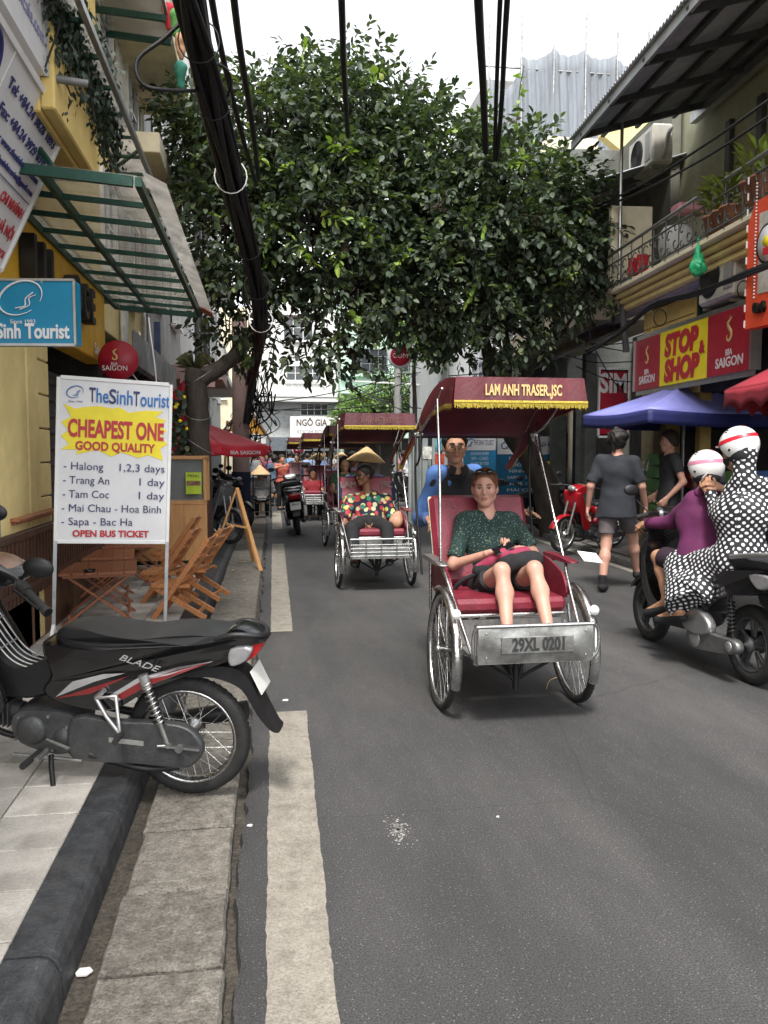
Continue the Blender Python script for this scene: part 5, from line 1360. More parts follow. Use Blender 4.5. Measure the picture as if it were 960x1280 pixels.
    q = MB(); puff(q, [(.80, 1.0), (.87, 1.04), (.96, 1.045), (.88, 1.01)], .07, .2); q.build('headset_reflection', mat('orange reflection colour', (.20, .12, .08), .35, 0, .5, 3, coat=.3), T)  # raised patch coloured to stand for the orange reflection on the headset
    q = MB(); q.ell((1.135, 0, .985), (.04, .075, .045), 16, 10); q.build('headlamp', clear_lens, T)
    return T
h = rad(166)
bike = underbone('large black motorbike with red and silver stripes parked across kerb in foreground', (-.318, 3.635, .012), h, None, 0, 0)
bike.rotation_mode = 'QUATERNION'
bike.rotation_quaternion = (Matrix.Rotation(h, 3, 'Z') @ Matrix.Rotation(rad(-4.5), 3, 'Y') @ Matrix.Rotation(rad(-6.5), 3, 'X')).to_quaternion()
bike.scale = (.95, .95, .95); bike.location.x -= .02; bike.rotation_mode = 'XYZ'; bike.rotation_euler = (Matrix.Rotation(h, 3, 'Z') @ Matrix.Rotation(rad(-4.5), 3, 'Y') @ Matrix.Rotation(rad(-6.5), 3, 'X')).to_euler()
def euler_of(rz, lean=-.1, pitch=0): return (Matrix.Rotation(rz, 3, 'Z') @ Matrix.Rotation(pitch, 3, 'Y') @ Matrix.Rotation(lean, 3, 'X')).to_euler()
red_paint = mat('glossy red paint', (.30, .008, .015), .2, 0, .1, 8, coat=.5); grey_paint = mat('silver grey paint', (.22, .22, .22), .3, .4, .1, 8, coat=.3); blue_paint = mat('navy paint', (.02, .03, .07), .25, 0, .1, 8, coat=.4)
SWR = {'glossy black paint': red_paint}; SWG = {'glossy black paint': grey_paint}; SWB = {'glossy black paint': blue_paint}
LG = 'motorbikes parked along the left pavement'
nx_ = 0
for (x, y, rz, lb, sw) in ((-.50, 13.2, 100, 'dark motorbike with grey side panel just behind the wooden cabinet', SWG), (-.62, 14.2, 95, 'black motorbike second along the row behind the cabinet', None), (-.45, 15.2, 105, 'black motorbike in parked row with its front wheel out by the kerb', None),
        (-.75, 16.4, 92, 'navy motorbike farther along the row beside conical hat woman', SWB), (-.6, 17.5, 98, 'farthest black motorbike of the left parked row', None)):
    dup(bike, (x - .92, y + .35, .10), None, lb, LG, sw, ('lettering', 'stripe'), euler_of(rad(rz + 180 + 42), -.1))
RG = 'motorbikes parked at the right kerb'
dup(bike, (5.30, 12.0, .06), None, 'bright red motorbike with spoked front wheel beside the walking man', RG, SWR, ('lettering', 'stripe'), euler_of(rad(208), -.12))
dup(bike, (5.25, 14.9, .03), None, 'dark motorbike parked broadside near the leaning tree trunk', RG, None, ('lettering', 'stripe'), euler_of(rad(172), -.1))
dup(bike, (5.5, 16.8, .03), None, 'silver grey motorbike farther behind the dark one under the boards', RG, SWG, ('lettering', 'stripe'), euler_of(rad(185), -.1))
dup(bike, (4.7, 23, .0), None, 'distant motorbike parked behind the second cyclo near white shirted pedestrian', RG, None, ('lettering', 'stripe'), euler_of(rad(175), -.1))

# ---------------------------------------------------------------- automatic scooter; +x forward, origin under the rear axle
def scooter(label, loc, rz, paint, group=None, lean=0, chrome_head=False, steer=0):
    T = thing('scooter', label, 'scooter', loc, rz, group); T.rotation_euler = euler_of(rz, lean)
    wheel(T, (0, 0, .26), .26, .05, 'y', .12, 10, engine_grey, cast=5, drum=.06)
    wheel(T, (1.28, 0, .26), .26, .045, 'y', .1, 10, engine_grey, cast=5, drum=.06)
    q = MB(); puff(q, [(.55, .70), (.56, .50), (.50, .42), (.34, .40), (.22, .48), (.05, .57), (-.2, .62), (-.38, .72), (-.42, .79), (-.30, .80), (0, .76), (.3, .72)], .17, .1, 0, lambda x, z: 1. if x > 0 else 1 - .4 * min(1, -x / .4)); q.build('rear_body', paint, T)
    q = MB(); puff(q, [(.60, .69), (.60, .76), (.5, .80), (.2, .80), (.05, .83), (-.2, .85), (-.36, .83), (-.33, .79), (0, .75), (.3, .71)], .15, .12, 0, lambda x, z: 1. if x > -.1 else .8); q.build('seat', seat_blk, T)
    q = MB(); puff(q, [(.50, .34), (.52, .44), (.78, .36), (1.0, .36), (1.06, .30), (.98, .24), (.6, .24)], .15, .08); q.build('floorboard', black_pl, T)
    q = MB(); puff(q, [(1.02, .28), (1.12, .34), (1.17, .55), (1.12, .78), (1.06, .96), (1.00, .98), (1.01, .82), (1.06, .6), (1.02, .42), (.93, .34)], .20, .07, 0, lambda x, z: .65 + .35 * min(1, max(0, (z - .3) / .4))); q.build('front_shield', paint, T)
    q = MB(); puff(q, [(.97, 1.02), (1.02, 1.09), (1.10, 1.08), (1.14, 1.0), (1.08, .96), (1.0, .96)], .12, .25); q.build('headset', paint if not chrome_head else chrome, T)
    q = MB(); q.ell((1.13, 0, .84), (.05, .10, .07), 16, 10); q.build('headlamp', clear_lens, T)
    q = MB(); arc_guard(q, .29, .13, rad(30), rad(165), 'y', (1.28, 0, .26)); q.build('front_fender', paint, T)
    q = MB()
    for s in (1, -1): q.tube([(1.12, s * .07, .60), (1.275, s * .07, .27)], .018, 8)
    q.build('fork', iron, T)
    q = MB(); q.tube(spline([(.90, .34, 1.03), (.98, .2, 1.05), (1.03, 0, 1.04), (.98, -.2, 1.05), (.90, -.34, 1.03)], 4), .011, 8); q.build('handlebar', black_pl, T)
    for s in (1, -1):
        q = MB(); q.cyl((.94, s * .25, 1.04), (.885, s * .37, 1.025), .017, n=10); q.build('grip', rubber, T)
        q = MB(); q.tube(spline([(1.0, s * .2, 1.05), (1.04, s * .28, 1.14), (1.03, s * .30, 1.18)], 4), .006, 6); mi = q.build('mirror', black_pl, T)
        q = MB(); q.ell((1.03, s * .33, 1.22), (.016, .065, .042), 14, 8); q.build('mirror_housing', black_pl, mi)
        q = MB(); q.tube([(.02, s * .14, .30), (.06, s * .14, .58)], .012, 8); sk = q.build('shock_absorber', iron, T); q = MB(); spring(q, (.03, s * .14, .34), (.055, s * .14, .54), .024, .006, 8); q.build('spring', iron, sk)
    q = MB(); puff(q, [(.52, .35), (.42, .43), (.30, .43), (.20, .36), (.22, .29), (.36, .26), (.5, .28)], .035, .12, .17); q.build('air_cleaner', mat('brushed casing', (.38, .38, .38), .32, .8, .15, 8, .1, 60), T)
    q = MB(); puff(q, [(.50, .25), (.44, .30), (.28, .30), (.10, .30), (-.05, .30), (-.08, .24), (0, .20), (.2, .17), (.42, .15), (.5, .19)], .035, .1, .15); cs = q.build('transmission_case', mat('cast casing', (.17, .17, .17), .42, .7, .2, 10, .2, 60), T)
    q = MB(); q.lathe([(0, .20), (.05, .197), (.06, .185)], 20, 'y', (.38, 0, .225)); q.lathe([(0, .195), (.03, .193), (.035, .185)], 16, 'y', (.0, 0, .255)); q.build('case_cover', alu, cs)
    q = MB(); q.cyl((.30, -.14, .24), (-.20, -.17, .30), .055, .05, 16); q.build('exhaust', black_pl, T)
    q = MB(); q.tube(spline([(.05, .15, .83), (-.2, .16, .87), (-.40, .12, .89), (-.44, 0, .89), (-.40, -.12, .89), (-.2, -.16, .87), (.05, -.15, .83)], 5), .017, 8); q.build('grab_rail', alu, T)
    q = MB(); puff(q, [(-.28, .76), (-.44, .78), (-.42, .70), (-.30, .66)], .10, .15); q.build('tail_lamp', red_lens, T)
    for s in (1, -1): q = MB(); puff(q, [(-.12, .74), (-.32, .75), (-.30, .68), (-.2, .66)], .02, .2, s * .125); q.build('indicator', clear_lens, T)
    q = MB(); puff(q, [(-.12, .62), (-.28, .60), (-.38, .48), (-.42, .36), (-.36, .38), (-.28, .50), (-.15, .55)], .07, .06); q.build('rear_fender', black_pl, T)
    q = MB(); q.box((-.425, 0, .56), (.006, .19, .14), .001, Matrix.Rotation(.25, 3, 'Y')); pl_ = q.build('number_plate', plate_w, T)
    text('29-H1', .055, ink, pl_, (-.434, 0, .59), (PI / 2, 0, -PI / 2), 'lettering', .001, .12); text('124.50', .055, ink, pl_, (-.425, 0, .53), (PI / 2, 0, -PI / 2), 'lettering', .001, .14)
    return T
sc1 = scooter('black scooter ridden by two women in white helmets', (3.14, 4.89, 0), math.atan2(1.29, -.075), gloss_black, None, 0)
sc2 = scooter('parked black scooter with white number plate seen from behind near the kerb', (.64, 15.2, 0), rad(90), gloss_black, None, -.12, True)
# ================================================================ PEOPLE
def L_(J, loc): return {k: (tuple(Vector(v) - Vector(loc)) if k not in ('fd', 'fu') else v) for k, v in J.items()}
pale_jean = cloth('navy trousers', (.02, .03, .07)); blk_cloth = cloth('black cloth', (.012, .012, .014)); blue_jacket = cloth('bright blue jacket', (.06, .14, .36), .8, .15)
navy_tee = cloth('charcoal tee', (.018, .021, .028)); purple_h = cloth('purple knit hoodie', (.10, .012, .065)); shorts_g = cloth('grey brown shorts', (.10, .085, .09)); lightblue = cloth('light blue shirt', (.20, .30, .55)); coral = cloth('coral shirt', (.62, .14, .10)); white_c = cloth('white blouse', (.6, .6, .62)); dkgreen = cloth('dark green top', (.03, .09, .04)); skirt_m = cloth('black purple skirt', (.02, .008, .018))
def spots(name, base, cols, scale, r, rnd=1.0, rough=.8):
    """printed cloth: scattered spots of several colours"""
    m = mat(name, base, rough, 0, .2, 6, .25, 400); n, l, b = nodes_of(m); tc = n.new('ShaderNodeTexCoord')
    out = b.inputs['Base Color'].links[0].from_socket
    for i, c in enumerate(cols):
        mp = n.new('ShaderNodeMapping'); mp.inputs['Location'].default_value = (i * 3.17, i * 1.7, i * 2.3); l.new(tc.outputs['Object'], mp.inputs[0])
        v = n.new('ShaderNodeTexVoronoi'); v.inputs['Scale'].default_value = scale; v.inputs['Randomness'].default_value = rnd; l.new(mp.outputs[0], v.inputs['Vector'])
        rp = n.new('ShaderNodeValToRGB'); rp.color_ramp.elements[0].position = r * .85; rp.color_ramp.elements[1].position = r; rp.color_ramp.elements[0].color = (1, 1, 1, 1); rp.color_ramp.elements[1].color = (0, 0, 0, 1)
        l.new(v.outputs['Distance'], rp.inputs[0]); x = n.new('ShaderNodeMix'); x.data_type = 'RGBA'; x.inputs[7].default_value = (*c, 1); l.new(out, x.inputs[6]); l.new(rp.outputs[0], x.inputs[0]); out = x.outputs[2]
    l.new(out, b.inputs['Base Color']); return m
green_print = spots('dark green floral print', (.006, .026, .025), [(.17, .23, .17), (.015, .10, .085), (.08, .07, .015)], 60, .25)
fruit = spots('fruit print', (.012, .014, .035), [(.45, .04, .05), (.60, .58, .14), (.50, .05, .06), (.60, .60, .35), (.03, .22, .12)], 11.5, .36)
camo = spots('faded flower print', (.35, .34, .36), [(.12, .12, .16), (.5, .5, .5)], 22, .35)
def dotted():
    m = mat('black polka dot cloth', (.010, .010, .014), .7, 0, .2, 6, .15, 300); n, l, b = nodes_of(m)
    tc = n.new('ShaderNodeTexCoord'); gm = n.new('ShaderNodeNewGeometry'); sp = n.new('ShaderNodeSeparateXYZ'); l.new(tc.outputs['Object'], sp.inputs[0])
    wn = n.new('ShaderNodeTexNoise'); wn.inputs['Scale'].default_value = 5; l.new(tc.outputs['Object'], wn.inputs['Vector'])
    def mth(op, a, b_=None):
        x = n.new('ShaderNodeMath'); x.operation = op
        for i, s_ in enumerate((a, b_)):
            if s_ is None: continue
            if isinstance(s_, (int, float)): x.inputs[i].default_value = s_
            else: l.new(s_, x.inputs[i])
        return x.outputs[0]
    wob_ = mth('MULTIPLY', mth('SUBTRACT', wn.outputs[0], .5), .07)
    def dots(u, v):
        u = mth('ADD', u, wob_); v = mth('SUBTRACT', v, wob_)
        s_ = 21.; a = mth('MULTIPLY', mth('ADD', u, v), s_); c = mth('MULTIPLY', mth('SUBTRACT', u, v), s_)
        fa = mth('SUBTRACT', mth('FRACT', a), .5); fc = mth('SUBTRACT', mth('FRACT', c), .5)
        return mth('LESS_THAN', mth('ADD', mth('MULTIPLY', fa, fa), mth('MULTIPLY', fc, fc)), .083)
    X, Y, Z = sp.outputs; dx, dy, dz = dots(Y, Z), dots(X, Z), dots(X, Y)
    ns = n.new('ShaderNodeSeparateXYZ'); l.new(gm.outputs['Normal'], ns.inputs[0]); ax, ay, az = (mth('ABSOLUTE', o) for o in ns.outputs)
    selx = mth('GREATER_THAN', ax, mth('MAXIMUM', ay, az)); sely = mth('MULTIPLY', mth('SUBTRACT', 1, selx), mth('GREATER_THAN', ay, az)); selz = mth('SUBTRACT', mth('SUBTRACT', 1, selx), sely)
    d = mth('ADD', mth('ADD', mth('MULTIPLY', dx, selx), mth('MULTIPLY', dy, sely)), mth('MULTIPLY', dz, selz))
    src = b.inputs['Base Color'].links[0].from_socket; x = n.new('ShaderNodeMix'); x.data_type = 'RGBA'; x.inputs[7].default_value = (.72, .72, .74, 1); l.new(src, x.inputs[6]); l.new(d, x.inputs[0]); l.new(x.outputs[2], b.inputs['Base Color']); return m
dot_m = dotted()
helm_w = mat('white helmet shell', (.74, .74, .74), .22, 0, .03, 8, coat=.5); helm_r = mat('helmet red band', (.6, .02, .04), .3); helm_p = mat('helmet pink band', (.55, .22, .32), .3); lining = mat('helmet lining', (.015, .015, .017), .8)

# ---- woman riding in the front cyclo
lo = (1.46, 5.15, 0)
J = dict(pel=P(613, 737, 5.2), chest=P(611, 690, 5.25), neck=P(608, 641, 5.29), head=P(606, 609.5, 5.29), fd=(-.30, -1, -.02), fu=(.0, .06, 1),
         shR=P(580, 653, 5.27), elR=P(566, 706, 5.12), wrR=P(612, 691, 4.93), shL=P(640, 651, 5.3), elL=P(666, 691, 5.18), wrL=P(650, 686, 4.97),
         hiR=P(597, 738, 5.16), knR=P(627, 713, 4.68), anR=P(635, 800, 4.42), toR=P(634, 821, 4.33), hiL=P(636, 738, 5.17), knL=P(668, 711, 4.70), anL=P(688, 797, 4.44), toL=P(691, 818, 4.34))
W1, g, hp = person('woman with sunglasses on her hair riding in the front cyclo', L_(J, lo), lo, 0, None, skin_light, ('bun', hair_au), ('tee', green_print), ('shorts', blk_cloth), cloth('grey canvas shoe', (.3, .3, .3)),
           res=.0085, w=.86, eyes=True, sleeve=.85, hem=.0, noise=.006, collar='v', detail_hands=.0048, leglen=.36,
           hands=dict(R=dict(d=(1, -.35, .25), n=(.1, .3, 1.), side=-1, curl=.75, sc=.92), L=dict(d=(-1, -.3, .1), n=(0, .3, 1.), side=1, curl=.8, sc=.92)))
q = MB(); q.tube([hp(x, -.068 - .018 * (1 - abs(x) / .07), .10) for x in (-.075, -.04, 0, .04, .075)], .004, 6)
for x in (-.034, .034): q.ell(hp(x, -.078, .108), (.027, .02, .017), 14, 8)
q.tube([hp(-.072, -.06, .10), hp(-.085, .04, .08)], .003, 5).tube([hp(.072, -.06, .10), hp(.085, .04, .08)], .003, 5)
q.build('sunglasses', gloss_black, W1)
q = MB(); q.tube(spline([hp(-.04, -.0, -.16), hp(0, -.075, -.205), hp(.04, -.0, -.16)], 6), .0012, 4); q.build('necklace', gold_print, W1)
# phone and bag
q = MB(); q.box((0, 0, 0), (.135, .066, .009), .004); ph = one(q, 'phone', gloss_black, 'black phone held by the woman seated in the front cyclo', 'phone'); ph.location = P(629, 685, 4.86); ph.rotation_euler = (.5, -.35, .3)
s = SDF(); a, b_, c_ = P(600, 715, 4.95), P(634, 703, 4.86), P(668, 700, 4.90)
s.cone(a, b_, .05, .058, .04).cone(b_, c_, .058, .055, .04).cone(P(612, 722, 4.98), P(655, 716, 4.9), .045, .05, .04)
bagm = mat('pink and black bag', (.30, .03, .075), .7, 0, .2, 5, .3, 200)
bg_ = thing('handbag', 'black and dark pink soft bag lying across the lap of cyclo passenger', 'bag', (0, 0, 0)); sdfmesh([s.poly(.01, .006, 25, 2)], 'bag_body', blk_cloth, bg_)
s = SDF(); s.cone(a + Vector((0, -.01, .028)), P(628, 694, 4.86), .038, .034, .03).cone(P(628, 694, 4.86), P(658, 690, 4.92), .034, .03, .03); sdfmesh([s.poly(.009, .006, 30, 4)], 'bag_flap', bagm, bg_)
q = MB(); q.tube(spline([P(600, 715, 4.92), P(575, 728, 4.98), P(568, 742, 5.02), P(590, 742, 4.96), P(612, 728, 4.9)], 6), .014, 8); q.build('strap', blk_cloth, bg_)
# ---- driver of the front cyclo
lo = (1.46, 5.9, 0)
J = dict(pel=P(577, 700, 5.92), chest=P(573, 640, 5.87), neck=P(570, 585, 5.87), head=P(568.5, 557.5, 5.80), fd=(-.10, -1, -.06), fu=(-.02, -.06, 1),
         shR=P(545, 594, 5.88), elR=P(526, 648, 5.75), wrR=P(536, 648, 5.52), shL=P(592, 592, 5.88), elL=P(612, 640, 5.80), wrL=P(648, 638, 5.58),
         hiR=(1.39, 5.9, .92), knR=(1.28, 5.52, .72), anR=(1.30, 5.60, .32), toR=(1.30, 5.46, .26), hiL=(1.55, 5.9, .92), knL=(1.62, 5.55, .62), anL=(1.6, 5.65, .22), toL=(1.6, 5.5, .16))
D1, g, hp = person('bespectacled cyclo driver in open blue jacket over black shirt', L_(J, lo), lo, 0, None, skin_tan, ('short', hair_blk), ('tee', blk_cloth), ('trousers', pale_jean), blk_cloth,
           res=.0095, w=.9, eyes=True, sleeve=.4, detail_hands=.005, hands=dict(R=dict(d=(.25, -1, -.35), n=(0, -.3, -1), side=1, curl=.9), L=dict(d=(.85, -.55, -.1), n=(0, -.2, -1), side=-1, curl=.35)))
s = SDF(); G_ = g; side = unit(G_['shL'] - G_['shR']); spn = unit(G_['neck'] - G_['pel']); fr_ = np.cross(side, spn); sq_ = (fr_, 1.4)
s.cone(G_['pel'] - spn * .12, G_['chest'], .165, .155, .05, 2, sq_)
s.cone(G_['chest'] + spn * .04, G_['neck'] - spn * .02, .13, .06, .05, 0, sq_)
for x in 'LR':
    s.cone(G_['sh' + x] * .7 + G_['neck'] * .3, G_['sh' + x], .062, .07, .05).cone(G_['sh' + x], G_['el' + x], .066, .050, .03).cone(G_['el' + x], G_['wr' + x], .051, .040, .02, 1)
s.cone(G_['pel'] - spn * .2 + fr_ * .13, G_['chest'] + fr_ * .13, .07, .07, .012, op='sub').cone(G_['chest'] + fr_ * .13, G_['neck'] + fr_ * .09 + spn * .03, .07, .085, .012, op='sub').cone(G_['chest'] + fr_ * .18 - spn * .1, G_['neck'] + fr_ * .12 - spn * .02, .10, .10, .012, op='sub').cone(G_['neck'], G_['neck'] + spn * .08, .062, .075, .01, op='sub')
s.ell(G_['chest'] * .35 + G_['neck'] * .65 + fr_ * .11, V3(.09, .10, .16), None, .012, 'sub'); sdfmesh([s.poly(.0095, .007, 18, 5)], 'jacket', blue_jacket, D1)
q = MB()
for x in (-1, 1): q.prism([(x * .012, 0), (x * .06, .02), (x * .075, -.03), (x * .03, -.06)], -.002, .002, 'xz')
q.v = [tuple(Vector(tuple(G_['neck'] + fr_ * .085 + spn * .01)) + Vector((v[0], v[1], v[2]))) for v in q.v]; q.build('collar', blk_cloth, D1)
q = MB()
for x in (-1, 1): q.tube([hp(.033 * x + .024 * math.cos(t), -.1, .0 + .019 * math.sin(t)) for t in [i * PI / 9 for i in range(18)]], .0016, 5, False, closed=True).tube([hp(.058 * x, -.098, .004), hp(.08 * x, -.01, .004)], .0015, 4)
q.tube([hp(-.009, -.102, .004), hp(.009, -.102, .004)], .0015, 4); q.build('glasses', iron, D1)

# ---- second cyclo: passenger and driver
lo = (1.24, 9.6, 0)
J = dict(pel=P(462, 655, 9.68), chest=P(461, 636, 9.72), neck=P(460, 616, 9.75), head=P(455, 594, 9.73), fd=(-1, -.55, -.05), fu=(0, .05, 1),
         shR=P(436, 626, 9.74), elR=P(430, 655, 9.6), wrR=P(452, 662, 9.4), shL=P(484, 625, 9.74), elL=P(492, 653, 9.6), wrL=P(470, 662, 9.4),
         hiR=P(451, 656, 9.6), knR=P(440, 660, 9.1), anR=P(443, 700, 8.88), toR=P(443, 706, 8.78), hiL=P(472, 656, 9.6), knL=P(484, 660, 9.1), anL=P(487, 698, 8.88), toL=P(487, 704, 8.78))
W2, g, hp = person('man in sunglasses and fruit print shirt riding in the second cyclo', L_(J, lo), lo, 0, None, skin_brown, ('short', hair_blk), ('tee', fruit), ('trousers', blk_cloth), blk_cloth, res=.012, w=1.06, sleeve=.8,
       hands=dict(R=dict(d=(1, -.2, .1), n=(0, -.2, 1), side=-1, curl=.8), L=dict(d=(-1, -.2, .1), n=(0, -.2, 1), side=1, curl=.8)))
q = MB()
for x in (-.03, .03): q.ell(hp(x, -.088, .005), (.024, .022, .017), 12, 8)
q.tube([hp(-.055, -.08, .006), hp(-.08, .0, .0)], .003, 5).tube([hp(.055, -.08, .006), hp(.08, .0, .0)], .003, 5); q.build('sunglasses', gloss_black, W2)
s = SDF(); s.cone((1.50, 9.30, .72), (1.56, 9.5, .75), .07, .07, .04); bb = sdfmesh([s.poly(.014, .01, 14, 1)], 'bag', mat('cream and pink bag', (.55, .38, .22), .7, 0, .3, 6, col2=(.4, .16, .12))); tag(bb, 'cream and pink bag on the seat beside the fruit print man', 'bag')
q = MB(); q.box((0, 0, 0), (.09, .05, .02), .008); cam_ = one(q, 'camera_case', black_pl, 'small dark camera held by the man in fruit print shirt', 'camera'); cam_.location = P(461, 662, 9.3)
lo = (1.27, 10.35, 0)
def driver(label, X, Y, headpx, shirt, hat=True, group='cyclo drivers'):
    lo = (X, Y, 0); hx, hy = headpx
    H = P(hx, hy, Y - .05); n_ = Vector((X, Y, H.z - .19))
    J = dict(pel=(X, Y, H.z - .70), chest=(X, Y - .02, H.z - .40), neck=n_, head=H, fd=(0, -1, -.1), fu=(0, -.05, 1), shR=n_ + Vector((-.19, 0, -.04)), elR=(X - .27, Y - .12, H.z - .48), wrR=(X - .30, Y - .33, H.z - .45), shL=n_ + Vector((.19, 0, -.04)), elL=(X + .27, Y - .12, H.z - .48), wrL=(X + .3, Y - .33, H.z - .45),
             hiR=(X - .09, Y, H.z - .73), knR=(X - .14, Y - .35, H.z - .85), anR=(X - .14, Y - .25, .35), toR=(X - .14, Y - .38, .3), hiL=(X + .09, Y, H.z - .73), knL=(X + .14, Y - .35, H.z - .92), anL=(X + .14, Y - .22, .25), toL=(X + .14, Y - .36, .2))
    T, g, hp = person(label, L_(J, lo), lo, 0, group, skin_brown, ('short', hair_blk), ('long', shirt), ('trousers', pale_jean), blk_cloth, res=.016 if Y < 12 else .022)
    if hat: conical_hat(T, hp(0, .01, .08), straw, .25, .17, (.08, -.0, 1), .6)
    return T
driver('second cyclo driver in light blue shirt under a straw hat', 1.27, 10.37, (458, 577), lightblue)
driver('third cyclo driver in pale blue behind the dark haired woman', 1.42, 14.5, (441, 574), lightblue, False)
driver('fourth cyclo driver in light blue with straw hat behind parked scooter', 1.25, 19.75, (398, 575), lightblue)
driver('farthest cyclo driver in straw hat under the distant canopy', 2.36, 23.7, (427, 573), lightblue)
def seated(label, X, Y, headpx, top, hair=('long', hair_blk), bottom=None, sk=skin_tan, res=.02, grp='cyclo passengers', fd=(0, -1, 0)):
    lo = (X, Y, 0); H = P(headpx[0], headpx[1], Y); n_ = Vector((H.x, Y + .03, H.z - .17)); x = H.x
    J = dict(pel=(x, Y - .05, H.z - .58), chest=(x, Y, H.z - .32), neck=n_, head=H, fd=fd, fu=(0, 0, 1), shR=n_ + Vector((-.17, 0, -.04)), elR=(x - .22, Y - .08, H.z - .44), wrR=(x - .06, Y - .28, H.z - .48), shL=n_ + Vector((.17, 0, -.04)), elL=(x + .22, Y - .08, H.z - .44), wrL=(x + .06, Y - .28, H.z - .48),
             hiR=(x - .09, Y - .08, H.z - .60), knR=(x - .11, Y - .5, H.z - .56), anR=(x - .11, Y - .68, H.z - .95), toR=(x - .11, Y - .8, H.z - 1.), hiL=(x + .09, Y - .08, H.z - .60), knL=(x + .11, Y - .5, H.z - .56), anL=(x + .11, Y - .68, H.z - .95), toL=(x + .11, Y - .8, H.z - 1.))
    return person(label, L_(J, lo), lo, 0, grp, sk, hair, ('tee', top), ('trousers', bottom or blk_cloth), blk_cloth, res=res)
seated('dark haired woman in dark green top riding in the third cyclo', 1.40, 13.85, (431, 580), dkgreen, res=.016)
seated('passenger in dark red riding in the fourth cyclo', 1.25, 19.1, (391, 592), cloth('dark red top', (.25, .02, .03)), ('short', hair_blk))
seated('passenger in black shirt riding in the distant cyclo', 1.1, 25.0, (379, 586), blk_cloth, ('short', hair_blk))

# ---- two women on the scooter
lo = (3.14, 5.3, 0)
J = dict(pel=P(876, 706, 5.42), chest=P(878, 655, 5.47), neck=P(884, 614, 5.47), head=P(881, 590, 5.51), fd=(-.35, 1, -.05), fu=(0, .1, 1),
         shL=P(868, 626, 5.52), elL=P(840, 652, 5.74), wrL=P(808, 654, 5.92), shR=P(912, 626, 5.38), elR=(3.36, 5.75, 1.02), wrR=(3.40, 5.88, 1.05),
         hiL=P(866, 706, 5.42), knL=P(823, 696, 5.78), anL=P(834, 752, 5.62), toL=P(810, 764, 5.82), hiR=P(886, 706, 5.40), knR=P(838, 698, 5.82), anR=(3.22, 5.75, .42), toR=(3.22, 5.9, .38))
R1, g, hp = person('scooter rider in purple hoodie and pink banded white helmet', L_(J, lo), lo, 0, None, skin_tan, ('none', None), ('long', purple_h), ('shorts', skirt_m), None, res=.010, w=.95, noise=.006, hem=.12, leglen=.5, detail_hands=.0055,
        hands=dict(L=dict(d=(-.2, .9, -.2), n=(.5, .1, -1), side=1, curl=1.), R=dict(d=(.1, 1, -.1), n=(0, 0, -1), side=-1, curl=1.)))
s = SDF(); s.cone(hp(0, .05, -.13), hp(0, .11, -.19), .07, .05, .04).cone(hp(-.07, .02, -.15), hp(.07, .02, -.15), .04, .04, .04); sdfmesh([s.poly(.012, .005, 20)], 'hood', purple_h, R1)
def helmet(T, hp, band, peak=False):
    F_ = Vector(tuple(hp(0, -1, 0) - hp(0, 0, 0))); U_ = Vector(tuple(hp(0, 0, 1) - hp(0, 0, 0))); S__ = Vector(tuple(hp(1, 0, 0) - hp(0, 0, 0))); o = Vector(tuple(hp(0, .012, .035)))
    B = Matrix((S__, F_, U_)).transposed().to_4x4(); B.translation = o
    def pt(a, t, k=1.0):
        return B @ Vector((.112 * k * math.sin(t) * math.cos(a), .134 * k * math.sin(t) * math.sin(a), .125 * k * math.cos(t)))
    def rim(a): f = math.sin(a); return 1.62 + (.62 if f < .35 else .62 - .75 * min(1, (f - .35) / .35)) * (1 if f > -1 else 1)
    q = MB(); q.grid(lambda u, v: pt(-u * 2 * PI, rim(-u * 2 * PI) * v), 48, 22); q.grid(lambda u, v: pt(u * 2 * PI, rim(u * 2 * PI) * v, .93), 48, 12)
    q.grid(lambda u, v: pt(-u * 2 * PI, rim(-u * 2 * PI), 1 - .07 * v), 48, 1); h_ = q.build('helmet', helm_w, T)
    q = MB(); q.grid(lambda u, v: pt(-u * 2 * PI, 1.22 + .22 * v + .10 * math.sin(-u * 2 * PI), 1.012), 48, 4); q.build('helmet_band', band, h_)
    q = MB(); q.grid(lambda u, v: pt(-PI / 2 - .25 + .5 * u, .1 + .5 * v * (1 - .5 * abs(u - .5)), 1.01), 6, 6); q.build('helmet_patch', band, h_)
    for a in (.25, .55): MB().ell(tuple(pt(PI - .3, .5 + a * .5, 1.0)), (.006, .014, .004), 8, 5).build('vent', lining, h_)
    MB().ell(tuple(pt(PI - .05 + .0, 1.85, 1.005)), (.004, .016, .009), 10, 6).build('helmet_badge', lining, h_)
    if peak:
        q = MB(); q.grid(lambda u, v: tuple(pt(PI / 2 - .7 + 1.4 * (1 - u), 1.42, 1 + .22 * v * math.sin(u * PI) ** .6)), 14, 4); q.grid(lambda u, v: tuple(pt(PI / 2 - .7 + 1.4 * u, 1.46, 1 + .22 * v * math.sin(u * PI) ** .6)), 14, 4); q.build('helmet_peak', band, h_)
    s = SDF(); s.ell(hp(0, .02, -.02), (.094, .11, .10), None, .02); s.plane(hp(0, -.055, 0), (hp(0, -1, 0) - hp(0, 0, 0))); sdfmesh([s.poly(.012)], 'helmet_lining', lining, T)
helmet(R1, hp, helm_p)
q = MB(); q.tube([hp(-.085, -.02, -.03), hp(-.06, -.06, -.12), hp(0, -.07, -.135), hp(.06, -.06, -.12), hp(.085, -.02, -.03)], .007, 6); q.build('chin_strap', lining, R1)
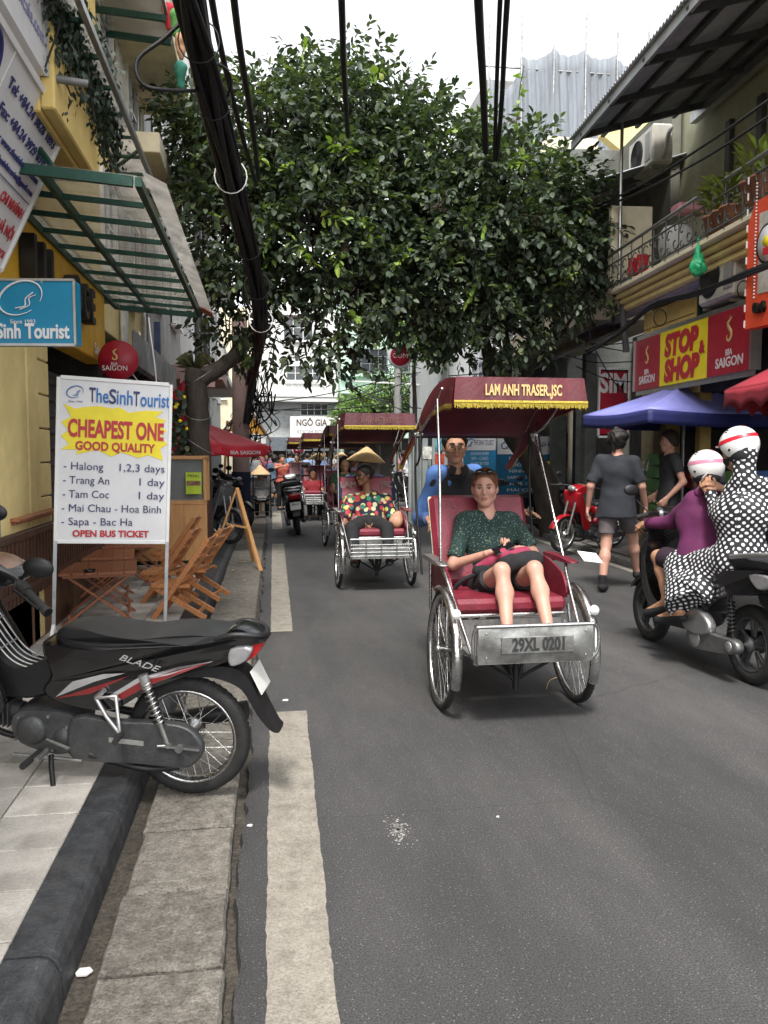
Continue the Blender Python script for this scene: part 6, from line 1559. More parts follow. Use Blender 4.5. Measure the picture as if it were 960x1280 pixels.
for nm, a, b_ in (('L', g['anL'], g['toL']), ('R', g['anR'], g['toR'])):
    s = SDF(); dd = unit(b_ - a); s.cone(a + V3(0, 0, -.055) - dd * .03, b_ + V3(0, 0, -.012), .034, .036, .02).cone(a + V3(0, 0, -.05) - dd * .05, b_ + V3(0, 0, -.02), .03, .03, .02); s.plane(a + V3(0, 0, -.03), (-.0, -.0, 1)); sdfmesh([s.poly(.009)], 'shoe', blk_cloth, R1)
lo = (3.14, 5.0, 0)
J = dict(pel=P(926, 704, 5.05), chest=P(927, 650, 5.03), neck=P(930, 594, 5.04), head=P(923, 563, 5.10), fd=(-.45, 1, -.25), fu=(-.1, .25, 1),
         shL=P(918, 616, 5.12), elL=P(897, 642, 5.22), wrL=P(888, 617, 5.32), shR=P(955, 612, 4.98), elR=(3.42, 5.22, 1.08), wrR=P(905, 612, 5.30),
         hiL=P(918, 706, 5.08), knL=P(852, 708, 5.52), anL=P(850, 763, 5.36), toL=P(824, 773, 5.54), hiR=P(936, 706, 5.04), knR=(3.24, 5.56, .78), anR=(3.24, 5.45, .40), toR=(3.24, 5.6, .35))
R2, g, hp = person('scooter passenger in black and white polka dot dress and red banded helmet', L_(J, lo), lo, 0, None, skin_tan, ('none', None), ('long', dot_m, 'blouse'), ('none', None), None, res=.010, w=1.0, noise=.008, hem=.05, detail_hands=.005,
        hands=dict(L=dict(d=(-.15, .45, .75), n=(.6, .5, -.1), side=-1, curl=.7), R=dict(d=(-.6, .35, .4), n=(-.2, .4, -.5), side=1, curl=.6)))
s = SDF(); pe = g['pel']
s.cone(pe + V3(0, 0, .12), pe, .15, .175, .05)
for k_, a_, hx in (('L', g['anL'], g['hiL']), ('R', g['anR'], g['hiR'])):
    s.cone(hx, g['kn' + k_], .14, .10, .08).cone(g['kn' + k_], g['kn' + k_] * .15 + a_ * .85 + V3(0, -.10, 0), .105, .16, .08, 1)
s.cone(pe + V3(0, .15, -.02), g['knL'] * .35 + g['anL'] * .65 + V3(.03, -.18, .04), .12, .13, .08, 1)
sdfmesh([s.poly(.010, .010, 12, 8)], 'skirt', dot_m, R2)
s = SDF(); s.cone(hp(0, .03, -.05), g['neck'] + V3(0, 0, .0), .076, .070, .05); s.ell(hp(0, .03, -.01), (.09, .105, .11), None, .03).plane(hp(0, -.03, 0), (hp(0, -1, 0) - hp(0, 0, 0))); sdfmesh([s.poly(.010, .005, 25)], 'hood', dot_m, R2)
helmet(R2, hp, helm_r, True)
s = SDF(); s.ell(hp(0, -.055, -.055), (.062, .055, .05), None, .02); sdfmesh([s.poly(.009)], 'face_mask', blk_cloth, R2)
for a, b_ in ((g['anL'], g['toL']), (g['anR'], g['toR'])):
    s = SDF(); dd = unit(b_ - a); s.cone(a + V3(0, 0, -.055) - dd * .03, b_ + V3(0, 0, -.012), .034, .036, .02); s.plane(a + V3(0, 0, -.03), (0, 0, 1)); sdfmesh([s.poly(.009)], 'shoe', blk_cloth, R2)
q = MB(); q.box((0, 0, 0), (.07, .010, .145), .004); ph = one(q, 'phone', mat('pale phone', (.45, .45, .46), .3, .3), 'pale phone held up by the polka dot woman on the scooter', 'phone'); ph.location = P(878, 603, 5.42); ph.rotation_euler = (.55, -.5, .5)

# ---- pedestrians
f_ = PI - .62
J = stand(1.74); J['shL'] = (.178, 0, 1.405); J['shR'] = (-.178, 0, 1.405)
J.update(knR=(-.13, -.28, .56), anR=(-.15, -.46, .16), toR=(-.15, -.60, .16), knL=(.09, .05, .50), anL=(.09, .20, .09), toL=(.10, .0, .03), elL=(.27, .05, 1.14), wrL=(.31, -.02, .90), elR=(-.26, -.02, 1.14), wrR=(-.28, -.16, .92), pel=(0, 0, .96))
M1, g, hp = person('man walking away in dark tee, grey shorts and curly black hair', J, (3.80, 8.52, 0), f_, None, skin_light, ('curly', hair_blk), ('tee', navy_tee), ('shorts', shorts_g), blk_cloth, res=.012, w=1.04, hem=.16, sleeve=.85, noise=.008, leglen=.42, detail_hands=.006)
s = SDF()
for sd in 'LR': a = g['an' + sd]; s.cone(a + V3(0, 0, -.02), a + V3(0, 0, .10), .042, .046, .01, 1)
q = s.poly(.012); sdfmesh([q], 'socks', blk_cloth, M1)['kind'] = 'stuff'
q = MB(); q.box((0, 0, 0), (.09, .04, .14), .015).tube(spline([(-.02, 0, .06), (-.04, .02, .14), (.02, .02, .20), (.04, 0, .06)], 5), .006, 6); o = one(q, 'pouch', black_pl, 'small black pouch hanging at right elbow of the walking man', 'bag'); o.location = P(803, 594, 8.75); o.rotation_euler = (0, .5, .4)
J = stand(1.76); J.update(fd=(.15, -1, -.05), elL=(.24, .10, 1.15), wrL=(.20, -.08, .95), elR=(-.24, .12, 1.15), wrR=(-.2, -.1, .98))
M2, g, hp = person('young man with brown hair in black tee under the blue umbrella', J, (4.93, 9.55, .0), -1.75, None, skin_light, ('thick', hair_br), ('tee', cloth('black print tee', (.014, .015, .018))), ('trousers', blk_cloth), blk_cloth, res=.013, w=1.02, sleeve=.6)
# woman in conical hat sitting low by the bikes, street crowd
lo = (-.02, 19.6, 0)
H = P(325, 592, 19.6)
J = dict(pel=(lo[0], 19.6, .48), chest=(lo[0], 19.55, .72), neck=(lo[0], 19.5, H.z - .14), head=(H.x, 19.45, H.z), fd=(.2, 1, -.2), fu=(0, .1, 1), shR=(.17, 19.5, .86), elR=(.24, 19.6, .62), wrR=(.15, 19.8, .55), shL=(-.2, 19.5, .86), elL=(-.27, 19.6, .62), wrL=(-.15, 19.8, .55),
         hiR=(.08, 19.6, .45), knR=(.1, 20.0, .5), anR=(.1, 20.0, .08), toR=(.1, 20.15, .04), hiL=(-.12, 19.6, .45), knL=(-.14, 20, .5), anL=(-.14, 20, .08), toL=(-.14, 20.15, .04))
T, g, hp = person('woman in conical hat and grey print blouse seated by the parked bikes', L_(J, lo), lo, 0, None, skin_tan, ('short', hair_blk), ('long', camo), ('trousers', blk_cloth), blk_cloth, res=.018)
conical_hat(T, hp(0, 0, .08), mat('pale leaf hat', (.62, .42, .22), .75, 0, .2, 50, .4, 120), .24, .2)
q = MB()
for x in (-.2, .2): q.tube([(x, 0, 0), (x, 0, 1.0)], .018, 6)
for z in (.45, .7, .98): q.tube([(-.2, 0, z), (.2, 0, z)], .014, 6)
one(q, 'hand_cart_frame', iron, 'thin dark metal frame standing behind the conical hat woman', 'frame').location = (-.02, 19.25, 0)
def stander(label, px, feet_y, headpx_y, top, bottom, face, hair=('short', hair_blk), h=1.62, kind='trousers', group='people in the distant crowd', Y=None, sk=skin_tan, tk='tee', **kw):
    Y = Y or 1.5 * FPX / (feet_y - 566); x = P(px, headpx_y, Y).x
    return person(label, stand(h, **kw), (x, Y, 0), face, group, sk, hair, (tk, top), (kind, bottom), blk_cloth, res=.024)
WB = dict(elR=(-.25, -.1, 1.1), wrR=(-.1, -.22, 1.15))
stander('woman in white blouse and black trousers walking beyond the second cyclo', 514, 632, 575, white_c, blk_cloth, 2.6, ('long', hair_blk), 1.56, Y=24, tk='long', group=None)
stander('woman in pale pink sleeves just left of the white bloused woman', 505, 632, 575, cloth('pale pink', (.55, .3, .3)), blk_cloth, 2.2, ('short', hair_br), 1.55, Y=25, group=None)
stander('woman in coral top standing behind the parked black scooter', 352, 0, 576, coral, blk_cloth, .5, ('short', hair_br), 1.42, Y=22, group=None, **WB)
stander('person in blue grey denim beside the coral topped woman', 343, 0, 576, cloth('denim blue', (.10, .16, .24)), blk_cloth, 2.9, ('short', hair_blk), 1.4, Y=23.5, group=None)
stander('woman in black top with light blue sleeves in the crowd', 371, 0, 576, blk_cloth, blk_cloth, .0, ('short', hair_br), 1.45, Y=26, group=None)
for i, (px, Y, c) in enumerate(((333, 27, (.4, .12, .2)), (339, 30, (.12, .16, .3)), (362, 29, (.25, .4, .6)), (384, 30, (.3, .4, .6)), (392, 33, (.35, .45, .65)), (405, 34, (.2, .3, .55)), (418, 32, (.6, .6, .6)), (318, 25, (.55, .55, .58)), (328, 33, (.35, .1, .2)))):
    stander(['person in magenta top at left of the distant crowd', 'person in navy top in the distant crowd', 'person in light blue behind the coral woman', 'person in pale blue shirt in the distant crowd middle', 'person in pale blue shirt beside the distant canopy', 'person in blue deep in the distant crowd', 'person in white deep in the distant crowd', 'person in white and black under red umbrella edge', 'person in dark pink far behind the conical hat'][i], px, 0, 576, cloth('crowd cloth %d' % i, c), pale_jean, i * 1.3, ('short', hair_blk), 1.45 + .04 * (i % 3), Y=Y)
# someone sitting inside the cafe: forearm and hand by a glass at the picture's edge
J = dict(pel=(-.1, .0, .93), chest=(-.08, 0, 1.2), neck=(-.05, 0, 1.38), head=(-.02, 0, 1.54), fd=(1, 0, 0), fu=(0, 0, 1), shR=(-.05, -.18, 1.34), elR=(.08, -.2, 1.12), wrR=(.33, -.12, 1.16), shL=(-.05, .18, 1.34), elL=(.05, .2, 1.1), wrL=(.3, .12, 1.12),
         hiR=(-.1, -.09, .9), knR=(.3, -.1, .9), anR=(.3, -.1, .55), toR=(.42, -.1, .52), hiL=(-.1, .09, .9), knL=(.3, .1, .9), anL=(.3, .1, .55), toL=(.42, .1, .52))
person('customer whose hand reaches to a glass at the left edge', J, (-2.38, 6.15, 0), 0, None, skin_light, ('short', hair_br), ('tee', white_c), ('trousers', pale_jean), blk_cloth, res=.014, detail_hands=.006)
# ================================================================ SIGNS, FURNITURE, UMBRELLAS, WIRES
def frame_from(a, b, up=(0, 0, 1)):
    x = (b - a).normalized(); u = Vector(up); y = u.cross(x) * 1; y = y.normalized(); z = x.cross(y)
    return Matrix((x, y, z)).transposed()
def oriented(name, label, cat, origin, xaxis, up=(0, 0, 1), group=None):
    """thing whose local x runs along xaxis and whose face looks to local -y"""
    x = Vector(xaxis).normalized(); z = Vector(up); z = (z - x * z.dot(x)).normalized(); y = z.cross(x)
    T = thing(name, label, cat, origin, 0, group); T.rotation_euler = Matrix((x, y, z)).transposed().to_euler(); return T
sig_blue = mat('print blue', (.01, .14, .42), .5, 0, .08, 8); sig_navy = mat('print navy', (.02, .025, .11), .5, 0, .08, 8); sig_red = mat('print red', (.45, .02, .03), .5, 0, .08, 8)
sig_yel = mat('print yellow', (.80, .66, .02), .5, 0, .06, 8); sig_white = mat('sign white vinyl', (.66, .66, .67), .45, 0, .05, 4, dirt=.08); sig_teal = mat('sign teal blue', (.005, .19, .33), .35, 0, .08, 5)
bia_red = mat('beer sign red', (.36, .012, .03), .4, 0, .1, 6); gal = mat('galvanised tube', (.40, .41, .42), .4, .8, .15, 14)
def logo(par, x, z, w, h, m, y=-.004, th=.008):
    q = MB(); q.tube([(x + w / 2 * math.cos(t) - .08 * h * math.sin(t), y, z + h / 2 * math.sin(t) + .15 * w * math.cos(t)) for t in [i * PI / 16 for i in range(-3, 27)]], [th * (.3 + .7 * math.sin(i / 29 * PI)) for i in range(30)], 5); q.build('emblem', m, par)
    q = MB(); q.tube(spline([(x - w * .12, y, z - h * .32), (x + w * .1, y, z - h * .25), (x + w * .12, y, z - h * .02), (x + w * .30, y, z + h * .18)], 5), th * .6, 5).tube(spline([(x - w * .02, y, z - h * .36), (x + w * .2, y, z - h * .22), (x + w * .2, y, z), (x + w * .36, y, z + h * .1)], 5), th * .5, 5); q.build('emblem_swoosh', m, par)
def dragon(par, x, z, s, m, y=-.006):
    pts = spline([(x + .38 * s, y, z + .95 * s), (x + .1 * s, y, z + .8 * s), (x - .22 * s, y, z + .55 * s), (x - .05 * s, y, z + .2 * s), (x + .25 * s, y, z - .1 * s), (x + .3 * s, y, z - .5 * s), (x, y, z - .75 * s), (x - .35 * s, y, z - .6 * s), (x - .3 * s, y, z - .3 * s)], 4)
    n = len(pts); q = MB(); q.tube(pts, [s * (.05 + .14 * math.sin(PI * (i / (n - 1)) ** .8)) for i in range(n)], 6)
    for v in range(len(q.v)): q.v[v] = (q.v[v][0], y + (q.v[v][1] - y) * .12, q.v[v][2])
    q.build('dragon_emblem', m, par)
    for (a, b_) in (((-.1, .6), (-.45, .75)), ((.1, .75), (.1, 1.15)), ((.3, -.2), (.55, -.05)), ((.25, .85), (.55, 1.1))):
        q = MB(); q.prism([(x + a[0] * s - .06 * s, z + a[1] * s), (x + a[0] * s + .06 * s, z + a[1] * s), (x + b_[0] * s, z + b_[1] * s)], y - .002, y + .002); q.build('dragon_spike', m, par)
# ---- standing tour board
TLp, TRp = P(75, 471, 5.93), P(213.5, 479, 6.08); BLp, BRp = P(69, 677, 5.9), P(209, 678, 6.05)
sb = oriented('standing_sign', 'white standing tour price board reading CHEAPEST ONE GOOD QUALITY', 'sign', (BLp + BRp) / 2, BRp - BLp, ((TLp + TRp) - (BLp + BRp)))
w_, h_ = (BRp - BLp).length, (TLp - BLp).length
MB().box((0, .012, h_ / 2), (w_ - .02, .012, h_ - .02)).build('panel', sig_white, sb)
for a, b_ in (((-w_ / 2, .01, 0), (-w_ / 2, .01, h_)), ((w_ / 2, .01, 0), (w_ / 2, .01, h_)), ((-w_ / 2 + .012, .01, h_), (w_ / 2 - .012, .01, h_)), ((-w_ / 2 + .012, .01, .0), (w_ / 2 - .012, .01, .0))): MB().bar(a, b_, .024, .026, .003).build('frame_rail', white_p, sb)
gl_ = -(BLp.z - .1)
for s_ in (-1, 1):
    MB().bar((s_ * (w_ / 2), .012, 0), (s_ * (w_ / 2), .012, gl_), .024, .024).build('leg', gal, sb)
    q = MB(); q.bar((s_ * w_ / 2, .012, gl_ + .22), (s_ * w_ / 2 - .03, -.22, gl_ + .02), .02, .02).bar((s_ * w_ / 2, .012, gl_ + .22), (s_ * w_ / 2 + .02, .24, gl_ + .02), .02, .02); q.build('foot_brace', white_p, sb)
    MB().bar((s_ * w_ / 2 + .02, -.26, gl_ + .012), (s_ * w_ / 2 + .02, .27, gl_ + .012), .024, .02).build('foot_bar', gal, sb)
def U(px): return (px - 141.5) / 139 * w_
def Vz(py): return (677 - py) / 204 * h_
def bt(s, x0, x1, y, cap, m, bold=.0): text(s, cap / 204 * h_ / .70, m, sb, (U((x0 + x1) / 2), -.0005, Vz(y)), name='lettering', bold=bold, width=(x1 - x0) / 139 * w_, depth=.0008)
burst = []
for i, (x, y) in enumerate(((78, 505), (92, 511), (104, 508), (120, 506), (138, 508), (147, 506), (158, 512), (180, 508), (202, 508), (192, 516), (206, 519), (196, 527), (207, 532), (199, 540), (208, 550), (199, 556), (203, 571), (184, 565), (172, 569), (150, 563), (138, 569), (120, 561), (94, 568), (97, 562), (76, 562), (86, 555), (76, 545), (85, 538), (76, 528), (88, 521))): burst.append((U(x), Vz(y)))
q = MB(); q.prism(burst, .0025, .0045); q.build('yellow_burst', sig_yel, sb)
xs = 109; 
for s_, wd, m in (('T', 8, sig_navy), ('he', 15, sig_blue), ('S', 9, sig_navy), ('inh', 20, sig_blue), ('T', 8, sig_navy), ('ourist', 38, sig_blue)):
    bt(s_, xs, xs + wd, 493.5 + (xs - 109) * .025, 18, m, .002); xs += wd + .6
logo(sb, U(92), Vz(490), .105, .075, sig_blue, -.001, .0035); bt('Since 1993', 84, 101, 502, 2, sig_navy)
bt('CHEAPEST ONE', 84, 203, 536, 21, sig_red, .006); bt('GOOD QUALITY', 93, 192, 557, 10.5, sig_red, .003)
for y, a, ax, b_, bx in ((582.5, '- Halong', (80, 128), '1,2,3 days', (147, 204)), (600, '- Trang An', (80, 136), '1 day', (172, 204)), (617.5, '- Tam Coc', (79.5, 136), '1 day', (171.5, 204)), (635, '- Mai Chau - Hoa Binh', (79, 202), None, 0), (652, '- Sapa - Bac Ha', (78.5, 166), None, 0)):
    bt(a, *ax, y, 9.5, sig_navy, 0)
    if b_: bt(b_, *bx, y, 9.5, sig_navy, 0)
bt('OPEN BUS TICKET', 92, 187, 667, 8, sig_red, .0024)
# ---- blue hanging sign
o_ = P(94.5, 431, 4.5); hb_ = P(94.5, 350, 4.5).z - o_.z
bs = oriented('hanging_sign', 'teal blue projecting sign reading The Sinh Tourist under the white board', 'sign', o_, (1, -.12, 0))
MB().box((-.30, .05, hb_ / 2), (.60, .10, hb_), .006).build('sign_box', sig_teal, bs)
q = MB()
for a, b_ in (((-.6, 0, 0), (0, 0, 0)), ((-.6, 0, hb_), (0, 0, hb_)), ((0, 0, 0), (0, 0, hb_))): q.bar(a, b_, .012, .012)
q.build('sign_rim', alu, bs)
px_m = 1035 / 4.6
text('The Sinh Tourist', .105, sig_white, bs, ((-27 + 88) / 2 / px_m - 94.5 / px_m, -.003, .065), name='lettering', bold=.003, width=115 / px_m)
logo(bs, (33 - 94.5) / px_m, (431 - 378) / px_m, .22, .16, sig_white, -.004, .006); text('Since 1993', .03, sig_white, bs, ((35 - 94.5) / px_m, -.003, (431 - 405) / px_m), name='lettering')
text('R', .02, sig_white, bs, ((58 - 94.5) / px_m, -.003, (431 - 359) / px_m), name='lettering'); MB().box((-.50, -.004, hb_ - .045), (.23, .006, .07)).build('red_tag', bia_red, bs); text('Original', .06, sig_white, bs, (-.49, -.009, hb_ - .045), name='lettering')
# ---- big tilted white board above and the upright one over it
T1 = PX(80, 156, -1.2); B1 = PX(4, 341, -1.62); upv = (T1 - B1); upv.y = 0
wb = oriented('sign_board', 'large tilted white board with blue phone numbers and red lines at upper left', 'sign', (B1 + T1) / 2 - upv / 2, (0, 1, 0), upv); H1 = upv.length
MB().box((-1.6, .03, H1 / 2), (3.2, .05, H1)).build('panel', sig_white, wb); 
q = MB()
for a, b_ in (((-3.2, 0, 0), (0, 0, 0)), ((-3.2, 0, H1), (0, 0, H1)), ((0, 0, 0), (0, 0, H1)), ((-1.05, 0, .02), (-1.05, 0, H1 - .02))): q.bar(a, b_, .02 if a[0] != b_[0] or a[0] == 0 else .005, .03 if a[0] != b_[0] or a[0] == 0 else .006)
q.build('frame_rail', white_p, wb)
ind = mat('indigo print', (.03, .035, .16), .5)
for s_, v, c, m, wdt in (('Tel: +84.24 3828 1893', .85, .052, ind, .92), ('Fax: +84.24 3929 0395', .715, .052, ind, .90), ('Website: www.thesinhtourist.com', .60, .036, ind, 1.0), ('Email: hanoi.thesinhtourist@gmail.com', .515, .032, ind, 1.0), ('CHI NHÁNH', .37, .055, sig_red, .42), ('DU LỊCH TẠI HÀ NỘI', .225, .06, sig_red, .85), ('VIỆT NAM - HANOI', .09, .045, sig_red, .7)):
    text(s_, c / .7 * 1.05, m, wb, (-.055 - wdt / 2, -.0015, H1 * v), name='lettering', bold=.0015, width=wdt)
MB().bar((-1.0, -.001, H1 * .455), (-.03, -.001, H1 * .455), .006, .003).build('ruled_line', ind, wb); logo(wb, -1.35, H1 * .75, .4, .4, ind, -.004, .014)
T2 = PX(61, 97, -1.17)
wb2 = oriented('sign_board', 'upright white board with faded violet numbers in the top left corner', 'sign', T2, (0, 1, 0))
MB().box((-1.5, .04, .55), (3.0, .06, 1.1)).build('panel', sig_white, wb2); MB().bar((0, .02, 0), (0, .02, 1.1), .03, .05).build('frame_rail', alu, wb2)
for i, s_ in enumerate(('www.sinhcafe.com', '04 3828 10979')): text(s_, .12, mat('faded violet print', (.30, .30, .48), .6), wb2, (-.5, .006, .18 + .17 * i), name='lettering')
q = MB(); q.tube([P(60, 97, 5.1), P(110, 105, 5.15)], .022, 10); one(q, 'pipe_stub', mat('grey pipe', (.16, .16, .16), .5), 'grey pipe end poking out beside the white boards', 'pipe')
# ---- round beer sign
rs = thing('round_sign', 'round red beer sign with gold dragon above the tour board', 'sign', P(148, 450, 8.6), 0)
q = MB(); q.lathe([(0, -.03), (.19, -.03), (.195, 0), (.19, .03), (0, .03)], 40, 'y'); q.build('disc', bia_red, rs)
dragon(rs, -.03, .045, .06, gold_print, -.032); text('BIA', .045, sig_white, rs, (-.035, -.033, -.042), name='lettering'); text('SAIGON', .07, sig_white, rs, (-.03, -.033, -.085), name='lettering', width=.24)
q = MB(); q.ell((0, 0, 0), (.05, .05, .16), 16, 10); one(q, 'round_lamp_sign', bia_red, 'little red and white round sign above the distant cyclo canopies', 'sign').location = (0, 0, -50)
bpy.data.objects.remove([o for o in C.objects if o.name.startswith('round_lamp_sign')][0])
def disc_sign(label, px, py, Y, r, txt, white=True):
    t = thing('round_sign', label, 'sign', P(px, py, Y)); q = MB(); q.lathe([(0, -.04), (r, -.04), (r, .04), (0, .04)], 32, 'y'); q.build('disc', sig_white, t); q = MB(); q.lathe([(0, -.045), (r * .8, -.045), (r * .8, -.04)], 28, 'y'); q.build('inner_disc', bia_red, t)
    q = MB(); q.v; text(txt, r * .55, sig_white, t, (0, -.05, 0), name='lettering'); return t
disc_sign('small round red and white sign above the distant canopies', 373, 562, 27, .21, 'BIA'); disc_sign('oval red and white sign on the pale clad house', 500, 445, 24, .36, 'COM')
# ---- STOP & SHOP signboard
SL, SR = fs_ = (Vector((5.20, 11.15, 2.36)), Vector((5.02, 8.02, 2.36)))
ss = oriented('shop_sign', 'yellow and red STOP and SHOP signboard with beer emblems over the shop', 'sign', SL, SR - SL); LW = (SR - SL).length; SH = .70
seg = [(0, .27, bia_red), (.27, .685, sig_yel), (.685, 1, bia_red)]
for a, b_, m in seg: MB().box(((a + b_) / 2 * LW, .05, SH / 2), ((b_ - a) * LW - .004, .09, SH - .01)).build('panel', m, ss)
q = MB()
for z in (0, SH): q.bar((0, .04, z), (LW, .04, z), .02, .12)
for x in (0, LW): q.bar((x, .04, 0), (x, .04, SH), .02, .12)
q.build('sign_rim', alu, ss)
text('STOP', .36, sig_red, ss, (LW * .462, -.001, .49), name='lettering', bold=.022, width=.94, shear=.12); text('SHOP', .36, sig_red, ss, (LW * .468, -.001, .17), name='lettering', bold=.022, width=.98, shear=.12); text('&', .2, sig_red, ss, (LW * .645, -.002, .37), name='lettering', bold=.01)
for x, s_ in ((.135, .13), (.845, .15)):
    dragon(ss, LW * x, .45 if x < .5 else .47, s_ * .95, gold_print, .002); text('BIA', .10, sig_white, ss, (LW * x, .003, .235), name='lettering', bold=.001); text('SAIGON', .15, sig_white, ss, (LW * x + .01, .003, .13), name='lettering', bold=.003, width=.52 if x < .5 else .6)
# orange sign with lights at the right edge
oo = PX(931, 412, 4.62)
og = oriented('light_sign', 'orange red vertical sign edged with small lights and white oval', 'sign', oo, (.10, -1, 0)); orr = mat('orange red sign', (.62, .07, .03), .45, 0, .08, 5)
HO_ = P(925, 262, oo.y).z - oo.z
MB().prism([(0, 0), (1.2, 0), (1.2, HO_ + .1), (.1, HO_ + .05), (0, HO_ - .15)], 0, .12, 'xz').build('sign_box', orr, og)
MB().box((.62, -.004, HO_ * .60), (.9, .006, HO_ * .66)).build('photo_panel', mat('grey print panel', (.42, .40, .36), .5, 0, .35, 4), og)
q = MB(); q.lathe([(0, -.016), (.15, -.016), (.15, 0)], 36, 'y', (.30, 0, HO_ * .66)); q.v = [(v[0], v[1], HO_ * .66 + (v[2] - HO_ * .66) * 1.25) for v in q.v]; q.build('oval', iron, og)
q = MB(); q.lathe([(0, -.02), (.13, -.02), (.13, -.012)], 36, 'y', (.30, 0, HO_ * .66)); q.v = [(v[0], v[1], HO_ * .66 + (v[2] - HO_ * .66) * 1.25) for v in q.v]; q.build('oval_face', sig_white, og)
q = MB(); q.lathe([(0, -.024), (.05, -.024), (.05, -.02)], 24, 'y', (.29, 0, HO_ * .68)); q.build('oval_motif', sig_yel, og); MB().box((.29, -.024, HO_ * .60), (.08, .004, .07), .001).build('oval_motif', sig_red, og)
led = MB().ell((0, 0, 0), (.010, .010, .010), 6, 4).mesh('light', white_p)
for i in range(34): meobj('light', led, og, (.13, -.012, .28 + i * .032))
for i in range(10): MB().box((-.004, -.004, .05 + i * .15), (.014, .014, .07), .003).build('edge_light', white_p, og)
text('0.4', .12, iron, og, (.22, -.02, .17), name='lettering', bold=.008, depth=.02)
# SIM CARD sign
sm = thing('shop_sign', 'red sign reading SIM CARD behind the blue umbrella', 'sign', P(765, 545, 12.6)); sw_ = P(783, 545, 12.6).x - P(747, 545, 12.6).x; shh = P(765, 462, 12.6).z - P(765, 545, 12.6).z
MB().box((0, 0, shh / 2), (sw_, .06, shh), .005).build('panel', bia_red, sm); q = MB()
for a, b_ in (((-sw_ / 2, 0), (sw_ / 2, 0)), ((-sw_ / 2, shh), (sw_ / 2, shh)), ((-sw_ / 2, 0), (-sw_ / 2, shh)), ((sw_ / 2, 0), (sw_ / 2, shh))): q.bar((a[0], -.02, a[1]), (b_[0], -.02, b_[1]), .02, .06)
q.build('frame_rail', white_p, sm); text('SIM', .42, sig_white, sm, (.0, -.032, shh * .78), name='lettering', bold=.014, width=sw_ * .92); text('CARD', .26, sig_white, sm, (0, -.032, shh * .28), name='lettering', bold=.01, width=sw_ * .85); text('CALL - MOBI', .055, sig_white, sm, (0, -.032, shh * .12), name='lettering')
# tour boards behind the front cyclo
def board(label, x0, x1, y0, y1, Y, rows, base, head):
    a = P(x0, y1, Y); b_ = P(x1, y1, Y); t = thing('tour_board', label, 'sign', ((a.x + b_.x) / 2, Y, a.z)); w = b_.x - a.x; h = P(x0, y0, Y).z - a.z
    MB().box((0, 0, h / 2), (w, .05, h), .004).build('panel', base, t); MB().box((0, -.027, h * .86), (w - .02, .01, h * .27)).build('header', sig_white, t)
    logo(t, -w * .33, h * .87, .2, .14, sig_blue, -.035, .01); text(head, .15, sig_navy, t, (w * .12, -.034, h * .87), name='lettering', width=w * .62)
    for i, r in enumerate(rows): text(r, .085, sig_white, t, (0, -.027, h * (.66 - i * .095)), name='lettering', width=w * (.5 + .3 * abs(wob(i, 3))))
    for x in (-w / 2 + .05, w / 2 - .05): MB().bar((x, .02, 0), (x, .02, -a.z + .05), .04, .04).build('leg', gal, t)
board('blue tour board with SIM CARD lines just behind the driver', 579, 619, 545, 610, 15.8, ('EXCHANGE MONEY', 'SIM - CARD', 'HA LONG BAY TOUR', '1 day', '2 days / 1 night', '3 days / 2 nights'), mat('board blue', (.02, .22, .42), .5, 0, .12, 6), 'THE SINH TOURIST')
board('taller blue tour itinerary board with grey header nearer the tree trunk', 620, 690, 545, 628, 15.5, ('ITINERARY', 'HANOI - HALONG', 'NINH BINH', 'SAPA - 2 DAYS', 'HUE CITY', 'MAI CHAU', 'BUS TICKET'), mat('board deep blue', (.005, .12, .25), .5, 0, .12, 6), 'THE SINH')
q = MB(); q.box((0, 0, 0), (.40, .04, .34), .004); o = one(q, 'small_sign', sig_yel, 'small black and yellow sign in front of the itinerary board', 'sign'); o.location = P(690, 588, 15.2)
q = MB(); q.box((0, 0, 0), (.5, .04, .36), .004); o = one(q, 'small_sign', sig_white, 'small white red and blue notice low beside the tree trunk', 'sign'); o.location = P(682, 622, 15.1); text('SALE', .16, sig_red, o, (0, -.022, -.04), name='lettering'); MB().box((0, -.022, .11), (.44, .004, .08)).build('blue_band', sig_blue, o)
# grey columns / shutters behind the driver
cb = thing('poster_wall', 'pale grey shop front with posters behind the cyclo driver', 'shop front', (3.35, 17.2, 0)); cw = P(578, 500, 17.2).x - P(514, 500, 17.2).x; cb.location.x = P(514, 500, 17.2).x
for i in range(5): MB().box((.10 + i * cw / 5.2, .1, 1.0), (.12, .12, 2.0), .01).build('column', mat('pale green grey post', (.30, .34, .33), .6, 0, .1, 4), cb)
MB().box((cw / 2, .3, 1.0), (cw, .05, 2.0)).build('back_panel', mat('pale panel', (.42, .45, .46), .6, 0, .15, 3), cb); MB().box((cw / 2, .1, 2.05), (cw + .1, .3, .12)).build('lintel', grey_w, cb)
for k, (x, z, c) in enumerate(((.62, 1.35, (.5, .06, .04)), (.62, 1.68, (.1, .3, .4)), (.35, 1.5, (.6, .6, .55)))): MB().box((x * 1., .03, z), (.2, .01, .26)).build('poster', mat('poster %d' % k, c, .5, 0, .5, 9), cb)
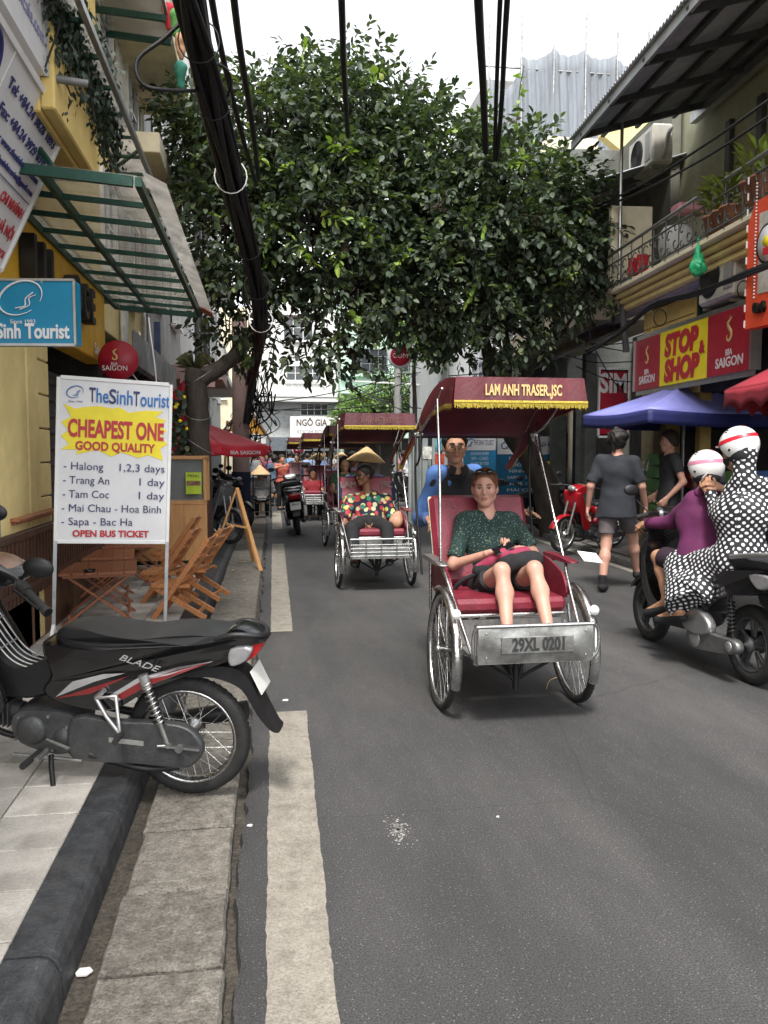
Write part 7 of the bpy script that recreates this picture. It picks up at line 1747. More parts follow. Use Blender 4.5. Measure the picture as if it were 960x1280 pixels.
# ---- umbrellas
def umbrella(label, corners, apexz, drop, m, under, pole_z0=0., group=None, txt=None, scal=0, name='market_umbrella', center=None):
    c = sum((Vector(p) for p in corners), Vector()) / len(corners) if center is None else Vector(center); T = thing(name, label, 'umbrella', (c.x, c.y, pole_z0), 0, group)
    L = [Vector((p[0] - c.x, p[1] - c.y, p[2] - pole_z0)) for p in corners]; A = Vector((0, 0, apexz - pole_z0)); n = len(L)
    for i in range(n):
        a, b_ = L[i], L[(i + 1) % n]
        def f(u, v): e = a.lerp(b_, u); p = A.lerp(e, v); return (p.x, p.y, p.z - .05 * math.sin(u * PI) * v * (1 - v) * 2 - .035 * math.sin(u * PI) * v ** 2 + .03 * v * (v - 1))
        q = MB(); q.grid(f, 10, 8); q.build('canopy_panel', m, T, .006)
        def g(u, v):
            e = a.lerp(b_, u); e.z -= .035 * math.sin(u * PI); sc_ = drop * (1 - (scal * abs(math.sin(u * PI * 5)) if scal else 0)) * v
            return (e.x * (1 + .01 * v), e.y * (1 + .01 * v), e.z - sc_ + .0)
        q = MB(); q.grid(g, 30, 3); vp = q.build('valance', under or m, T, .005)
        q = MB(); q.tube([A - Vector((0, 0, .05)), a - Vector((0, 0, .02))], .01, 6); q.build('rib', steel, T); q = MB(); q.tube([Vector((0, 0, A.z - .45)), A.lerp(a, .5) - Vector((0, 0, .03))], .008, 5); q.build('stretcher', steel, T)
        if txt and (b_ - a).length > .3:
            d_ = (b_ - a).normalized(); nrm = d_.cross(Vector((0, 0, 1))); mid = (a + b_) / 2
            if nrm.dot(mid) < 0: nrm = -nrm; d_ = -d_
            rz_ = math.atan2(d_.y, d_.x)
            rz_ = math.atan2(-nrm.x, nrm.y) + PI
            text(txt, drop * .55, sig_white, T, mid + nrm * .03 - Vector((0, 0, drop * .55 + .03)), (PI / 2, 0, rz_), 'lettering', .001, min(.6, (b_ - a).length * .7))
    q = MB(); q.cyl((0, 0, 0), (0, 0, A.z + .04), .022, n=10); q.build('pole', steel, T); q = MB(); q.ell((0, 0, A.z + .06), (.03, .03, .04), 8, 6); q.build('finial', white_p, T); return T
um_red = mat('red umbrella cloth', (.50, .015, .03), .6, 0, .12, 4, .2, 60); um_red2 = mat('pinkish red awning cloth', (.36, .03, .05), .6, 0, .15, 4, .2, 60); um_blue = mat('sky lightened blue cloth', (.24, .25, .62), .6, 0, .12, 3, .2, 60); um_navy = mat('navy valance', (.02, .025, .12), .6, 0, .1, 4)  # um_blue: blue canopy colour lightened to hold the sky light on its top
cc_ = P(240, 556, 13.2); oct_ = [(cc_.x + 1.25 * math.cos(a), cc_.y + 1.25 * math.sin(a), P(250, 557, 12.8).z) for a in [PI / 8 + k * PI / 4 for k in range(8)]]
umbrella('bright red beer umbrella behind the tree trunk and wooden cabinet', oct_, P(247, 522, 13.2).z, .14, um_red, None, .1, None, 'BIA SAIGON')
cc_ = P(285, 560, 16.5); oct_ = [(cc_.x + .9 * math.cos(a), cc_.y + .9 * math.sin(a), P(285, 558, 16.5).z) for a in [PI / 8 + k * PI / 4 for k in range(8)]]
umbrella('smaller red umbrella farther behind over the parked bikes', oct_, P(285, 540, 16.5).z, .12, um_red, None, .1, None, 'BIA SAIGON')
A_, B_, C_ = G(812, 511, 2.0), G(729, 519, 2.0), G(990, 516, 2.0); D_ = B_ + C_ - A_
umbrella('violet blue market umbrella in front of the STOP shop', [A_, C_, D_, B_], 2.40, .16, um_blue, um_navy, .05)
A_, C_, B_ = G(906, 488, 2.08), G(1060, 446, 2.08), G(985, 502, 2.08); D_ = B_ + C_ - A_
umbrella('pinkish red umbrella cut by the right edge beside the blue one', [A_, C_, D_, B_], 2.42, .18, um_red2, None, .05, None, None, .35)
def folded(label, pts, Y, m):
    a = [P(x, y, Y) for x, y in pts]; o = a[0]; q = MB(); 
    def f(u, v): p = a[0].lerp(a[1], u).lerp(a[3].lerp(a[2], u), v); return (p.x, p.y + .06 * math.sin(u * 9 + v) + .03 * math.sin(u * 21), p.z)
    q.grid(f, 24, 10); o = tag(q.build('folded_umbrella', m, None, .02), label, 'umbrella'); return o
folded('half folded red umbrella cloth hanging between board and tree trunk', [(212, 493), (245, 464), (247, 545), (211, 545)], 12.0, um_red)
# ---- folding tables and chairs
def plank_top(par, w, d, z, n, m, t=.022, name='plank'):
    for i in range(n): MB().box((0, -d / 2 + (i + .5) * d / n, z), (w, d / n - .004, t), .003).build(name, m, par)
def ftable(label, loc, rz, group, w=.72, d=.60, h=.44, m=wood_red):
    T = thing('folding_table', label, 'table', loc, rz, group)
    plank_top(T, w, d, h - .011, 6, m)
    for s in (-1, 1):
        MB().box((s * (w / 2 - .05), 0, h - .034), (.035, d - .06, .022)).build('batten', m, T)
        q = MB(); x = s * (w / 2 - .09)
        MB().bar((x, -d / 2 + .06, h - .04), (x + .0, d / 2 - .02, 0), .022, .045, .003, up=(1, 0, 0)).build('leg', m, T); MB().bar((x - s * .028, d / 2 - .06, h - .04), (x - s * .028, -d / 2 + .02, 0), .022, .045, .003, up=(1, 0, 0)).build('leg', m, T)
    for y, z in ((-d / 2 + .07, .07), (d / 2 - .07, .07)): MB().bar((-w / 2 + .08, y, z), (w / 2 - .08, y, z), .02, .04, .003).build('stretcher', m, T)
    return T
TG = 'folding tables in a row beside the tour board'
t1 = ftable('nearest red brown folding table with an ashtray on it', G(121, 778, .1) + Vector((0, .18, 0)), rad(98), TG)
loc1 = t1.location
for k, (px, py, lb) in enumerate(((126, 751, 'second folding table just behind the one with the ashtray'), (156, 731, 'third folding table in the row, half hidden by the second'), (168, 716, 'farthest folding table of the row beside the wooden cabinet'))): dup(t1, G(px, py, .1) + Vector((0, .1, 0)), rad(98 - k * 2), lb)
at_ = MB(); at_.lathe([(0, 0), (.04, 0), (.05, .022), (.044, .022), (.036, .008), (0, .008)], 16); o = one(at_, 'ashtray', gloss_black, 'black ashtray on the nearest folding table', 'ashtray'); o.location = P(112, 710, 6.9); o.location.z = .54
def fchair(label, loc, rz, group, m=wood_or):
    T = thing('folding_chair', label, 'chair', loc, rz, group)   # sits facing -x
    for k in range(5): MB().box((-.16 + k * .066, 0, .285), (.058, .36, .016), .003).build('slat', m, T)
    for s in (-1, 1):
        MB().bar((-.19, s * .17, .272), (.14, s * .17, .272), .035, .022, .003).build('seat_rail', m, T)
        MB().bar((.30, s * .195, .68), (-.17, s * .195, 0), .045, .02, .003, up=(0, 1, 0)).build('leg', m, T); MB().bar((-.17, s * .165, .27), (.27, s * .165, 0), .045, .02, .003, up=(0, 1, 0)).build('leg', m, T)
    for k in range(4): MB().bar((.265 - k * .062 + .008, -.19, .645 - k * .09), (.265 - k * .062 + .008, .19, .645 - k * .09), .012, .075, .003, up=(.57, 0, .82)).build('back_slat', wood_red if group is None else m, T)
    for a, z in ((-.12, .07), (.2, .045)): MB().bar((a, -.17, z), (a, .17, z), .02, .03, .002).build('stretcher', m, T)
    return T
CGp = 'folding chairs beside the tables'
ch = fchair('orange brown folding chair nearest the camera behind the seat of the motorbike', G(222, 771, .1) + Vector((0, .1, 0)), rad(-8), CGp)
for px, py, rz, lb in ((206, 752, -8, 'second folding chair close behind the nearest one'), (246, 748, -14, 'folding chair nearest the dark kerb, its back leaning to the street'), (214, 722, -6, 'folding chair against the pine cabinet, smallest and farthest')): dup(ch, G(px, py, .1) + Vector((0, .1, 0)), rad(rz), lb)
# table inside cafe with glass
t5 = ftable('dark wooden cafe table behind the brown railing at the left edge', (-1.92, 6.35, .5), 0, None, .62, 1.1, .56); 
q = MB(); q.lathe([(.028, 0), (.036, .11), (.033, .11), (.025, .006), (0, .006)], 16); o = one(q, 'drink_glass', mat('iced coffee glass', (.22, .11, .07), .12, 0, .2, 9, spec=.7), 'glass of brown drink on the cafe table at the left edge', 'glass'); o.location = (-1.80, 6.02, 1.062)
# ---- pine cabinet, easel
pr_ = P(260, 700, 10.6); cbt = thing('cabinet', 'pine display cabinet with glass top and green card beside the tree trunk', 'cabinet', (pr_.x, 10.6, .1)); cz = P(259, 572, 10.6).z - .1; cm = P(259, 628, 10.6).z - .1; CW = 1.15
for k in range(4): MB().box((-CW + (k + .5) * CW / 4, 0, cm / 2 + .02), (CW / 4 - .003, .03, cm - .06), .002).build('board', pine, cbt)
MB().box((-.015, .25, cm / 2), (.03, .5, cm)).build('side_board', mat('dark red side board', (.12, .02, .015), .6), cbt)
for a, b_ in (((-CW, 0, cm), (0, 0, cm)), ((-CW, 0, cz), (0, 0, cz)), ((0 - .02, 0, cm), (0 - .02, 0, cz)), ((-.02, .5, cm), (-.02, .5, cz)), ((-CW, 0, cm), (-CW, 0, cz)), ((-.02, .02, cz), (-.02, .5, cz))): MB().bar(a, b_, .045, .045, .004).build('frame_rail', pine, cbt)
MB().box((-CW / 2, .02, (cz + cm) / 2), (CW - .05, .006, cz - cm - .05)).build('glass_pane', glassy('showcase glass', (.5, .55, .55), .18, .08), cbt)
MB().box((-CW / 2, .5, (cz + cm) / 2), (CW, .02, cz - cm)).build('back_board', dark_in, cbt); MB().box((-CW / 2, .25, .03), (CW, .5, .06)).build('base', iron, cbt); MB().box((-CW / 2, .25, cm), (CW - .06, .46, .02)).build('shelf', pine, cbt)
lime = mat('lime green card', (.42, .55, .03), .5, 0, .15, 8); q = MB(); q.box((0, 0, .0), (.19, .01, .27)); o = one(q, 'menu_card', lime, 'lime green menu card in the glass front of the cabinet', 'card'); o.location = P(242, 604, 10.55); MB().box((0, -.007, 0), (.17, .004, .06)).build('photo_strip', mat('food photo', (.2, .1, .05), .5, 0, .8, 30), o); text('MENU', .05, iron, o, (0, -.007, .09), name='lettering')
ez = thing('easel', 'unpainted wooden A frame easel standing on the kerb slabs', 'easel', G(300, 712, 0)); tp = P(296, 610, 10.9) - ez.location
for px, py, z, w in ((326, 714, 0, .05), (317, 703, 0, .045), (263, 704, .1, .03)): MB().bar(tp, G(px, py, z) - ez.location, w, w * .6, .003).build('leg', pine, ez)
MB().bar(P(283, 655, 10.75) - ez.location, P(310, 660, 10.6) - ez.location, .03, .02).build('crossbar', pine, ez)
q = MB()
for i in range(5): a = G(random.uniform(268, 300), random.uniform(697, 712), .02); q.bar(a, a + Vector((random.uniform(-.15, .15), random.uniform(-.2, .2), .01)), .012, .008)
tag(q.build('wood_offcuts', mat('pale offcut wood', (.55, .45, .3), .7)), 'pale wood offcuts scattered by the easel feet', 'wood scraps', None, 'stuff')
# ---- air conditioners on the right
def aircon(label, par_pt, Y, rz, w=.85):
    T = thing('air_conditioner', label, 'air conditioner', par_pt, rz); MB().box((0, 0, .3), (w, .32, .58), .03).build('casing', mat('cream metal casing', (.50, .48, .42), .5, 0, .1, 5, dirt=.3), T)
    q = MB(); q.ring((-.12, -.165, .3), .22, .012, 'y', 32, 6)
    for k in range(7): q.ring((-.12, -.165, .3), .03 + .027 * k, .003, 'y', 24, 4)
    q.build('grille', iron, T)['kind'] = 'stuff'
    q = MB(); q.lathe([(0, -.158), (.21, -.158)], 24, 'y', (-.12, -.004, .3)); q.build('fan_recess', dark_in, T); MB().box((.3, -.165, .3), (.18, .01, .4)).build('side_vent', grey_w, T)
    for s in (-1, 1): MB().bar((s * w * .38, -.14, -.03), (s * w * .38, .25, -.03), .03).build('bracket', steel, T)
    q = MB(); q.tube(spline([(w / 2, .0, .1), (w / 2 + .14, -.02, .15), (w / 2 + .18, .0, .35), (w / 2 + .05, .1, .5)], 5), .03, 8); q.build('pipe', mat('white hose', (.55, .55, .52), .5), T); return T
def fpt(px, py, off):
    r = ray(px, py); t = (5.3 - off - .0593 * 9) / (r.x - .0593 * r.y); return Vector((r.x * t, r.y * t, HC + r.z * t))
aircon('large white air conditioner under the eave on the upper wall', fpt(812, 218, -.45), 0, RZ, .95); aircon('cream air conditioner beside the green shutter above the sign', fpt(910, 378, .12), 0, RZ, .8)
# ---- things on the balcony
bp_ = lambda px, py, off=.25: fpt(px, py, off)
gb_ = SDF(); a = bp_(873, 312, .52); gb_.cone(a, a + Vector((0, 0, -.20)), .03, .09, .05).cone(a + Vector((0, 0, .02)), a + Vector((0, 0, .14)), .015, .01, .02); o = sdfmesh([gb_.poly(.012, .012, 40, 3)], 'plastic_bag', mat('green plastic bag', (.03, .42, .18), .25, 0, .3, 14, alpha=.9), None); tag(o, 'bright green plastic bag hanging on the balcony ironwork', 'bag')
for px, py, lb in ((792, 331, 'left red gift bag on the balcony corner'), (803, 327, 'right red gift bag on the balcony corner')): q = MB(); q.box((0, 0, .12), (.14, .07, .24), .01); o = one(q, 'gift_bag', mat('red gift bag', (.5, .02, .03), .5), lb, 'bag'); o.location = bp_(px, py + 14, .38)
q = MB(); q.lathe([(0, 0), (.16, 0), (.22, .25), (.22, .42), (.16, .50), (0, .50)], 24); o = one(q, 'water_jar', mat('whitish jar', (.40, .40, .38), .6, 0, .15, 5, dirt=.3), 'whitish bulging jar behind the balcony scrollwork', 'jar'); o.location = bp_(845, 330, .15); o.location.z = 3.84
q = MB(); q.box((0, 0, .06), (.4, .25, .12), .03); o = one(q, 'pink_basin', mat('dull pink plastic', (.42, .18, .2), .5), 'dull pink box resting behind the balcony rail', 'box'); o.location = bp_(862, 268, .1)
sk_ = mat('terracotta pot', (.32, .15, .09), .8, 0, .2, 8); leaf_y = mat('yellow green leaf', (.16, .22, .03), .6, 0, .4, 9)
def potplant(label, loc, h, n, m=leaf_y, pot=True):
    T = thing('potted_plant', label, 'plant', loc)
    if pot: q = MB(); q.lathe([(0, 0), (.08, 0), (.12, .2), (.13, .2), (.13, .22), (.1, .22), (0, .19)], 16); q.build('pot', sk_, T)
    q = MB()
    for i in range(n):
        a = random.uniform(0, 2 * PI); e = random.uniform(.2, 1.2); L = random.uniform(.15, .3) * h / .4; w = .035; z0 = .2 + random.uniform(0, h - .1); x, y = .08 * math.cos(a), .08 * math.sin(a); d = Vector((math.cos(a) * math.cos(e), math.sin(a) * math.cos(e), math.sin(e))); s = Vector((-math.sin(a), math.cos(a), 0)) * w; p = Vector((x, y, z0))
        q.add([p, p + d * L * .5 + s, p + d * L - Vector((0, 0, L * .2)), p + d * L * .5 - s], [(0, 1, 2, 3)])
    q.build('foliage', m, T)['kind'] = 'stuff'; return T
for i, (px, py) in enumerate(((893, 285), (905, 280), (915, 270), (940, 258), (952, 262))):
    o = potplant(['broad leaved plant by the green bag on the balcony', 'low yellow green plant in the middle of the balcony', 'pot plant left of the orange sign on the balcony', 'tall pot plant above the orange sign', 'pot plant at the right edge of the balcony'][i], bp_(px, py, .4), .4, 26); o.location.z = 3.83 if i < 3 else 3.95
# hanging plants along the left balcony
dk_leaf = mat('dark ivy leaf', (.012, .03, .015), .5, 0, .4, 9)
hp_ = thing('balcony_plants', 'dark trailing ivy hanging along the left balcony railing', 'plant', (-1.13, 4.95, 4.12)); q = MB()
for i in range(5200):
    y = random.uniform(0, 1.9); z = random.gauss(.0, .15) - .12 * abs(math.sin(y * 4)); x = random.gauss(0, .05); a = random.uniform(0, 2 * PI); L = random.uniform(.03, .06); p = Vector((x, y, z)); d = Vector((random.gauss(0, .4), random.gauss(0, .5), -1)).normalized() * L; s = Vector((math.cos(a), math.sin(a), .2)) * L * .3
    q.add([p, p + d * .5 + s, p + d, p + d * .5 - s], [(0, 1, 2, 3)])
q.build('foliage', dk_leaf, hp_)['kind'] = 'stuff'; q = MB()
for i in range(9): q.tube(spline([(random.gauss(0, .04), i * .36, .2), (random.gauss(0, .08), i * .36 + .1, -.1), (random.gauss(0, .05), i * .36, -.5)], 4), .006, 4)
q.build('stems', iron, hp_)['kind'] = 'stuff'
# hanging paper lanterns / figures at the upper awning
for i, (px, py, c) in enumerate(((218, 20, (.08, .25, .06)), (226, 50, (.4, .22, .12)), (226, 85, (.02, .14, .10)), (210, 12, (.5, .03, .05)))):
    s = SDF(); a = P(px, py, 10.3); s.cone(a, a + Vector((0, 0, -.2)), .08, .04, .03); o = sdfmesh([s.poly(.02, .01, 20, i)], 'cloth_lantern', cloth('lantern cloth %d' % i, c)); tag(o, ['green cloth lantern at the corner of the upper awning', 'tan cloth lantern hanging below the green one', 'dark teal cloth lantern lowest of the hanging row', 'red cloth tassel beside the green lantern'][i], 'lantern')
# ---- cables
cab = mat('black cable', (.008, .008, .010), .55, 0, .3, 20, .3, 50)
bc = [P(212, -120, 4.9), P(236, -5, 5.7), P(262, 110, 6.6), P(292, 235, 7.8), P(318, 340, 9.2), P(326, 400, 10.3), P(322, 440, 12.5), P(312, 480, 15.4)]
cb_ = thing('cable_bundle', 'thick black bundle of overhead cables descending toward the pole at left', 'cable', bc[0]); pts = spline([p - bc[0] for p in bc], 8); n = len(pts)
for k in range(16):
    a0 = k * 2.4; rr = .105 * math.sqrt((k + .5) / 16); q = MB(); pp = []
    for i, p in enumerate(pts):
        t = i / (n - 1); a = a0 + t * 5 * (1 if k % 2 else -1); kk = 1 - .45 * max(0, t - .3); pp.append(p + Vector((math.cos(a) * rr * kk, 0, math.sin(a) * rr * 1.15 * kk)))
    q.tube(pp, [(.033 if k < 12 else .019) * (1 - .4 * i / (n - 1)) for i in range(n)], 6); q.build('cable', cab, cb_)
for k in range(9):
    t = .12 + k * .1; i = int(t * (n - 1)); q = MB(); c = pts[i]; q.tube([c + Vector((math.cos(a) * .142, 0, math.sin(a) * .15)) for a in [j * PI / 8 for j in range(16)]], .006, 5, False, closed=True); q.build('cable_tie', white_p if k % 3 == 0 else cab, cb_)
def cable(label, pts, r, name='cable', cat='cable', group=None): q = MB(); q.tube(spline(pts, 6), r, 6); return one(q, name, cab, label, cat, group)
cable('cable loop curling out left from the thick bundle', [P(233, 22, 6.0), P(205, 48, 6.0), P(172, 75, 6.0), P(178, 105, 6.0), P(212, 113, 6.1), P(255, 113, 6.6)], .014)
cable('short black loop right of the thick bundle', [P(262, 75, 6.4), P(284, 88, 6.5), P(288, 110, 6.7), P(278, 130, 6.8)], .012)
cable('thin cable just right of the thick bundle', [P(258, -40, 6), P(276, 60, 7), P(300, 160, 8.5), P(320, 230, 10.2)], .026)
cable('second thin cable to the right of the thick bundle', [P(288, -40, 6), P(300, 60, 7), P(316, 160, 8.6), P(323, 225, 10.4)], .028)
cable('single cable hanging in the middle of the sky', [P(425, -60, 6), P(428, 30, 7), P(430, 90, 8), P(435, 170, 10)], .028)
cable('thick left cable of the three over the crown', [P(595, -60, 6), P(600, 40, 7), P(604, 110, 8), P(607, 190, 9.5)], .036)
cable('middle thin cable of the three over the crown', [P(628, -60, 6), P(623, 50, 7), P(620, 130, 8.3), P(618, 200, 9.5)], .020)
cable('right thin cable of the three over the crown', [P(638, -60, 6), P(631, 50, 7), P(627, 130, 8.3), P(621, 200, 9.5)], .024)
cable('upper of two twisted wires crossing the right balcony', [P(720, 270, 12.5), P(800, 232, 10.5), P(880, 182, 8.5), P(985, 108, 6.3)], .014, group=None)
cable('lower of two twisted wires crossing the right balcony', [P(720, 272, 12.5), P(800, 240, 10.5), P(880, 198, 8.5), P(985, 130, 6.3)], .014, group=None)
rb = thing('cable_bundle', 'sagging black cable bundle across the yellow shop wall at right', 'cable', (4.9, 9, 3))
for k in range(9):
    d = [random.uniform(-4, 4) for _ in range(5)]; q = MB(); q.tube(spline([P(735 + d[4], 440 + d[0], 12.3) , P(778, 412 + d[1] * .6, 11.0), P(815, 383 + d[2] * .6, 10.0), P(870, 367 + d[3] * .8, 8.8), P(925, 345 + d[0] * .9, 7.6), P(990, 318 + d[1], 6.4)], 6), random.choice((.008, .012, .018)), 5); q.v = [(v[0] - 4.9, v[1] - 9, v[2] - 3) for v in q.v]; q.build('cable', cab, rb)
for i, (a, b_) in enumerate((((700, 420), (795, 428)), ((700, 442), (790, 452)), ((690, 408), (785, 440)), ((720, 458), (800, 478)), ((560, 470), (720, 445)), ((735, 420), (785, 500)))):
    cable(['thin wire before the dark gap, top one', 'thin wire before the dark gap, middle one', 'slanting wire before the dark gap', 'wire running down to the blue umbrella', 'long thin wire above the front canopy', 'steep wire left of the yellow wall'][i], [P(*a, 13), P((a[0] + b_[0]) / 2, (a[1] + b_[1]) / 2 + 6, 12.3), P(*b_, 11.6)], .009)
for i, (px, py) in enumerate(((825, 397), (930, 362), (775, 404), (728, 421))):
    q = MB(); c = P(px, py, 9.9 - (i == 1) * 1.8 + (i > 1) * 2); rr = (.085, .075, .11, .12)[i]; q.tube([(c.x + rr * math.cos(t), c.y, c.z + rr * 1.2 * math.sin(t)) for t in [j * PI / 10 for j in range(20)]], .007, 5, closed=True); one(q, 'cable_coil', cab, ['coil of spare cable before the yellow wall left of the shutter', 'coil of spare cable in front of the cream air conditioner', 'coil of grey cable on the corner post', 'leftmost coil of cable in the dark gap'][i], 'cable')
q = MB(); q.tube([P(778, 372, 11.5), P(779, 400, 11.5), P(783, 440, 11.5)], .05, 8); one(q, 'drain_pipe', mat('dark drain pipe', (.07, .07, .075), .6), 'dark drain pipe on the corner left of the yellow wall', 'pipe')
q = MB(); q.tube([P(712, 372, 12.5), P(785, 352, 11.2)], .02, 6).tube([P(730, 366, 12.2), P(800, 345, 11)], .015, 6); tag(q.build('awning_pole', alu), 'pale metal rods sticking out at the balcony corner', 'rod', None, 'stuff')
for i, (a, b_, s_) in enumerate((((318, 505), (500, 470), 5), ((322, 515), (510, 478), 8), ((335, 512), (480, 505), 4), ((420, 470), (520, 520), 3), ((460, 495), (560, 512), 5))):
    cable(['far wire above the green canopy, upper', 'far wire above the green canopy, lower', 'far wire level with the white shop sign', 'far wire before the green house', 'far wire near the tangled pole'][i], [P(*a, 30), P((a[0] + b_[0]) / 2, (a[1] + b_[1]) / 2 + s_, 29), P(*b_, 28)], .02)
# ---- poles
pl = thing('utility_pole', 'tangled utility pole on the right before the street end', 'pole', (P(497, 560, 29).x, 29, 0)); q = MB(); q.cyl((0, 0, 0), (0, 0, 5.2), .16, .12, 12); q.build('pole', grey_w, pl)
q = MB()
for i in range(42): a = Vector((random.gauss(0, .35), random.gauss(0, .2), random.uniform(2.6, 4.9))); q.tube(spline([a, a + Vector((random.uniform(-.7, .7), .1, random.uniform(-.4, .4))), Vector((random.gauss(0, .2), 0, random.uniform(2.4, 4.9)))], 5), .014, 4)
q.build('cable_tangle', cab, pl)['kind'] = 'stuff'; MB().bar((-1.6, 0, 4.0), (1.0, 0, 3.9), .05).build('crossarm', white_p, pl)
x0 = P(301, 560, 15.5).x; pl = thing('utility_pole', 'grey utility pole wrapped in cables behind the left tree', 'pole', (x0, 15.6, 0)); q = MB(); q.cyl((0, 0, 0), (0, 0, 4.0), .17, .14, 14); q.build('pole', pink_w, pl); MB().cyl((0, -.02, .2), (0, -.02, 1.15), .178, n=14).build('lower_wrap', blue_cover, pl)
q = MB()
for i in range(46): a = Vector((random.uniform(-.1, .65), random.gauss(-.1, .15), random.uniform(1.6, 3.5))); q.tube(spline([a, a + Vector((random.uniform(-.25, .25), .1, random.uniform(-.6, .3))), Vector((random.uniform(.0, .5), 0, random.uniform(1.5, 3.2)))], 5), random.choice((.008, .014)), 4)
q.build('cable_tangle', cab, pl)['kind'] = 'stuff'
cable('dark cable tail dropping below the thick bundle', [P(327, 400, 16.8), P(326, 430, 16), P(318, 462, 15.6), P(312, 500, 15.4), P(308, 530, 15.4)], .07)
# goods in the STOP shop
for i in range(10):
    c = [(.3, .02, .03), (.1, .25, .06), (.4, .3, .05), (.3, .3, .3), (.05, .1, .3)][i % 5]
    a = fpt(872 + i * 9, 600 + (i % 3) * 14, -.5 - .1 * (i % 2)); q = MB(); q.box((0, 0, 0), (.28, .22, .22), .01); o = one(q, 'carton', mat('carton %d' % (i % 5), c, .6, 0, .3, 9), ['carton', 'packet', 'snack box'][i % 3] + ' stacked in the dim shop behind the scooter riders', 'carton', 'cartons inside the dim shop'); o['label'] = '%s carton, number %s from the left on the dim shop shelf' % (['red', 'green', 'mustard', 'grey', 'blue'][i % 5], ['one', 'two', 'three', 'four', 'five', 'six', 'seven', 'eight', 'nine', 'ten'][i]); o.location = a
q = MB(); s = thing('plastic_stack', 'green crates stacked behind the young man in black tee', 'crate', fpt(826, 645, .1))
for k in range(5): MB().box((0, 0, .08 + k * .17), (.3, .3, .15), .015).build('crate', mat('green crate', (.06, .22, .06), .5), s)
# ================================================================ TREES
def leaf_mat(name, ca, cb, cc):
    m = bpy.data.materials.new(name); m.use_nodes = True; n, l, b = nodes_of(m)
    g = n.new('ShaderNodeNewGeometry'); rp = n.new('ShaderNodeValToRGB'); e = rp.color_ramp.elements; e[0].color = (*ca, 1); e[1].color = (*cb, 1); e[1].position = .8; x = e.new(.97); x.color = (*cc, 1)
    l.new(g.outputs['Random Per Island'], rp.inputs[0]); l.new(rp.outputs[0], b.inputs['Base Color']); b.inputs['Roughness'].default_value = .5; b.inputs['Specular IOR Level'].default_value = .45
    t = n.new('ShaderNodeBsdfTranslucent'); mx = n.new('ShaderNodeMixShader'); mx.inputs[0].default_value = .22; vm = n.new('ShaderNodeVectorMath'); vm.operation = 'MULTIPLY'; vm.inputs[1].default_value = (1.5, 1.7, .6)
    l.new(rp.outputs[0], vm.inputs[0]); l.new(vm.outputs[0], t.inputs[0]); l.new(b.outputs[0], mx.inputs[1]); l.new(t.outputs[0], mx.inputs[2]); l.new(mx.outputs[0], n['Material Output'].inputs[0]); return m
lf_d = leaf_mat('dark glossy leaf', (.024, .038, .024), (.062, .088, .052), (.13, .17, .06)); lf_y = leaf_mat('fresh yellow green leaf', (.14, .24, .04), (.22, .32, .06), (.30, .36, .08)); lf_l = leaf_mat('light green small leaf', (.09, .17, .05), (.18, .28, .08), (.25, .33, .10))  # lf_l: light green leaf colour of the two far trees
bark = mat('dark wet bark', (.045, .036, .028), .85, 0, .4, 9, .8, 30, stretch=(1, 1, .3), dirt=.3)
def leaves_mesh(pos, dirn, up, L, Wd):
    """arrays of leaf frames -> vertices/faces (a folded, pointed leaf of 4 triangles-ish)"""
    n = len(pos); s = np.cross(dirn, up); s /= np.maximum(1e-6, np.linalg.norm(s, axis=1))[:, None]; nn = np.cross(s, dirn)
    L = L[:, None]; Wd = Wd[:, None]
    V = np.stack([pos, pos + dirn * L * .38 + s * Wd * .5 + nn * Wd * .14, pos + dirn * L * .75 + s * Wd * .40 + nn * Wd * .06 - nn * L * .03, pos + dirn * L - nn * L * .12, pos + dirn * L * .75 - s * Wd * .40 + nn * Wd * .06 - nn * L * .03, pos + dirn * L * .38 - s * Wd * .5 + nn * Wd * .14, pos + dirn * L * .45 - nn * L * .01], 1).reshape(-1, 3)
    f = np.array([(0, 1, 6), (1, 2, 6), (2, 3, 6), (3, 4, 6), (4, 5, 6), (5, 0, 6)]); F = (f[None] + 7 * np.arange(n)[:, None, None]).reshape(-1, 3)
    return V, F
def trimesh(name, V, F, m, parent):
    me = bpy.data.meshes.new(name); me.vertices.add(len(V)); me.vertices.foreach_set('co', V.astype(np.float32).ravel()); me.loops.add(F.size); me.loops.foreach_set('vertex_index', F.ravel().astype(np.int32))
    me.polygons.add(len(F)); me.polygons.foreach_set('loop_start', np.arange(0, F.size, 3, dtype=np.int32)); me.polygons.foreach_set('loop_total', np.full(len(F), 3, np.int32)); me.update(calc_edges=True); me.materials.append(m)
    o = bpy.data.objects.new(name, me); C.objects.link(o); o.parent = parent; return o
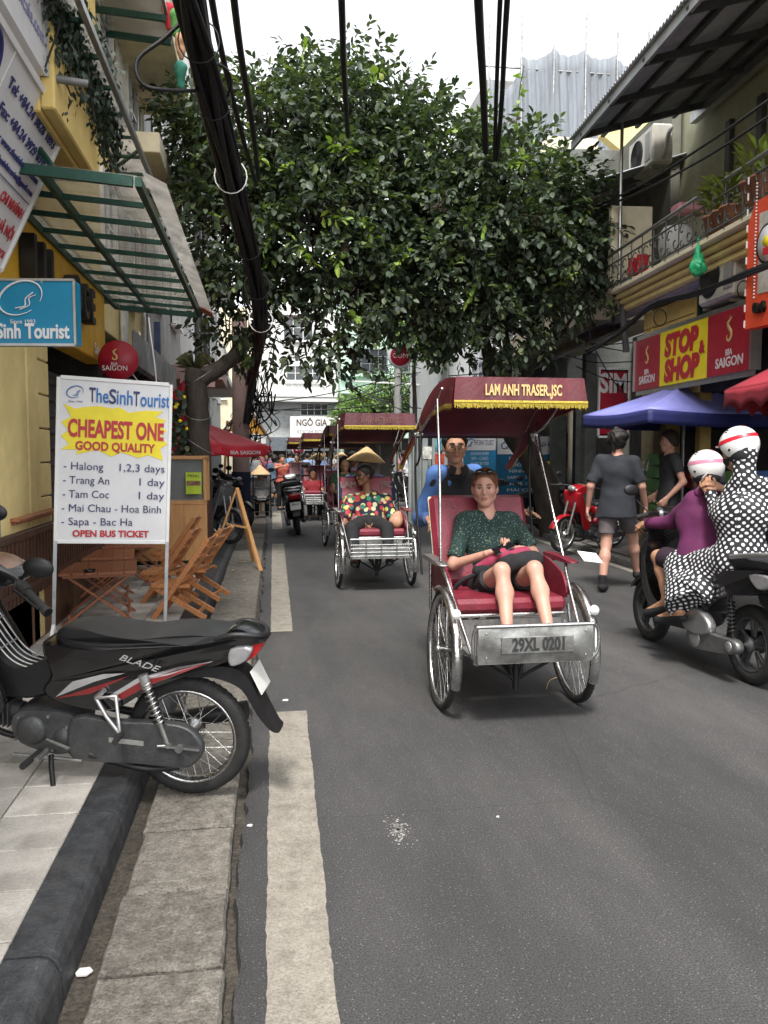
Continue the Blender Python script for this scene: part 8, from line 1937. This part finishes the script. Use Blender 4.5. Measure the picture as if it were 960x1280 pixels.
def sprigs(ells, nsprig, nl, Lm, rng, shell=.5, droop=.35):
    """leafy twigs spread through a set of ellipsoids"""
    vol = np.array([e[1][0] * e[1][1] * e[1][2] * (e[2] if len(e) > 2 else 1) for e in ells]) ** .8; pick = rng.choice(len(ells), nsprig, p=vol / vol.sum())
    c = np.array([tuple(e[0]) for e in ells])[pick]; r = np.array([e[1] for e in ells])[pick]
    d = rng.normal(size=(nsprig, 3)); d /= np.linalg.norm(d, axis=1)[:, None]; rad_ = rng.uniform(shell ** 3, 1.12, nsprig) ** (1 / 3)
    lump = 1 + .13 * np.sin(d[:, 0] * 7 + pick) * np.sin(d[:, 2] * 8 + 2 * pick) + .08 * np.sin(d[:, 1] * 13 + d[:, 2] * 11)
    p = c + d * r * (rad_ * lump)[:, None]
    ax = d * .8 + rng.normal(size=(nsprig, 3)) * .55; ax[:, 2] -= droop; ax /= np.linalg.norm(ax, axis=1)[:, None]
    P_ = []; D_ = []; U_ = []; L_s = []
    side = np.cross(ax, rng.normal(size=(nsprig, 3)) * .5 + np.array([0, 0, 1.])); side /= np.linalg.norm(side, axis=1)[:, None]
    for k in range(nl):
        t = (k + .5) / nl; sg = 1 if k % 2 else -1; pos = p + ax * (t * Lm * nl * .36)[..., None] if False else p + ax * (t * Lm * nl * .34)
        dd = ax * (.45 + .5 * t) + side * sg * (1 - .6 * t) + rng.normal(size=(nsprig, 3)) * .22; dd[:, 2] -= .18; dd /= np.linalg.norm(dd, axis=1)[:, None]
        up = rng.normal(size=(nsprig, 3)) * .45; up[:, 2] += 1; P_.append(pos); D_.append(dd); U_.append(up); L_s.append(Lm * rng.uniform(.65, 1.15, nsprig))
    P_ = np.concatenate(P_); D_ = np.concatenate(D_); U_ = np.concatenate(U_); L_s = np.concatenate(L_s)
    return P_, D_, U_, L_s, p, ax
def limb(q, pts, r0, r1, n=10):
    pts = spline(pts, 6); m = len(pts); pts = [p + Vector((wob(i, 1), wob(i, 2), wob(i, 3))) * .03 for i, p in enumerate(pts)]; q.tube(pts, [r0 + (r1 - r0) * (i / (m - 1)) ** .8 for i in range(m)], n); return q
def Em(px, py, Y, rx, rz, ry=None, dens=1.):
    c = P(px, py, Y); k = Y * 1.03 / FPX; return (c, (rx * k, (ry or (rx + rz) / 2 * k), rz * k), dens)
def tree(label, base, limbs, ells, nspr, Lm, mt, my, seed, nfresh=40, group=None, parts=300, shell=.45, name='tree'):
    T = thing(name, label, 'tree', base, 0, group); b = Vector(base); rng = np.random.default_rng(seed)
    for i, (pts, r0, r1) in enumerate(limbs): q = MB(); limb(q, [Vector(p) - b for p in pts], r0, r1, 12 if i == 0 else 8); q.build('trunk' if i == 0 else 'branch', bark, T)
    P_, D_, U_, L_, p, ax = sprigs(ells, nspr, 8, Lm, rng, shell); bb = np.array(tuple(b))
    keep = np.ones(len(P_), bool)
    # the nearest leaves become parts of their own
    if parts:
        front = np.argsort(np.linalg.norm(P_ - np.array([0, 0, HC]), axis=1))[:parts * 6]; sel = rng.choice(front, parts, replace=False); keep[sel] = False
        base_V, base_F = leaves_mesh(np.zeros((1, 3)), np.array([[0, 1., 0]]), np.array([[0, 0, 1.]]), np.array([1.]), np.array([.52]))
        for j, i in enumerate(sel):
            if j == 0: lo = trimesh('leaf', base_V, base_F, mt, T); me = lo.data
            else: lo = meobj('leaf', me, T)
            y = Vector(D_[i]).normalized(); x = y.cross(Vector(U_[i])).normalized(); z = x.cross(y); M = Matrix((x, y, z)).transposed().to_4x4(); M.translation = Vector(P_[i]) - b; s_ = float(L_[i]); lo.matrix_basis = M @ Matrix.Scale(s_, 4)
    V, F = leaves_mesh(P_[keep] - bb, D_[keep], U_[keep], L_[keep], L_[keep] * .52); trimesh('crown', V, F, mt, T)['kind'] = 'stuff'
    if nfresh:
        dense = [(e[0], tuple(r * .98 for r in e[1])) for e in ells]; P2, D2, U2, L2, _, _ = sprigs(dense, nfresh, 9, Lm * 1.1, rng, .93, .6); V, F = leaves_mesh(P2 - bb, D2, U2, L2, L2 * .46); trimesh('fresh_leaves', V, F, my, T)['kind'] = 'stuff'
    # twigs
    q = MB(); ii = rng.choice(len(p), min(420, len(p)), replace=False); cs = [Vector(e[0]) for e in ells]
    for i in ii:
        a = Vector(p[i]); c = min(cs, key=lambda v: (v - a).length); m_ = a.lerp(c, .5) + Vector((0, 0, -.1)); q.tube([a - b, m_ - b, a.lerp(c, .85) - b], [.006, .012, .02], 4, False)
    q.build('twigs', bark, T)['kind'] = 'stuff'
    return T
bL = P(254, 700, 11.4); bL.z = .1
left_ells = [Em(335, 185, 12.3, 108, 82), Em(435, 155, 12.8, 92, 72), Em(288, 285, 11.6, 62, 72), Em(390, 285, 12.0, 100, 88), Em(250, 180, 12.3, 44, 52, None, .6), Em(300, 365, 11.6, 50, 46, None, .6), Em(448, 360, 11.6, 62, 62, None, .7), Em(400, 98, 13.2, 58, 32, None, .3), Em(380, 425, 11.6, 62, 34, None, .35), Em(222, 150, 12.6, 34, 34, None, .4), Em(440, 440, 11.4, 26, 36, None, .35), Em(285, 420, 12, 40, 24, None, .2)]
tree('street tree with trunk behind the pine cabinet and limb arching right', bL,
     [([bL, P(251, 600, 11.4), P(248, 520, 11.4), P(244, 462, 11.4)], .15, .14), ([P(246, 475, 11.4), P(272, 462, 11.6), P(305, 432, 12.0), P(330, 385, 12.1), P(335, 320, 12.2), P(352, 230, 12.4), P(385, 150, 12.7)], .13, .05), ([P(330, 380, 12.1), P(380, 345, 12.1), P(440, 330, 12)], .07, .03), ([P(334, 330, 12.2), P(290, 270, 12), P(250, 200, 12.2)], .06, .02), ([P(340, 300, 12.2), P(400, 240, 12.5), P(450, 170, 12.8)], .06, .02), ([P(380, 345, 12.1), P(395, 400, 11.8), P(385, 440, 11.6)], .03, .01)],
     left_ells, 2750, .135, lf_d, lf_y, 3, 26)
bR = P(692, 660, 14.2); bR.z = .05
right_ells = [Em(535, 215, 12.5, 96, 74), Em(620, 260, 12.2, 108, 92), Em(560, 335, 12.0, 88, 78), Em(682, 320, 12.0, 80, 70), Em(625, 400, 12.0, 82, 46), Em(500, 290, 12.4, 70, 80), Em(705, 255, 12.2, 45, 50, None, .8), Em(640, 222, 12.6, 40, 36, None, .5), Em(480, 140, 13.2, 56, 38, None, .35), Em(515, 400, 11.9, 40, 34, None, .3), Em(585, 180, 13, 50, 34, None, .35), Em(745, 350, 12, 28, 36, None, .5), Em(470, 410, 11.8, 28, 40, None, .3)]
tree('street tree on the right with trunk leaning left over the tour boards', bR,
     [([bR, P(680, 605, 14.1), P(662, 570, 14.0), P(640, 540, 13.8), P(622, 500, 13.4), P(614, 455, 13.0)], .26, .15), ([P(640, 545, 13.8), P(655, 500, 13.2), P(660, 440, 12.8), P(680, 360, 12.3)], .12, .05), ([P(614, 465, 13), P(600, 400, 12.6), P(570, 300, 12.4), P(540, 220, 12.5)], .11, .03), ([P(630, 520, 13.6), P(634, 455, 13), P(630, 380, 12.5), P(640, 280, 12.2)], .10, .03), ([P(600, 400, 12.6), P(540, 370, 12.2), P(490, 300, 12.3)], .05, .02), ([P(655, 470, 13), P(700, 420, 12.4), P(730, 370, 12.1)], .05, .02)],
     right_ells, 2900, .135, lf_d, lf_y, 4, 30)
# spray of bright leaves standing against the netting, seed heads, epiphyte tuft
def fresh_spray(label, pts, n, seed, L=.14):
    rng = np.random.default_rng(seed); T = thing('leafy_branch', label, 'branch', pts[0]); q = MB(); sp = spline(pts, 5); q.tube([p - pts[0] for p in sp], .008, 5); q.build('stem', bark, T)
    for i in range(n):
        c = sp[int(i / n * (len(sp) - 1))]; d = Vector((rng.normal(), rng.normal() * .6 - .3, rng.normal() * .5 - .25)).normalized(); V, F = leaves_mesh(np.array([tuple(c - pts[0])]), np.array([tuple(d)]), np.array([[0, .2, 1.]]), np.array([L * rng.uniform(.7, 1.2)]), np.array([L * .45])); trimesh('leaf', V, F, lf_y, T)
    return T
fresh_spray('bright yellow green twig rising against the grey netting', [P(640, 190, 12.2), P(646, 150, 12.2), P(650, 110, 12.2), P(655, 82, 12.2)], 20, 1)
fresh_spray('yellow green twig beside the cream gable at the crown edge', [P(655, 200, 12), P(680, 185, 12), P(700, 190, 12), P(722, 215, 12)], 18, 2)
fresh_spray('pale green leaf spray low on the crown at centre right', [P(640, 205, 11), P(652, 200, 11), P(664, 206, 11)], 9, 3, .17)
fresh_spray('pale compound leaf spray in the middle of the left crown', [P(415, 178, 11.3), P(428, 185, 11.2), P(440, 195, 11.1)], 12, 4, .17)
fresh_spray('bright drooping leaf spray in front of the left limb', [P(372, 308, 11), P(385, 318, 11), P(392, 332, 11)], 14, 5, .17)
fresh_spray('bright leaf spray right of the crown gap', [P(445, 268, 11.1), P(462, 290, 11), P(478, 300, 11)], 12, 6, .16)
fresh_spray('light leaf spray at the lower right of the crown', [P(690, 270, 11.3), P(705, 290, 11.2), P(722, 300, 11.2)], 12, 7, .16)
sh_ = thing('epiphyte_tuft', 'grassy tuft growing on top of the left trunk fork', 'plant', P(243, 462, 11.75)); q = MB()
for i in range(90):
    a = random.uniform(0, 2 * PI); r_ = random.uniform(.08, .3); h = random.uniform(-.05, .3); q.add([(0.02 * math.cos(a) - .006, .02 * math.sin(a), 0), (.02 * math.cos(a) + .006, .02 * math.sin(a), 0), (r_ * .6 * math.cos(a), r_ * .6 * math.sin(a), h * .9), (r_ * math.cos(a), r_ * math.sin(a), h * .55)], [(0, 1, 2), (1, 3, 2)])
q.build('blades', mat('dry grass blades', (.10, .10, .04), .8, 0, .5, 20), sh_)['kind'] = 'stuff'
vn = thing('climbing_plant', 'trailing leaves with yellow spots hanging left of the left trunk', 'plant', P(228, 500, 11.5)); rng = np.random.default_rng(9)
Pv = np.stack([rng.normal(0, .10, 170), rng.normal(0, .08, 170), rng.uniform(-.75, .15, 170)], 1); Dv = rng.normal(size=(170, 3)) * .6 + np.array([0, -.3, -.8]); Dv /= np.linalg.norm(Dv, axis=1)[:, None]; V, F = leaves_mesh(Pv, Dv, rng.normal(size=(170, 3)) + np.array([0, -1., .6]), np.full(170, .11), np.full(170, .07)); trimesh('foliage', V, F, lf_d, vn)['kind'] = 'stuff'
for i in range(6): MB().ell((rng.normal() * .1, -.12, rng.uniform(-.5, .1)), (.03, .01, .025), 6, 4).build('yellow_flower', sig_yel, vn)
q = MB()
for z in (1.1, 1.6, 2.05, 2.5): q.tube([(bL.x - .03 + .19 * math.cos(t), bL.y + .19 * math.sin(t), z + .12 * math.sin(t + z * 3)) for t in [j * PI / 9 for j in range(18)]], .0035, 4, False, closed=True)
tag(q.build('trunk_wires', gal), 'thin pale wires tied round the left trunk', 'wire', None, 'stuff')
# small brown seed heads along the crown's outer edge
q = MB(); rng = np.random.default_rng(12)
for k in range(46):
    e = right_ells[rng.integers(len(right_ells))] if k % 2 else left_ells[rng.integers(len(left_ells))]; d = rng.normal(size=3); d[1] = -abs(d[1]) * .4; d[2] = abs(d[2]) * .8; d /= np.linalg.norm(d); c = np.array(tuple(e[0])) + d * np.array(e[1]) * 1.12
    for j in range(14): p_ = c + rng.normal(size=3) * (.09, .09, .07); q.tube([tuple(c), tuple(p_)], .002, 3, False); q.ell(tuple(p_), (.011, .011, .011), 5, 3)
tag(q.build('seed_heads', mat('brown seed head', (.08, .03, .025), .7)), 'small reddish brown seed heads sticking out of the crowns', 'seed heads', None, 'stuff')
# far tree
fb = Vector((P(470, 560, 33).x, 33, 0)); tree('light green small leaved tree before the green house at the street end', fb, [([fb, fb + Vector((.1, 0, 1.5)), fb + Vector((0, 0, 3))], .12, .05)],
     [Em(470, 512, 33, 40, 24), Em(440, 522, 33, 26, 16, None, .6), Em(495, 500, 33, 24, 30), Em(450, 500, 33.5, 20, 16, None, .5)], 900, .16, lf_l, lf_l, 8, 0, None, 0, .2)
fb = Vector((P(525, 560, 24).x, 24.5, 0)); tree('thin street tree far off whose leaves show under the main crown', fb, [([fb, fb + Vector((-.05, 0, 2)), fb + Vector((-.1, 0, 4.6))], .12, .05)],
     [Em(520, 400, 24, 34, 36), Em(545, 430, 24, 20, 20, None, .5)], 420, .15, lf_l, lf_l, 9, 0, None, 0, .2)
